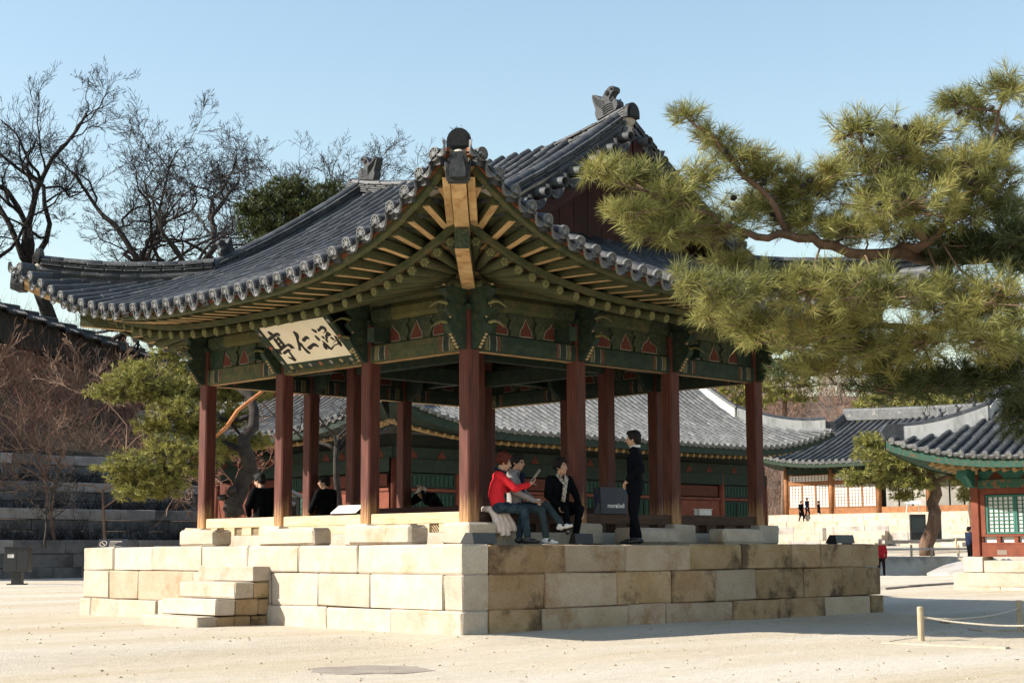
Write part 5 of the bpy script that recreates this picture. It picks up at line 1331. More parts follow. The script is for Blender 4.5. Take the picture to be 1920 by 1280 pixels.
def tuft(mb, c, ax, L, n, w, rr, cone=1.15):
    ax = ax.normalized(); a = ax.orthogonal().normalized(); b = ax.cross(a)
    vs = []; fs = []
    for k in range(n):
        ph = rr.uniform(0, 6.283); th = abs(rr.gauss(cone * .62, cone * .34)); d = ax * math.cos(th) + (a * math.cos(ph) + b * math.sin(ph)) * math.sin(th)
        o = c + ax * rr.uniform(-.45, .25) * L; l = L * rr.uniform(.7, 1.1); s = d.cross(Vector((rr.gauss(0, 1), rr.gauss(0, 1), rr.gauss(0, 1)))).normalized() * w
        e = o + d * l + Vector((0, 0, -.06 * l)); i = len(vs); vs += [o - s, o + s, o + d * l * .6 + s * .8, e, o + d * l * .6 - s * .8]; fs.append((i, i + 1, i + 2, i + 3, i + 4))
    mb.add(vs, fs)
def clump_tufts(nm, tw, c, R, n, L, nn, w, rr, up=.45, twig=.006, shell=.0):
    """R=(right, up, depth) radii in camera-free world axes given as 3 vectors"""
    c = Vector(c)
    for k in range(n):
        u = Vector((rr.gauss(0, 1), rr.gauss(0, 1), rr.gauss(0, 1))).normalized() * (shell + (1 - shell) * rr.random()) ** .7
        p = c + R[0] * u.x + R[1] * u.y + R[2] * u.z
        j = c + R[0] * rr.gauss(0, .38) + R[1] * rr.gauss(-.1, .25) + R[2] * rr.gauss(0, .38)
        ax = (p - j).normalized() * .8 + Vector((rr.gauss(0, .4), rr.gauss(0, .4), up + rr.gauss(0, .3)))
        tuft(nm, p, ax, L * rr.uniform(.8, 1.15), nn, w, rr)
        if twig and rr.random() < .5: tw.tube([j, j.lerp(p, .6) + Vector((0, 0, -.02)), p], [twig * .8, twig * .6, twig * .4], 3, 0, False)

# the pine that leans in from the right
DP = 12.6; rr = random.Random(17)
pine = thing('pine_tree', 'large sunlit pine leaning in from the right in front of the roof', 'tree', at(2230, 1290, DP + 1))
CL = [(1130,312,58,30,-.2),(1195,335,70,36,0),(1262,372,80,42,0),(1180,398,68,36,.1),(1245,432,105,40,.1),(1340,425,90,46,.2),(1290,215,42,22,0),(1335,258,52,30,0),(1385,300,66,40,.1),(1432,325,66,44,.2),(1420,388,90,50,.3),(1520,352,88,54,.2),(1500,412,100,44,.3),(1605,240,62,34,0),(1640,302,108,66,0),(1720,250,98,54,.2),(1785,330,120,80,0),(1705,382,118,60,-.2),(1855,330,90,86,.3),(1620,422,110,42,.2),(1740,440,100,36,.4),(1830,200,72,40,.2),(1892,165,62,44,.3),(1885,262,64,60,.3),(1790,188,42,20,.2),
      (1290,528,46,34,-.3),(1362,556,80,48,-.3),(1442,530,88,44,-.3),(1542,540,108,54,-.4),(1650,548,118,56,-.4),(1762,550,118,58,-.4),(1872,560,100,64,-.3),(1400,612,78,40,-.2),(1500,626,106,46,-.3),(1602,640,118,50,-.3),(1722,640,108,46,-.3),(1842,630,100,50,-.2),(1545,690,92,28,0),(1650,692,84,30,0),(1590,585,90,50,0),(1810,590,90,50,0),(1560,655,90,36,.2),(1680,662,90,36,.2),(1885,640,70,50,.1),(1330,590,50,34,-.1),(1560,330,60,40,.4),(1470,360,60,40,.4),(1640,370,80,44,.3),(1310,330,60,34,.3),(1880,390,70,40,.2),(1800,400,80,40,.2),(1370,490,60,24,.3),(1700,320,80,50,.4),(1560,440,80,26,.5)]
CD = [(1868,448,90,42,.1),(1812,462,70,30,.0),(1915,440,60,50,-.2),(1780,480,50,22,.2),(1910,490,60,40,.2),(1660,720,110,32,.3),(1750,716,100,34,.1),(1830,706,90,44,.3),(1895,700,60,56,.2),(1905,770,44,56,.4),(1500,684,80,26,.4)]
nd_ = MB(); twg = MB(); dk_ = MB(); hubs = []
def prad(rx, ry, D, dep=.62): s_ = D / FPX; return (RT * rx * s_, UP * ry * s_, FW * rx * s_ * dep)
for (px, py, rx, ry, dd) in CL:
    D = DP + dd + rr.uniform(-.25, .25); c = at(px, py, D); hubs.append((c, D))
    n = int(math.pi * rx * ry / 560 * 2.3) + 8
    clump_tufts(nd_, twg, c, prad(rx * .92, ry * .92, D), n, .135, 46, .0015, rr)
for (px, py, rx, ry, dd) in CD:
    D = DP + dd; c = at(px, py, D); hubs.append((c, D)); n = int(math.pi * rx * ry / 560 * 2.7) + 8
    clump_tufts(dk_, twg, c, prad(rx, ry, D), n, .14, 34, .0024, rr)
lm = MB()
def limb(pp, r0, r1, target=lm, n=7):
    P = [at(x, y, DP + d) for x, y, d in pp]; fine = []
    for i in range(len(P) - 1):
        for t in (0, .33, .67): q = P[i].lerp(P[i + 1], t); fine.append(q + Vector((rr.gauss(0, .015), rr.gauss(0, .015), rr.gauss(0, .012))))
    fine.append(P[-1]); m = len(fine); target.tube(fine, [r0 + (r1 - r0) * i / (m - 1) for i in range(m)], n); return fine
L1 = limb([(2230, 1300, 1), (2215, 1000, 1), (2150, 760, 1), (2110, 600, 1), (2040, 500, .8)], .17, .10)
L1 += limb([(2040, 500, .8), (1930, 480, .9), (1820, 478, .8), (1740, 482, .5), (1690, 468, .1)], .095, .065)
L2 = limb([(1700, 470, .1), (1620, 478, .1), (1540, 458, .1), (1480, 440, .1), (1420, 442, .1), (1370, 430, .1), (1310, 395, 0), (1240, 372, 0), (1150, 340, -.1)], .05, .01)
L3 = limb([(1690, 470, .1), (1735, 455, 0), (1790, 410, 0), (1830, 350, .1), (1860, 260, .2), (1885, 180, .3)], .04, .01)
L4 = limb([(1735, 455, 0), (1700, 400, 0), (1650, 330, 0), (1610, 260, 0)], .035, .01)
L5 = limb([(1480, 440, .1), (1440, 370, .1), (1380, 310, .1), (1330, 258, 0), (1272, 205, 0)], .03, .008)
L6 = limb([(2090, 560, .8), (1960, 600, .6), (1840, 615, .4), (1720, 615, .35), (1600, 612, .3), (1480, 595, .2), (1380, 585, 0), (1290, 545, -.2)], .045, .008)
L7 = limb([(2120, 640, 1.0), (1990, 680, 2.0), (1880, 690, 2.4), (1760, 700, 2.4), (1640, 705, 2.3)], .04, .01)
sk = L1 + L2 + L3 + L4 + L5 + L6 + L7
for c, D in hubs:
    q = min(sk, key=lambda p: (p - c).length); mid_ = q.lerp(c, .5) + Vector((rr.gauss(0, .05), rr.gauss(0, .05), rr.gauss(0, .05)))
    if (q - c).length > .1: lm.tube([q, mid_, c], [.010, .008, .005], 5)
lm.build('limbs', m_bark_pine, pine, True)
o = nd_.build('needles', m_needle, pine); o['kind'] = 'stuff'; o = dk_.build('shaded_needles', needle_mat('old_pine_needles', (.014, .030, .010), (.075, .095, .028), (.08, .05, .02)), pine); o['kind'] = 'stuff'; o = twg.build('twigs', m_bark_pine, pine); o['kind'] = 'stuff'  # lower clumps: canopy shade put into the dark needle colour
mbc = MB(); mbc.ell((0, 0, 0), (.022, .022, .032), 0, 7, 5)
for k in range(5): mbc.ell((0, 0, -.02 + k * .01), (.026 - abs(k - 2) * .004,) * 2 + (.006,), 0, 7, 4)
mcone = mbc.mesh('pine_cone', m_bark_dk)
for k in range(60):
    px, py, rx, ry, dd = rr.choice(CL[8:22]); p = at(px + rr.uniform(-.5, .5) * rx, py + rr.uniform(-.4, .5) * ry, DP + dd - rx * .3 * DP / FPX); link('pine_cone', mcone, pine, Matrix.Translation(p) @ Matrix.Rotation(rr.uniform(0, 3), 4, 'X'))

def conifer(name, label, pads, D0, limbs, mats, seed, L, nn, w, dens, group=None, base=None, up=.35, bark=m_bark_pine, dep=.8, tw_r=.008):
    """pads: (px,py,rx,ry,dD) ; limbs: list of (points (px,py,dD), r0, r1)"""
    rr = random.Random(seed); b = base if base is not None else at(limbs[0][0][0][0], limbs[0][0][0][1], D0)
    root = thing(name, label, 'tree', b, 0, group); nm = MB(); tw = MB(); lb = MB(); sk_ = []
    for pp, r0, r1 in limbs:
        P = [at(x, y, D0 + d) for x, y, d in pp]; fine = []
        for i in range(len(P) - 1):
            for t in (0, .5): fine.append(P[i].lerp(P[i + 1], t) + Vector((rr.gauss(0, r0 * .2), rr.gauss(0, r0 * .2), 0)))
        fine.append(P[-1]); m = len(fine); lb.tube(fine, [r0 + (r1 - r0) * i / (m - 1) for i in range(m)], 7); sk_ += fine
    for (px, py, rx, ry, dd) in pads:
        D = D0 + dd + rr.uniform(-.4, .4); c = at(px, py, D); s_ = D / FPX; A_ = math.pi * rx * ry * s_ * s_
        clump_tufts(nm, tw, c, (RT * rx * s_, UP * ry * s_, FW * rx * s_ * dep), int(A_ / (L * L) * dens) + 8, L, nn, w, rr, up, tw_r)
        q = min(sk_, key=lambda p: (p - c).length); lb.tube([q, q.lerp(c, .6) + Vector((0, 0, -.1)), c], [.05, .035, .02], 5)
    lb.build('trunk', bark, root, True); o = nm.build('crown', mats, root); o['kind'] = 'stuff'; o = tw.build('twigs', m_bark_dk, root); o['kind'] = 'stuff'; return root
# pine left of the pavilion
conifer('pine_tree', 'spreading pine with a knotty dark trunk left of the pavilion', [(215,735,60,22,0),(262,712,70,26,.5),(310,735,70,30,.5),(330,770,60,30,0),(360,730,50,30,1),(260,690,50,16,1),(395,700,60,34,1.5),(430,740,60,30,1.5),(300,800,60,22,0),(330,840,70,26,-.5),(250,865,52,20,-1),(215,880,46,14,-1),(270,900,72,24,-1),(330,880,60,26,-.5),(250,925,44,14,-1),(310,915,52,18,-.8),(370,800,50,40,.5),(385,850,42,34,0),(430,835,60,22,.5),(470,828,46,16,1),(350,690,46,24,1.5),(320,660,40,18,2),(440,780,44,26,1.5),(480,730,40,26,2)], 43,
        [([(440, 965, 0), (448, 925, 0), (470, 880, .1), (462, 845, 0), (475, 800, .3), (470, 740, .8), (430, 700, 1.2)], .28, .10), ([(468, 850, 0), (420, 830, .2), (360, 850, -.3), (300, 880, -.8), (230, 890, -1)], .09, .03), ([(470, 780, .5), (430, 790, .8), (360, 760, .5), (290, 730, .3), (220, 735, 0)], .08, .02)], m_needle_mid, 31, .17, 18, .0075, 5.5, None, at(440, 985, 43), bark=m_bark_dk)
ob = MB(); P = [at(*q) for q in ((385, 838, 42.7), (408, 815, 42.6), (425, 800, 42.6), (445, 770, 42.8), (470, 750, 43), (490, 735, 43.2), (505, 722, 43.3))]; ob.tube(P, [.02, .05, .062, .056, .05, .045, .03], 8); 
ob.build('orange_bough', m_bark_orange, bpy.data.objects['pine_tree.001'], True)
kb = MB(); rk = random.Random(5)
for k in range(5): kb.ell(at(432 + rk.uniform(-16, 16), 935 + rk.uniform(-24, 22), 42.8 + rk.uniform(-.1, .2)), (rk.uniform(.08, .16), rk.uniform(.08, .16), rk.uniform(.08, .16)), 0, 8, 6)
kb.build('burl', m_bark_dk, bpy.data.objects['pine_tree.001'], True)
# dark evergreen behind the roof
conifer('evergreen_tree', 'dense dark evergreen rising behind the left roof slope', [(545,350,50,22,0),(500,370,44,20,0),(590,368,50,22,0),(540,385,80,26,0),(480,400,46,20,0),(600,395,50,24,0),(560,415,90,26,0),(490,428,50,22,0),(620,350,26,12,0),(455,385,20,8,0),(620,420,40,20,0),(520,445,70,24,0)], 78, [([(555, 640, 0), (552, 500, 0), (548, 400, 0), (545, 345, 0)], .35, .06)], m_needle_dark, 47, .28, 16, .018, 4.5, base=base_on(555, 78))
# pine in front of the far hall
conifer('pine_tree', 'leaning pine with a thick scaly trunk before the far hall', [(1610,890,44,14,0),(1650,900,60,16,0),(1700,905,60,16,0),(1690,870,60,20,0),(1640,855,44,18,.5),(1720,850,50,22,.5),(1770,870,46,22,0),(1810,900,36,22,0),(1700,930,34,10,0),(1630,830,40,20,1),(1600,905,20,8,0),(1790,840,46,20,1),(1680,835,50,20,1),(1815,930,24,14,0),(1740,905,40,12,0)], 84,
        [([(1737, 1042, 0), (1742, 1000, 0), (1752, 960, 0), (1754, 925, 0), (1750, 900, .3), (1730, 885, .3), (1700, 880, .2), (1680, 870, .2)], .42, .16), ([(1752, 915, 0), (1700, 905, 0), (1640, 902, 0), (1610, 892, 0)], .15, .04), ([(1752, 905, 0), (1780, 890, 0), (1810, 900, 0)], .15, .05)], m_needle_mid, 53, .30, 16, .015, 5)
conifer('pine_tree', 'second pine half hidden behind the small hall', [(1860,880,40,20,0),(1835,905,30,18,0),(1880,850,40,22,0),(1850,840,40,18,0)], 92, [([(1832, 1030, 0), (1826, 990, 0), (1820, 950, 0), (1835, 900, 0)], .35, .15)], m_needle_mid, 57, .30, 16, .015, 5)
# wooded rise far behind
def fz(x, y):
    p = Vector((x - CAM.x, y - CAM.y, 0)); d = p.dot(DV); s = p.dot(SV); return -.5 + 28 * SM(150, 235, d) * (.75 + .25 * noise.noise((s * .02, d * .02, 3))) + 8 * SM(230, 400, d)
mb = MB(); xs = rng(-160, 240, 50); ds = rng(146, 480, 40); mb.add([tuple(Vector((CAM.x, CAM.y, 0)) + DV * d + SV * s + Vector((0, 0, fz(*((Vector((CAM.x, CAM.y, 0)) + DV * d + SV * s)[:2]))))) for s in xs for d in ds], [(i * 41 + j, (i + 1) * 41 + j, (i + 1) * 41 + j + 1, i * 41 + j + 1) for i in range(50) for j in range(40)])
struct(mb.build('wooded_hill', MAT('wood_floor', (.09, .062, .045), (.15, .105, .080), .15, .95, .5, 3, 0), None, True))
_w = []
rw_ = random.Random(77)
for k in range(700):
    d = rw_.uniform(150, 240); s_ = rw_.uniform(20, 95) * d / 200; q_ = Vector((CAM.x, CAM.y, 0)) + DV * d + SV * s_; _w.append((q_.x, q_.y, fz(q_.x, q_.y)))
twig_cloud('far_wood', 'brown leafless wood covering the far rise', _w, m_twig, 78, 3, 7, 9, .035, .3)
def far_base(px, D): p = at(px, 900, D); return Vector((p.x, p.y, fz(p.x, p.y)))
def flab(k, px):
    ordn = ['first', 'second', 'third', 'fourth', 'fifth', 'sixth', 'seventh', 'eighth', 'ninth', 'tenth', 'eleventh', 'twelfth', 'thirteenth', 'fourteenth', 'fifteenth', 'sixteenth', 'seventeenth', 'eighteenth', 'nineteenth', 'twentieth', 'twenty-first', 'twenty-second', 'twenty-third', 'twenty-fourth', 'twenty-fifth', 'twenty-sixth']
    return ordn[k] + ' brown bare tree from the left on the far wooded rise'
rr = random.Random(71); fb = None
for k in range(26):
    px = 1260 + 27 * k + rr.uniform(-12, 12); D = rr.uniform(160, 230); b = far_base(px, D); top = at(px, rr.uniform(690, 745), D).z
    if k < 5:
        t = bare_tree('bare_tree', 'x', b, max(5, (top - b.z)), rr.uniform(-.05, .05), 200 + k, .6, .16, 'brown bare trees on the far wooded rise', m_twig, 4, (6, 9), .03)
        protos = [t] if k == 0 else protos + [t]; t['label'] = flab(k, px)
    else:
        pr = rr.choice(protos); s_ = (top - b.z) / 14
        dup(pr, Matrix.Translation(b) @ Matrix.Rotation(rr.uniform(0, 6), 4, 'Z') @ Matrix.Scale(max(.5, min(1.3, s_)), 4), flab(k, px))
fpads = lambda x, y, s: [(x + dx * s, y + dy * s, 26 * s, 9 * s, 0) for dx, dy in ((0, -34), (-22, -22), (20, -20), (-6, -12), (-30, -4), (28, -6), (0, 4), (-18, 12), (22, 12))]
for q, (x, y, s, D) in enumerate(((1395, 740, 1.3, 170), (1470, 730, 1.5, 160), (1690, 760, 1.4, 150), (1760, 745, 1.5, 150), (1640, 790, 1.3, 145), (1840, 770, 1.4, 150), (1890, 730, 1.5, 155), (1760, 800, 1.4, 142))):
    lab = ['far pine just right of the last pavilion pillar', 'far pine behind the ridge of the pale roof', 'far pine left of the small hall ridge', 'far pine above the small hall ridge', 'low far pine beside the dark gabled roof', 'far pine behind the small hall roof figures', 'far pine at the right border above the small hall', 'low far pine between the two right hand roofs'][q]
    bb = far_base(x, D); conifer('pine_tree', lab, fpads(x, y, s), D, [([(x, 640 + (1029 - 640) - (bb.z - CAM.z) / D * FPX * .99, 0), (x + 3, y + 20, 0), (x, y - 20 * s, 0)], .35, .12)], m_needle_mid, 300 + q, .55, 12, .03, 2.6, 'pines on the far rise', bb, tw_r=.02)
# unseen evergreens added beyond the left border to shade the slope and retaining walls
for q, (x, y, h) in enumerate(((6, 56, 15), (0, 61, 19), (7, 63, 15), (-5, 57, 18), (-12, 62, 19), (3, 53.5, 12))):
    root = thing('evergreen_tree', ['nearest evergreen standing on the slope outside the left border', 'second evergreen standing outside the left border', 'third evergreen standing outside the left border', 'fourth evergreen standing outside the left border', 'farthest evergreen standing outside the left border', 'smallest evergreen standing outside the left border'][q], 'tree', (x, y, hz(x, y)), 0, 'evergreens beyond the left border'); rr = random.Random(400 + q)
    t = MB(); t.tube([(x, y, hz(x, y) - .5), (x + .2, y, hz(x, y) + h * .5), (x, y, hz(x, y) + h)], [.35, .22, .05], 7); t.build('trunk', m_bark_pine, root)
    nm = MB(); tw = MB()
    for k in range(26):
        zz = h * (.25 + .75 * k / 26); r_ = 3.4 * (1 - .75 * k / 26); a = rr.uniform(0, 6.28); c = Vector((x + math.cos(a) * r_ * .6, y + math.sin(a) * r_ * .6, hz(x, y) + zz))
        clump_tufts(nm, tw, c, (Vector((r_ * .7, 0, 0)), Vector((0, r_ * .7, 0)), Vector((0, 0, .8))), 70, .6, 12, .07, rr, .3, 0)
    o = nm.build('crown', m_needle_dark, root); o['kind'] = 'stuff'
# ================================================================== people
m_skin = MAT('skin', (.40, .235, .155), (.44, .265, .18), 6, .6, 0, 30, 0, spec=.4)
m_hair = MAT('black_hair', (.006, .005, .005), (.010, .009, .008), 40, .7, .5, 60, 0, spec=.2)
m_hair_red = MAT('auburn_hair', (.050, .009, .006), (.11, .024, .013), 60, .7, 1.0, 45, 0, spec=.2)
m_eyew = MAT('eye_white', (.6, .58, .55)); m_eyeb = MAT('eye_dark', (.02, .012, .01)); m_lip = MAT('lips', (.30, .09, .07))
def cloth(name, c, k=1.25, bs=35): return MAT(name, c, tuple(min(1, x * k) for x in c), 14, .9, .35, bs, 0, spec=.06)
m_red = cloth('red_jersey', (.50, .022, .030)); m_navy = cloth('navy_cloth', (.010, .014, .030)); m_grey = cloth('grey_wool', (.22, .205, .20)); m_blackcloth = cloth('black_cloth', (.004, .0045, .0055)); m_suit = cloth('dark_suit', (.0035, .0042, .0065))
m_pantgrey = cloth('slate_trousers', (.028, .040, .045)); m_pantprint = cloth('patterned_trousers', (.012, .020, .026), 3.2, 60); m_pale = cloth('pale_jacket', (.58, .48, .42)); m_maroon = cloth('maroon_top', (.045, .010, .012)); m_cap = cloth('pale_cap', (.52, .46, .38)); m_whitecloth = cloth('white_cloth', (.62, .62, .62)); m_bluecloth = cloth('dark_blue_down', (.012, .018, .038)); m_redcoat = cloth('red_jacket', (.30, .016, .022)); m_brownpant = cloth('dark_brown_trousers', (.022, .012, .012))
m_shoe_w = MAT('white_leather', (.60, .60, .58), None, 5, .5, 0, 30, 0); m_shoe_b = MAT('black_leather', (.008, .008, .009), None, 5, .4, 0, 30, 0, spec=.5); m_scarf = MAT('scarf_print', (.50, .46, .38), (.10, .085, .065), 38, .8, 0, 30, 0, lo=.48, hi=.54)
def remesh(mb, name, mat, voxel, sm=5):
    me = mb.mesh(name + '_src', mat); o = bpy.data.objects.new('tmp', me); COL.objects.link(o)
    m = o.modifiers.new('r', 'REMESH'); m.mode = 'VOXEL'; m.voxel_size = voxel; m.use_smooth_shade = True
    if sm: s = o.modifiers.new('s', 'SMOOTH'); s.factor = .5; s.iterations = sm
    dg = bpy.context.evaluated_depsgraph_get(); out = bpy.data.meshes.new_from_object(o.evaluated_get(dg)); out.name = name
    bpy.data.objects.remove(o); bpy.data.meshes.remove(me)
    out.materials.clear(); out.materials.append(mat)
    out.polygons.foreach_set('use_smooth', [True] * len(out.polygons)); return out
V = Vector
def cap_(mb, a, b, ra, rb, n=10, fl=1.0):
    a = V(a); b = V(b); d = (b - a); L = d.length
    if L < 1e-4: mb.ell(a, (ra, ra, ra), 0, n, 8); return
    P = []; Rr = []
    dn = d / L
    for q in (-1, -.85, -.5): P.append(a + dn * ra * q); Rr.append(ra * math.sqrt(max(.02, 1 - q * q)))
    for t in (0, .33, .67, 1): P.append(a.lerp(b, t)); Rr.append(ra + (rb - ra) * t)
    for q in (.5, .85, 1): P.append(b + dn * rb * q); Rr.append(rb * math.sqrt(max(.02, 1 - q * q)))
    mb.tube(P, Rr, n, 0, True, None, fl)
STAND = dict(head=(0, .02, 1.585), neck=(0, -.01, 1.46), chest=(0, 0, 1.27), waist=(0, 0, 1.06), pelvis=(0, 0, .94),
             shL=(-.185, -.01, 1.40), elL=(-.24, -.03, 1.12), wrL=(-.24, .06, .88), shR=(.185, -.01, 1.40), elR=(.24, -.03, 1.12), wrR=(.24, .06, .88),
             hiL=(-.095, 0, .90), knL=(-.10, .03, .49), anL=(-.10, -.02, .09), hiR=(.095, 0, .90), knR=(.10, .03, .49), anR=(.10, -.02, .09), toeL=(-.05, 1, 0), toeR=(.05, 1, 0), handL=(0, .25, -1), handR=(0, .25, -1), face=(0, 1, 0))
def sit(seat=.50):
    j = dict(STAND); s = seat + .10 - .94
    for k in ('head', 'neck', 'chest', 'waist', 'pelvis', 'shL', 'shR', 'elL', 'elR', 'wrL', 'wrR', 'hiL', 'hiR'): j[k] = tuple(V(STAND[k]) + V((0, 0, s)))
    j.update(knL=(-.11, .43, seat + .05), knR=(.11, .43, seat + .05), anL=(-.11, .40, .09), anR=(.11, .40, .09), wrL=(-.12, .36, seat + .16), wrR=(.12, .36, seat + .16), elL=(-.24, .08, seat + .30), elR=(.24, .08, seat + .30), handL=(.3, 1, -.3), handR=(-.3, 1, -.3)); return j
def person(label, loc, rz, J, top=m_blackcloth, trs=m_blackcloth, shoe=m_shoe_b, hair='short', hairm=m_hair, vox=.011, coat=0, bulk=1.0, group=None, collar=None, under=None, shoe_c=None, sc=1.0):
    root = thing('person', label, 'person', loc, rz, group); Mx = WM[root.name] @ Matrix.Scale(sc, 4)
    def put(nm, me, par=root): return link(nm, me, par, Mx)
    g = {k: V(v) for k, v in J.items()}
    f = g['face'].normalized(); hc = g['head']; rt = f.cross(V((0, 0, 1))).normalized(); hu = rt.cross(f).normalized()
    fine = vox < .015
    b = MB()
    rot = Matrix((rt, f, hu)).transposed()
    hp = lambda x, y, z: hc + rt * x + f * y + hu * z
    b.ell(hp(0, -.012, .030), (.076, .094, .090), 0, 14, 10, rot); b.ell(hp(0, .018, -.035), (.060, .072, .082), 0, 14, 10, rot); b.ell(hp(0, .040, -.088), (.034, .036, .030), 0, 10, 8, rot)
    cap_(b, hp(0, .088, .012), hp(0, .108, -.022), .010, .015, 8); b.ell(hp(0, .100, -.026), (.018, .012, .010), 0, 8, 6, rot)
    b.ell(hp(0, .078, .030), (.052, .018, .012), 0, 10, 6, rot); b.ell(hp(0, .082, -.058), (.026, .014, .012), 0, 8, 6, rot)
    for s in (-1, 1): b.ell(hp(s * .076, -.012, -.005), (.012, .020, .032), 0, 8, 6, rot); b.ell(hp(s * .035, .066, -.028), (.022, .018, .020), 0, 8, 6, rot)
    cap_(b, g['neck'] - V((0, 0, .03)), hp(0, -.02, -.05), .054, .050)
    cap_(b, g['chest'] + V((0, 0, .06)), g['neck'], .072, .045); cap_(b, g['pelvis'], g['waist'], .085, .075); cap_(b, g['waist'], g['chest'], .075, .082)
    cap_(b, g['shL'], g['shR'], .055, .055)
    for s in 'LR':
        cap_(b, g['sh' + s], g['el' + s], .048, .038); cap_(b, g['el' + s], g['wr' + s], .038, .025)
        cap_(b, g['hi' + s], g['kn' + s], .080, .052); cap_(b, g['kn' + s], g['an' + s], .050, .034)
        t = g['toe' + s].normalized(); an = g['an' + s]; cap_(b, an + V((0, 0, -.04)) - t * .03, an + V((0, 0, -.055)) + t * .14, .034, .028)
        # hand: palm, four fingers, thumb from its side
        w = g['wr' + s]; d = g['hand' + s].normalized(); sd = d.cross(V((0, 0, 1)))
        if sd.length < .2: sd = d.cross(V((0, 1, 0)))
        sd.normalize(); nn = sd.cross(d); sg = 1 if s == 'L' else -1; inn = sd * (1 if (sd.x > 0) == (s == 'L') else -1)
        pc = w + d * .05; b.ell(pc, (.040, .048, .018), 0, 10, 8, Matrix((sd, d, nn)).transposed()); cap_(b, w, pc, .026, .026)
        for q, (o_, l_) in enumerate(((.030, .072), (.010, .082), (-.010, .076), (-.029, .060))):
            k0 = w + d * .085 + inn * o_; k1 = k0 + (d * .8 - nn * .35 * sg).normalized() * l_ * .5; k2 = k1 + (d * .55 - nn * .7 * sg).normalized() * l_ * .5
            cap_(b, k0, k1, .0092, .0085, 6); cap_(b, k1, k2, .0085, .0075, 6)
        k0 = w + d * .035 + inn * .032; k1 = k0 + (d * .6 + inn * .7).normalized() * .035; cap_(b, k0, k1, .012, .010, 6); cap_(b, k1, k1 + (d * .9 + inn * .2).normalized() * .030, .010, .008, 6)
    body = put('body', remesh(b, 'body', m_skin, .009 if fine else .02, 2))
    if fine:
        for s in (-1, 1):
            e = MB(); e.ell(hp(s * .031, .079, .008), (.013, .006, .0075), 0, 8, 6, rot); e.ell(hp(s * .031, .0825, .008), (.0065, .005, .0065), 1, 8, 6, rot); put('eye', e.mesh('eye', [m_eyew, m_eyeb], True), body)
            e = MB(); e.tube([hp(s * .014, .090, .028), hp(s * .032, .090, .033), hp(s * .050, .080, .027)], .0035, 5); put('eyebrow', e.mesh('eyebrow', m_hair), body)
        e = MB(); e.ell(hp(0, .094, -.058), (.022, .006, .007), 0, 8, 6, rot); put('mouth', e.mesh('mouth', m_lip, True), body)
    # hair
    h = MB()
    if hair == 'short':
        h.ell(hp(0, -.026, .052), (.096, .106, .098), 0, 14, 10, rot); h.ell(hp(0, -.066, .0), (.088, .064, .085), 0, 12, 8, rot); h.ell(hp(0, .045, .096), (.080, .062, .044), 0, 12, 8, rot)
        for s in (-1, 1): h.ell(hp(s * .076, .005, .030), (.020, .050, .045), 0, 10, 8, rot)
        put('hair', remesh(h, 'hair', hairm, .012, 2), body)
    elif hair in ('curly', 'perm'):
        rr = random.Random(9)
        for k in range(120):
            u = V((rr.gauss(0, 1), rr.gauss(0, 1) - .3, rr.gauss(0, 1) + .45)).normalized()
            if u.y > .45 and u.z < .55: continue
            if u.z < -.35: continue
            h.ell(hp(u.x * .104, u.y * .114 - .020, u.z * .120 + .040), (.026, .026, .026), 0, 6, 5)
        h.ell(hp(0, -.028, .046), (.096, .104, .100), 0, 12, 8, rot)
        put('hair', remesh(h, 'hair', hairm, .010, 0), body)
    elif hair == 'cap':
        h.ell(hp(0, -.01, .055), (.092, .104, .078), 0, 14, 9, rot); cap_(h, hp(-.04, .09, .045), hp(.04, .09, .045), .03, .03); h.ell(hp(0, .135, .040), (.070, .060, .010), 0, 12, 6, rot)
        put('cap', remesh(h, 'cap', m_cap, .012, 2), body)
        h = MB(); h.ell(hp(0, -.03, -.01), (.082, .082, .075), 0, 12, 8, rot); put('hair', h.mesh('hair', hairm, True), body)
    elif hair == 'grey':
        h.ell(hp(0, -.02, .035), (.084, .095, .088), 0, 14, 10, rot); put('hair', h.mesh('hair', MAT('grey_hair', (.35, .32, .30)), True), body)
    # trousers
    t = MB(); bk = bulk
    cap_(t, g['hiL'], g['hiR'], .105, .105); cap_(t, g['pelvis'], g['waist'] - V((0, 0, .03)), .125, .118)
    for s in 'LR': cap_(t, g['hi' + s], g['kn' + s], .095, .070); cap_(t, g['kn' + s], g['an' + s] + V((0, 0, .03)), .068, .054)
    put('trousers', remesh(t, 'trousers', trs, .014 if fine else .024, 3))
    # jacket
    c = MB(); up = g['chest'] - g['waist']
    c_l = V((-.075, 0, 0)); c_r = V((.075, 0, 0))
    ctr = (g['shL'] + g['shR']) / 2; ax = (g['shR'] - g['shL']).normalized()
    for s in (-1, 1):
        cap_(c, g['pelvis'] + ax * s * .055, g['waist'] + ax * s * .05, .105 * bk + .012, .102 * bk + .012); cap_(c, g['waist'] + ax * s * .05, g['chest'] + ax * s * .065, .102 * bk + .012, .105 * bk + .012)
        cap_(c, g['chest'] + ax * s * .06, ctr + ax * s * .09 + V((0, 0, -.03)), .10 * bk + .01, .075)
    cap_(c, g['shL'], g['shR'], .070, .070); cap_(c, ctr, g['neck'] + V((0, 0, -.02)), .075, .060)
    for s in 'LR': cap_(c, g['sh' + s], g['el' + s], .066 * bk + .004, .056 * bk + .004); cap_(c, g['el' + s], g['wr' + s] - (g['wr' + s] - g['el' + s]).normalized() * .01, .056 * bk + .004, .043 * bk)
    if coat:
        for s in 'LR': k_ = g['hi' + s].lerp(g['kn' + s], coat); cap_(c, g['hi' + s], k_, .125, .118)
        cap_(c, g['hiL'].lerp(g['knL'], coat * .8), g['hiR'].lerp(g['knR'], coat * .8), .11, .11)
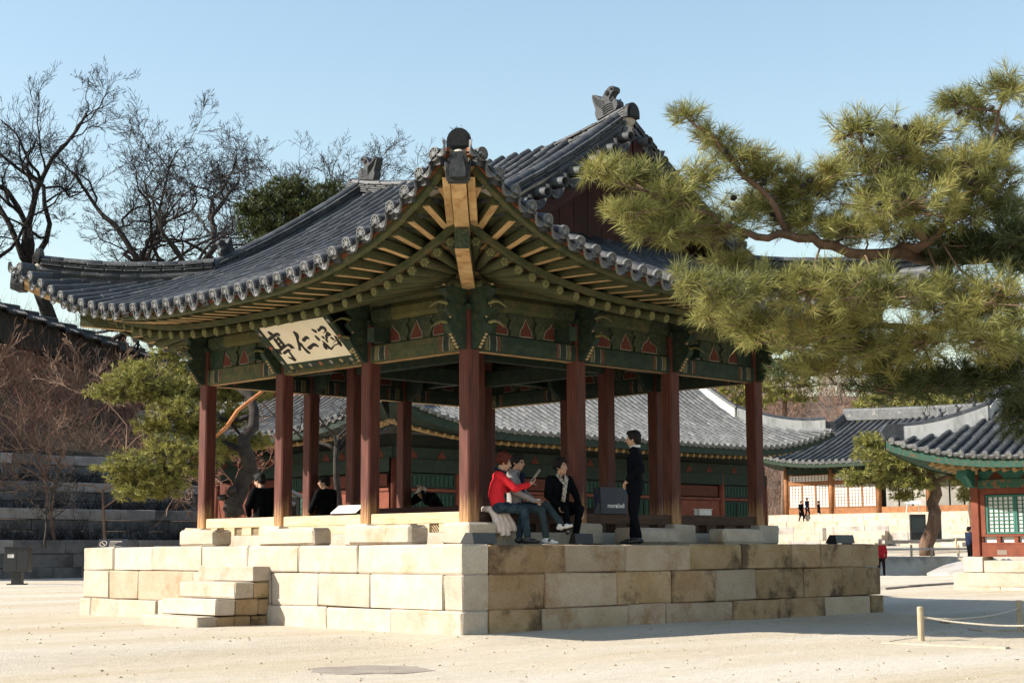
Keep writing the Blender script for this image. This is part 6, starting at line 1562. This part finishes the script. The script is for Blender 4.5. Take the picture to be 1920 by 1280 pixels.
    put('jacket', remesh(c, 'jacket', top, .014 if fine else .024, 3))
    if collar:
        k = MB(); n_ = g['neck']; pts = [n_ + (rt * math.cos(a) * .070 + f * math.sin(a) * .066) + V((0, 0, .012 - .012 * math.sin(a))) for a in [q * .5236 for q in range(13)]]
        k.tube(pts, .020, 6); put('collar', k.mesh('collar', collar, True))
    for s in 'LR':
        an = g['an' + s]; td = g['toe' + s].normalized(); side = td.cross(V((0, 0, 1))).normalized(); upn = side.cross(td); sh = MB()
        B_ = an - upn * .045
        cap_(sh, B_ - td * .035 + upn * .005, B_ + td * .10, .044, .042, 10, .85); cap_(sh, B_ + td * .08 - upn * .012, B_ + td * .165 - upn * .016, .042, .034, 10, .75); cap_(sh, an + upn * .015, B_, .045, .044)
        so_ = put('shoe', remesh(sh, 'shoe', shoe_c if shoe_c else shoe, .010 if fine else .02, 2))
        if shoe is m_shoe_w and fine:
            for sd in (-1, 1): q = MB(); q.box(an + td * .065 + side * sd * .044 - upn * .025, (.025, .03, .035), 0, Matrix((side, td, upn)).transposed()); put('side_patch', q.mesh('side_patch', m_ink), so_)
    return root, hp, put
rzd = lambda dx, dy: math.atan2(-dx, dy)
PZ = PT_
# seated woman in red with curly hair, reading
j = sit(.50); j.update(head=(.02, .09, 1.225), neck=(0, .02, 1.10), chest=(0, .0, .90), waist=(0, -.04, .72), shL=(-.18, .0, 1.03), shR=(.18, .0, 1.03), elL=(-.24, .20, .83), elR=(.22, .23, .83), wrL=(-.10, .45, .88), wrR=(.10, .45, .90), handL=(.4, 1, .5), handR=(-.4, 1, .5), face=(.05, 1, -.22), knL=(-.10, .38, .52), knR=(.10, .38, .52), anL=(-.08, .33, .10), anR=(.10, .43, .10))
wom, hpw, putw = person('seated person in red with curly auburn hair reading a leaflet', (.43, -.18, PZ), rzd(.80, -.60), j, m_red, m_pantprint, m_shoe_b, 'curly', m_hair_red, collar=m_navy)
q = MB(); q.box((-.10, .06, .60), (.36, .22, .08), 0, None, .03); putw('waistband', q.mesh('waistband', m_navy))
# leaflet held in her hands
lf = thing('leaflet', 'grey leaflet held open by the seated person in red', 'booklet', (.95, -.45, 2.1)); c = WM[wom.name] @ V((.0, .57, 1.00)); dx = V((.717, -.697, 0)); ax_ = (dx * .6 + V((0, 0, .8))).normalized(); ay_ = V((.69, .71, 0)).normalized()
for s, ang in ((1, .22), (-1, -.22)):
    mb = MB(); n_ = ax_.cross(ay_); wv = (ay_ * math.cos(ang) + n_ * math.sin(ang)); mb.prism([(-.14, 0), (.14, 0), (.14, .13 * s), (-.14, .13 * s)], c, ax_, wv, n_, .006); mb.build('page', MAT('leaflet_grey', (.17, .165, .15), (.23, .22, .20), 12, .7, 0, 30, .1), lf)
mb = MB(); mb.prism([(-.135, -.12), (.138, -.12), (.138, .12), (-.135, .12)], c - n_ * -.03, ax_, ay_, n_, .004); mb.build('inner_sheet', m_white, lf)
# her pale jacket, draped over the sill
dj = thing('draped_jacket', 'pale pink jacket draped over the sill beside the corner pillar', 'jacket', (.38, -.14, 1.45)); mb = MB()
for k in range(4):
    x = .30 + k * .085; mb.tube([(x, .02, 1.73), (x + .01, -.13, 1.74), (x + .03, -.20, 1.64), (x + .05 + .02 * k, -.24, 1.50), (x + .07 + .03 * k, -.26, 1.38 + .01 * k)], [.05, .055, .055, .06, .045], 9)
dj2 = link('cloth_body', remesh(mb, 'cloth_body', m_pale, .014, 3), dj)
for k in range(2):
    t_ = MB(); x = .43 + k * .10; P0 = V((x, -.26, 1.40)); t_.tube([P0 + V((0, 0, .1)), P0, P0 + V((.01, -.01, -.06))], [.04, .05, .048], 10, 0, False); t_.build('rolled_sleeve', m_pale, dj, True)
# seated man in grey, legs crossed
j = sit(.50); j.update(head=(.0, .05, 1.245), neck=(0, 0, 1.115), knL=(-.10, .46, .60), anL=(.02, .72, .30), toeL=(.2, 1, .25), knR=(.10, .44, .52), anR=(.12, .52, .09), wrL=(-.04, .30, .66), wrR=(.06, .32, .66), elL=(-.25, .06, .80), elR=(.24, .06, .80), handL=(.5, .8, -.3), handR=(-.5, .8, -.3), face=(.25, 1, -.06))
man, hpm, putm = person('seated man in glasses and a grey jacket with legs crossed', (.86, -.10, PZ), rzd(.50, -.87), j, m_grey, m_pantgrey, m_shoe_w, 'short', m_hair, collar=m_grey)
q = MB(); q.box((0, .118, .93), (.12, .05, .34), 0, None, .02); putm('shirt_front', q.mesh('shirt_front', m_navy))
gl = MB()
for s in (-1, 1): gl.tube([hpm(s * .033 + .024 * math.cos(a), .094, .006 + .018 * math.sin(a)) for a in [k * .6283 for k in range(11)]], .0025, 4); gl.tube([hpm(s * .056, .092, .01), hpm(s * .074, .0, .012)], .0025, 4)
gl.tube([hpm(-.010, .097, .008), hpm(.010, .097, .008)], .0025, 4); putm('glasses', gl.mesh('glasses', m_black))
q = MB(); q.box((-.16, .20, .64), (.20, .30, .05), 0, Matrix.Rotation(.25, 3, 'X'), .02); putm('folded_coat', q.mesh('folded_coat', m_pale))
# seated woman in black with a scarf
j = sit(.50); j.update(face=(-.30, 1, .16), head=(-.01, .05, 1.20), neck=(0, .0, 1.075), shL=(-.18, 0, 1.01), shR=(.18, 0, 1.01), wrL=(-.16, .36, .52), wrR=(.20, .34, .58), elL=(-.26, .08, .76), elR=(.27, .08, .76), handL=(.2, .8, -.7), handR=(.1, .6, -.8), anL=(-.10, .30, .10), anR=(.14, .46, .28), knR=(.16, .42, .54), toeR=(.5, .8, -.3))
w3, hp3, put3 = person('seated person in black coat with a patterned scarf looking up', (1.80, -.14, PZ), rzd(-.25, -.97), j, m_blackcloth, m_blackcloth, m_shoe_b, 'perm', m_hair, coat=.35)
q = MB(); q.tube([(-.06, .05, 1.09), (-.055, .12, 1.03), (-.01, .16, .94), (.02, .175, .82), (.05, .19, .66)], [.032, .036, .036, .034, .036], 8, 0, True, None, .6); q.tube([(.06, .04, 1.09), (.055, .11, 1.03), (.0, .155, .94), (.0, .18, .80)], [.032, .034, .034, .03], 8, 0, True, None, .6); put3('scarf', q.mesh('scarf', m_scarf, True))
# standing man in a dark suit
j = dict(STAND); j.update(face=(.12, 1, .02), elL=(-.25, -.10, 1.14), wrL=(-.22, .08, .96), elR=(.28, -.06, 1.13), wrR=(.20, .10, .95), handR=(-.4, .5, -.6), handL=(.3, .5, -.6), anL=(-.10, -.06, .09), anR=(.10, .06, .09))
person('man standing in a dark suit with a white collar', (2.56, -1.05, PZ), rzd(-.55, .83), j, m_suit, m_suit, m_shoe_b, 'short', m_hair, coat=.22, collar=m_whitecloth, sc=1.03)
# three people sitting on the far sill
j = sit(.05); j.update(knL=(-.1, .5, .03), knR=(.1, .5, .03), anL=(-.1, .8, -.25), anR=(.1, .8, -.25), wrL=(-.1, .35, .20), wrR=(.1, .35, .20), elL=(-.26, .06, .36), elR=(.26, .06, .36), head=(-.02, .12, .80), neck=(0, .06, .66), chest=(0, .03, .46), face=(-.5, 1, -.25))
person('person in a black coat sitting with back turned, left of the second pillar', (1.02, 6.72, 1.58), rzd(.15, 1), j, m_blackcloth, m_blackcloth, m_shoe_b, 'short', m_hair, .014, bulk=1.15, sc=1.04)
j = dict(j); j.update(face=(-.9, 1, -.05), head=(0, .05, .80), neck=(0, .0, .67))
person('person in a black jacket sitting with back turned, by the white panel', (2.46, 6.72, 1.60), rzd(-.05, 1), j, m_blackcloth, m_blackcloth, m_shoe_b, 'short', m_hair, .014, sc=1.02)
j = dict(j); j.update(head=(.02, .38, .50), neck=(.01, .27, .46), chest=(0, .16, .38), waist=(0, .02, .22), shL=(-.17, .24, .44), shR=(.17, .24, .44), elL=(-.24, .46, .30), elR=(.2, .50, .30), wrL=(-.08, .44, .52), wrR=(.09, .45, .50), handL=(.3, -.1, 1), handR=(-.3, -.1, 1), face=(0, 1, -.35))
person('stooping person in a pale cap resting head on hand', (5.35, 6.75, 1.78), rzd(-.95, .1), j, m_blackcloth, m_blackcloth, m_shoe_b, 'cap', m_hair, .014)
# walkers
def walk(s): jj = dict(STAND); jj.update(knL=(-.1, .16 * s, .50), anL=(-.1, .20 * s, .09), knR=(.1, -.02 * s, .49), anR=(.1, -.26 * s, .13), elL=(-.25, -.12, 1.13), wrL=(-.24, -.12, .90), elR=(.25, .04, 1.12), wrR=(.24, .18, .92)); return jj
p = at(1819, 1057, 73); j = dict(STAND); j.update(elL=(-.22, .02, 1.14), wrL=(-.06, .20, 1.24), elR=(.22, .02, 1.14), wrR=(.05, .22, 1.26), handL=(.5, .4, .6), handR=(-.5, .4, .6))
person('man in a dark blue padded jacket standing beside the small hall', p, rzd(.75, -.4), j, m_bluecloth, m_blackcloth, m_shoe_b, 'short', m_hair, .018, bulk=1.2)
p = at(1653, 1083, 71); person('walker in a red jacket stepping out behind the platform corner', p, rzd(-.6, -.5), walk(1), m_redcoat, m_brownpant, m_shoe_b, 'grey', m_hair, .018, bulk=1.1)
for k, (px, py, lab, tp, tr, cc) in enumerate(((1503, 979, 'leftmost of three far visitors, in a long dark coat', m_blackcloth, m_blackcloth, .8), (1514, 973, 'middle of three far visitors, in dark clothes', m_navy, m_navy, .2), (1536, 979, 'rightmost of three far visitors, in pale trousers', m_blackcloth, m_whitecloth, .2))):
    person(lab, at(px, py, 124), rzd(-.3 + .3 * k, -.8), walk(.8), tp, tr, m_shoe_b if k < 2 else m_shoe_w, 'short', m_hair, .022, coat=cc, sc=.98)

# ================================================================== smaller things
def spotlight(label, c, rz, w=.52):
    t = thing('floor_spotlight', label, 'spotlight', c, rz, 'black wedge spotlights on the platform'); M_ = WM[t.name]
    mb = MB(); mb.prism([(-.12, 0), (.13, 0), (.10, .15), (-.02, .15)], (-w / 2, 0, .012), (0, 1, 0), (0, 0, 1), (1, 0, 0), w); link('housing', mb.mesh('housing', m_black), t, M_)
    mb = MB(); mb.prism([(-.105, .03), (-.03, .135), (-.033, .137), (-.109, .032)], (-w / 2 + .03, 0, .012), (0, 1, 0), (0, 0, 1), (1, 0, 0), w - .06); link('lens', mb.mesh('lens', MAT('lens_glass', (.05, .055, .06), None, 5, .15, 0, 30, 0, spec=.6)), t, M_)
    for x in (-w / 2 + .05, w / 2 - .05): mb = MB(); mb.box((x, 0, .006), (.04, .2, .012)); link('foot', mb.mesh('foot', m_black), t, M_)
    return t
spotlight('black wedge spotlight on the near corner of the platform', (-.95, -1.22, PT_), rad(180 + 8))
spotlight('black wedge spotlight at the far right end of the platform', (7.95, -1.15, PT_), rad(180), .56)
spotlight('small dark spotlight in the shade behind the seated person in black', (1.42, -.95, PT_), rad(160), .30)
ip = thing('info_panel', 'white slanted panel resting on the sunlit sill', 'panel', (.05, 2.9, 1.70)); mb = MB(); mb.prism([(0, 0), (.20, 0), (.20, .14), (.17, .15), (-.01, .02)], (-.08, 2.62, 1.702), (1, 0, 0), (0, 0, 1), (0, 1, 0), .62); mb.build('desk', m_black, ip)
mb = MB(); mb.prism([(-.012, .022), (.168, .152), (.165, .157), (-.016, .026)], (-.08, 2.60, 1.703), (1, 0, 0), (0, 0, 1), (0, 1, 0), .66); mb.build('white_face', m_white, ip)
# shopping bag
bag = thing('shopping_bag', 'navy shopping bag with white lettering standing on the sill', 'bag', (3.1, .0, 1.705)); m_bag = MAT('navy_bag', (.006, .013, .030), (.010, .018, .040), 3, .5, .2, 8, 0)
mb = MB(); W_, D_, H_ = .64, .16, .43; vs = [(-W_ / 2, -D_ / 2, 0), (W_ / 2, -D_ / 2, 0), (W_ / 2, D_ / 2, 0), (-W_ / 2, D_ / 2, 0), (-W_ / 2 - .01, -D_ / 2 - .005, H_), (W_ / 2 + .012, -D_ / 2 - .005, H_ - .006), (W_ / 2 + .008, D_ / 2, H_), (-W_ / 2, D_ / 2, H_ - .004), (-W_ / 2 + .035, 0, H_ * .5), (W_ / 2 - .035, 0, H_ * .5)]
mb.add([V(v) + V((3.12, -.02, 1.702)) for v in vs], [(0, 1, 5, 4), (2, 3, 7, 6), (0, 3, 2, 1), (1, 2, 9), (2, 6, 9), (6, 5, 9), (5, 1, 9), (3, 0, 8), (0, 4, 8), (4, 7, 8), (7, 3, 8)]); mb.build('bag_body', m_bag, bag)
for s in (-1, 1): h_ = MB(); h_.tube([V((3.12 - .10, -.02 + s * .08, 2.115)), V((3.12 - .08, -.02 + s * .08, 2.19)), V((3.12 + .08, -.02 + s * .08, 2.19)), V((3.12 + .10, -.02 + s * .08, 2.115))], .006, 5); h_.build('handle', m_bag, bag)
def text_mesh(s, size, mat):
    cu = bpy.data.curves.new('t', 'FONT'); cu.body = s; cu.size = size; cu.extrude = .001; cu.offset = .0008; o = bpy.data.objects.new('tmp', cu); COL.objects.link(o)
    dg = bpy.context.evaluated_depsgraph_get(); me = bpy.data.meshes.new_from_object(o.evaluated_get(dg)); bpy.data.objects.remove(o); bpy.data.curves.remove(cu); me.materials.clear(); me.materials.append(mat); return me
TX = Matrix(((1, 0, 0), (0, 0, -1), (0, 1, 0))).to_4x4()
for s, x in (('mont', 2.95), ('bell', 3.215)):
    M_ = Matrix.Translation((x, -.1075, 1.80)) @ TX; link('lettering', text_mesh(s, .105, m_white), bag, M_)
mb = MB(); mb.prism([(-.018, 0), (-.004, .012), (-.006, -.006), (.006, -.006), (.004, .012), (.018, 0), (.020, .02), (.010, .034), (0, .055), (-.010, .034), (-.020, .02)], (3.185, -.1065, 1.803), (1, 0, 0), (0, 0, 1), (0, -1, 0), .002); mb.build('leaf_mark', m_white, bag)
gb = thing('equipment_box', 'small pale metal box on the shaded sill near the right corner pillar', 'box', (5.3, .05, 1.705)); mb = MB(); mb.box((5.55, .02, 1.755), (.34, .12, .10), 0, None, .008); mb.build('case', m_plaster_ridge, gb); mb = MB(); mb.box((5.55, .02, 1.812), (.36, .14, .012)); mb.build('lid', m_plaster_ridge, gb)
# cabinet and signs on the left
cp = at(33, 1080, 54); cb_ = thing('control_cabinet', 'dark metal cabinet on a pedestal before the lowest retaining wall', 'cabinet', (cp.x, cp.y, 0), rad(-44)); M_ = WM[cb_.name]
for nm, c_, d_ in (('cabinet_box', (0, 0, .86), (.82, .5, .82)), ('roof_cap', (0, 0, 1.285), (.88, .56, .03)), ('pedestal', (0, 0, .25), (.34, .34, .42)), ('foot_plate', (0, 0, .025), (.6, .45, .05)), ('door_seam', (0, -.252, .86), (.012, .008, .76)), ('label_plate', (-.18, -.253, .98), (.22, .008, .12)), ('hinge', (.34, -.253, .7), (.03, .01, .06))):
    mb = MB(); mb.box(c_, d_, 0, None, .008); link(nm, mb.mesh(nm, m_plaster_ridge if nm == 'label_plate' else m_black), cb_, M_)
sp_ = at(207, 1016, 34); ns = thing('notice_board', 'low black notice board with a round prohibition mark behind the platform', 'sign', (sp_.x, sp_.y, 0), rad(-44)); M_ = WM[ns.name]
mb = MB(); mb.box((0, .18, 1.28), (.62, .03, .26), 0, Matrix.Rotation(-.7, 3, 'X')); link('board', mb.mesh('board', m_black), ns, M_)
for x in (-.22, .22): mb = MB(); mb.box((x, .2, .52), (.04, .04, 1.36)); link('leg', mb.mesh('leg', m_black), ns, M_)
Rn = Matrix.Rotation(-.7, 4, 'X'); fr_ = M_ @ Matrix.Translation((0, .18, 1.28)) @ Rn
mb = MB(); mb.tube([(-.19 + .075 * math.cos(a), -.019, .0 + .075 * math.sin(a)) for a in [k * .5236 for k in range(13)]], .010, 5); mb.tube([(-.24, -.019, .05), (-.14, -.019, -.05)], .010, 5); link('round_mark', mb.mesh('round_mark', m_outline), ns, fr_)  # mark and text lines grey instead of white: shade put into the colour
for k, (z, w_) in enumerate(((.06, .26), (.02, .16), (-.02, .12), (-.05, .14), (-.075, .26))): mb = MB(); mb.box((-.06 + w_ / 2, -.018, z), (w_, .004, .022 if k == 0 else .009)); link('text_line', mb.mesh('text_line', m_outline), ns, fr_)
# rope fence
m_bamboo = MAT('pale_post', (.36, .28, .18), (.44, .35, .24), 6, .7, .2, 20, .1); m_rope = MAT('rope', (.45, .40, .32), (.55, .50, .42), 60, .9, .5, 60, 0)
posts = []
p1 = on(1727, 1185, 2, 0); p2 = on(1912, 1168, 2, 0); p3 = p2 + (p2 - p1) * 1.1 + V((2, 1, 0)); p3 = on(2060, 1190, 2, 0)
for q, (p, lab) in enumerate(((p1, 'left pale post of the rope fence, in full sun'), (p2, 'right post of the rope fence, in the shade'), (p3, 'rope fence post beyond the right border'))):
    t = thing('fence_post', lab, 'post', (p.x, p.y, 0), 0, 'posts of the rope fence'); mb = MB(); mb.tube([(0, 0, -.2), (0, 0, .33), (0, 0, .345)], [.044, .044, .036], 12); link('post', mb.mesh('post', m_bamboo), t, WM[t.name]); posts.append(V((p.x, p.y, 0)))
def rope(label, a, b, sag, r=.012):
    t = thing('rope', label, 'rope', a, 0, 'ropes of the fence'); n = 60; mb = MB(); d = (b - a); sd = d.cross(V((0, 0, 1))).normalized(); tn = d.normalized(); up_ = V((0, 0, 1))
    for st in range(3):
        pts = []
        for i in range(n * 2 + 1):
            u = i / (n * 2); an = u * d.length * 60 + st * 2.094; pts.append(a.lerp(b, u) + V((0, 0, -sag * 4 * u * (1 - u))) + (sd * math.cos(an) + up_ * math.sin(an)) * r * .55)
        mb.tube(pts, r * .62, 4)
    mb.build('strand', m_rope, t)
rope('shaded rope sagging between the two fence posts', posts[0] + V((0, 0, .20)), posts[1] + V((0, 0, .22)), .07)
rope('sunlit rope running from the pale post out of view', posts[0] + V((.02, -.02, .21)), posts[2] + V((0, 0, .2)), .10)
# kerbs and slabs on the right
def kerb(label, pa, pb, w=.18, h=.07, mat=m_granite, seg=1.4, name='kerb', z=None):
    pa = V(pa); pb = V(pb); t = thing(name, label, 'kerb', pa, 0, 'stone kerbs on the sand'); d = pb - pa; d.z = 0; L = d.length; d.normalize(); n = max(1, int(L / seg)); sd = V((-d.y, d.x, 0))
    for i in range(n):
        a = pa + d * (L * i / n + .01); l = L / n - .02; mb = MB(); z0 = gz(a.x, a.y) if z is None else z
        mb.prism([(0, -.1), (l, -.1), (l, h), (0, h)], a - sd * w / 2 + V((0, 0, z0)), d, (0, 0, 1), sd, w); mb.build('kerb_stone', mat, t)
kerb('pale kerb under the sunlit fence post', on(1655, 1188, 2, .0), on(1890, 1196, 2, .0), .14, .012)
kerb('kerb running back from the fence corner into the shade', on(1660, 1186, 2, 0), on(1800, 1168, 2, 0), .10, .010)
kerb('thin stone edging crossing the sand before the small hall', on(1652, 1104, 2, 0), on(1840, 1090, 2, 0), .25, .06, m_granite_grey, 1.8)
kerb('stone edge of the raised sandy terrace by the pine', at(1640, 1060, 73.0), at(1835, 1051, 74.5), .5, .0, m_granite_grey, 2.5, 'terrace_edge', .80)
kerb('kerb ringing the terrace in front of the far hall', at(1655, 1040, 88), at(1860, 1022, 100), .3, .08, m_granite_grey, 3)
for q, (px, py, w_, lab) in enumerate(((1808, 1153, .9, 'left flat stone lying on the shaded sand'), (1872, 1166, .9, 'right flat stone lying on the shaded sand'))):
    p = on(px, py, 2, 0); mb = MB(); rk = random.Random(q); mb.prism([(w_ / 2 * math.cos(a) * rk.uniform(.85, 1.1), w_ / 2 * math.sin(a) * rk.uniform(.85, 1.1)) for a in [k * .628 for k in range(10)]], (p.x, p.y, gz(p.x, p.y) - .05), (1, 0, 0), (0, 1, 0), (0, 0, 1), .075); tag(mb.build('flat_stone', m_granite), lab, 'stone', 'flat stones by the fence')
p = on(690, 1234, 2, .0); mb = MB(); rk = random.Random(8); pts = []
for k in range(22): a = 2 * math.pi * k / 22; v_ = SV * (.70 * math.cos(a) * rk.uniform(.85, 1.1)) + DV * (.62 * math.sin(a) * rk.uniform(.8, 1.15)); pts.append((v_.x, v_.y))
zz = sum(gz(p.x + a, p.y + b) for a, b in pts) / len(pts); mb.prism(pts, (p.x, p.y, zz - .12), (1, 0, 0), (0, 1, 0), (0, 0, 1), .124); tag(mb.build('ground_slab', MAT('dark_slab', (.20, .17, .14), (.28, .24, .20), 3, .9, .5, 30, 0, speck=.2)), 'flat grey slab sunk in the sand in the foreground', 'stone')
# ramp in front of the small hall
a, b, c_, d_ = at(1738, 1078, 70), at(1826, 1078, 66), at(1832, 1058, 73), at(1790, 1059, 74); mb = MB(); q_ = [V((a.x, a.y, .03)), V((b.x, b.y, .03)), V((c_.x, c_.y, .55)), V((d_.x, d_.y, .55))]
mb.add(q_ + [V((v_.x, v_.y, -.3)) for v_ in q_], [(0, 1, 2, 3), (0, 4, 5, 1), (1, 5, 6, 2), (2, 6, 7, 3), (3, 7, 4, 0)]); tag(mb.build('ramp', m_granite_grey), 'grey ramp leading up to the terrace beside the small hall', 'ramp')
# information stands before the far hall
for q, (px, py, D, w_, h_, lab) in enumerate(((1722, 1018, 96, .95, 1.75, 'tall dark information stand left of the scaly pine'), (1758, 1016, 96, .5, 1.6, 'dark information stand right of the scaly pine'))):
    p = at(px, py, D); t = thing('information_stand', lab, 'sign', p, rad(-44), 'dark information stands'); M_ = WM[t.name]
    mb = MB(); mb.box((0, 0, h_ / 2), (w_, .25, h_), 0, None, .02); link('stand_body', mb.mesh('stand_body', m_black), t, M_); mb = MB(); mb.box((0, -.14, h_ * .62), (w_ * .8, .02, h_ * .5)); link('display', mb.mesh('display', MAT('display_grey', (.03, .04, .04))), t, M_)
p = at(1712, 962, 112); t = thing('sign_stand', 'pale sign board on thin legs by the far hall', 'sign', p, rad(-44)); M_ = WM[t.name]
mb = MB(); mb.box((0, 0, .78), (1.1, .06, .26), 0, Matrix.Rotation(-.5, 3, 'X')); link('board', mb.mesh('board', m_white), t, M_)
for x in (-.4, .4): mb = MB(); mb.tube([(x, 0, .7), (x * 1.15, .1, 0)], .03, 6); link('leg', mb.mesh('leg', m_white), t, M_)
p = at(1545, 1013, 110); t = thing('stone_post', 'short pale stone post before the far terrace', 'post', p, rad(-44)); mb = MB(); mb.box((0, 0, .45), (.32, .32, .9), 0, None, .03); link('shaft', mb.mesh('shaft', m_granite), t, WM[t.name])
for q, (px, py, D) in enumerate(((1709, 1036, 80), (1747, 1041, 79), (1797, 1036, 80), (1793, 1022, 92))):
    p = at(px, py, D); t = thing('low_post', ['low wooden post left of the scaly pine', 'low dark post right of the scaly pine foot', 'low wooden post near the small hall pillar', 'farther low post towards the far hall'][q], 'post', p, 0, 'low posts round the terrace'); mb = MB(); mb.tube([(0, 0, -.2), (0, 0, .42)], .06, 8); link('shaft', mb.mesh('shaft', m_bamboo), t, WM[t.name])
# stepped tile-capped garden wall glimpsed behind the left pillars
g0 = at(470, 962, 50); gw_ = thing('garden_wall', 'stepped wall with tile caps glimpsed between the left pillars', 'wall', (g0.x, g0.y, 0))
for k in range(6):
    c_ = g0 + SV * (.0 + .16 * k) + DV * (.6 * k); c_.z = 0; h_ = 1.5 + .28 * k; M_ = Matrix.Translation((c_.x, c_.y, 0)) @ Matrix.Rotation(rad(-44), 4, 'Z')
    mb = MB(); mb.box((0, 0, h_ / 2), (.55, .62, h_)); link('wall_bay', mb.mesh('wall_bay', m_wallstone), gw_, M_)
    for u in range(4): mb = MB(); mb.tube([(-.40, -.24 + .16 * u, h_ + .02), (0, -.24 + .16 * u, h_ + .22), (.40, -.24 + .16 * u, h_ + .02)], .07, 7); link('cap_tile', mb.mesh('cap_tile', m_tile_grey), gw_, M_)
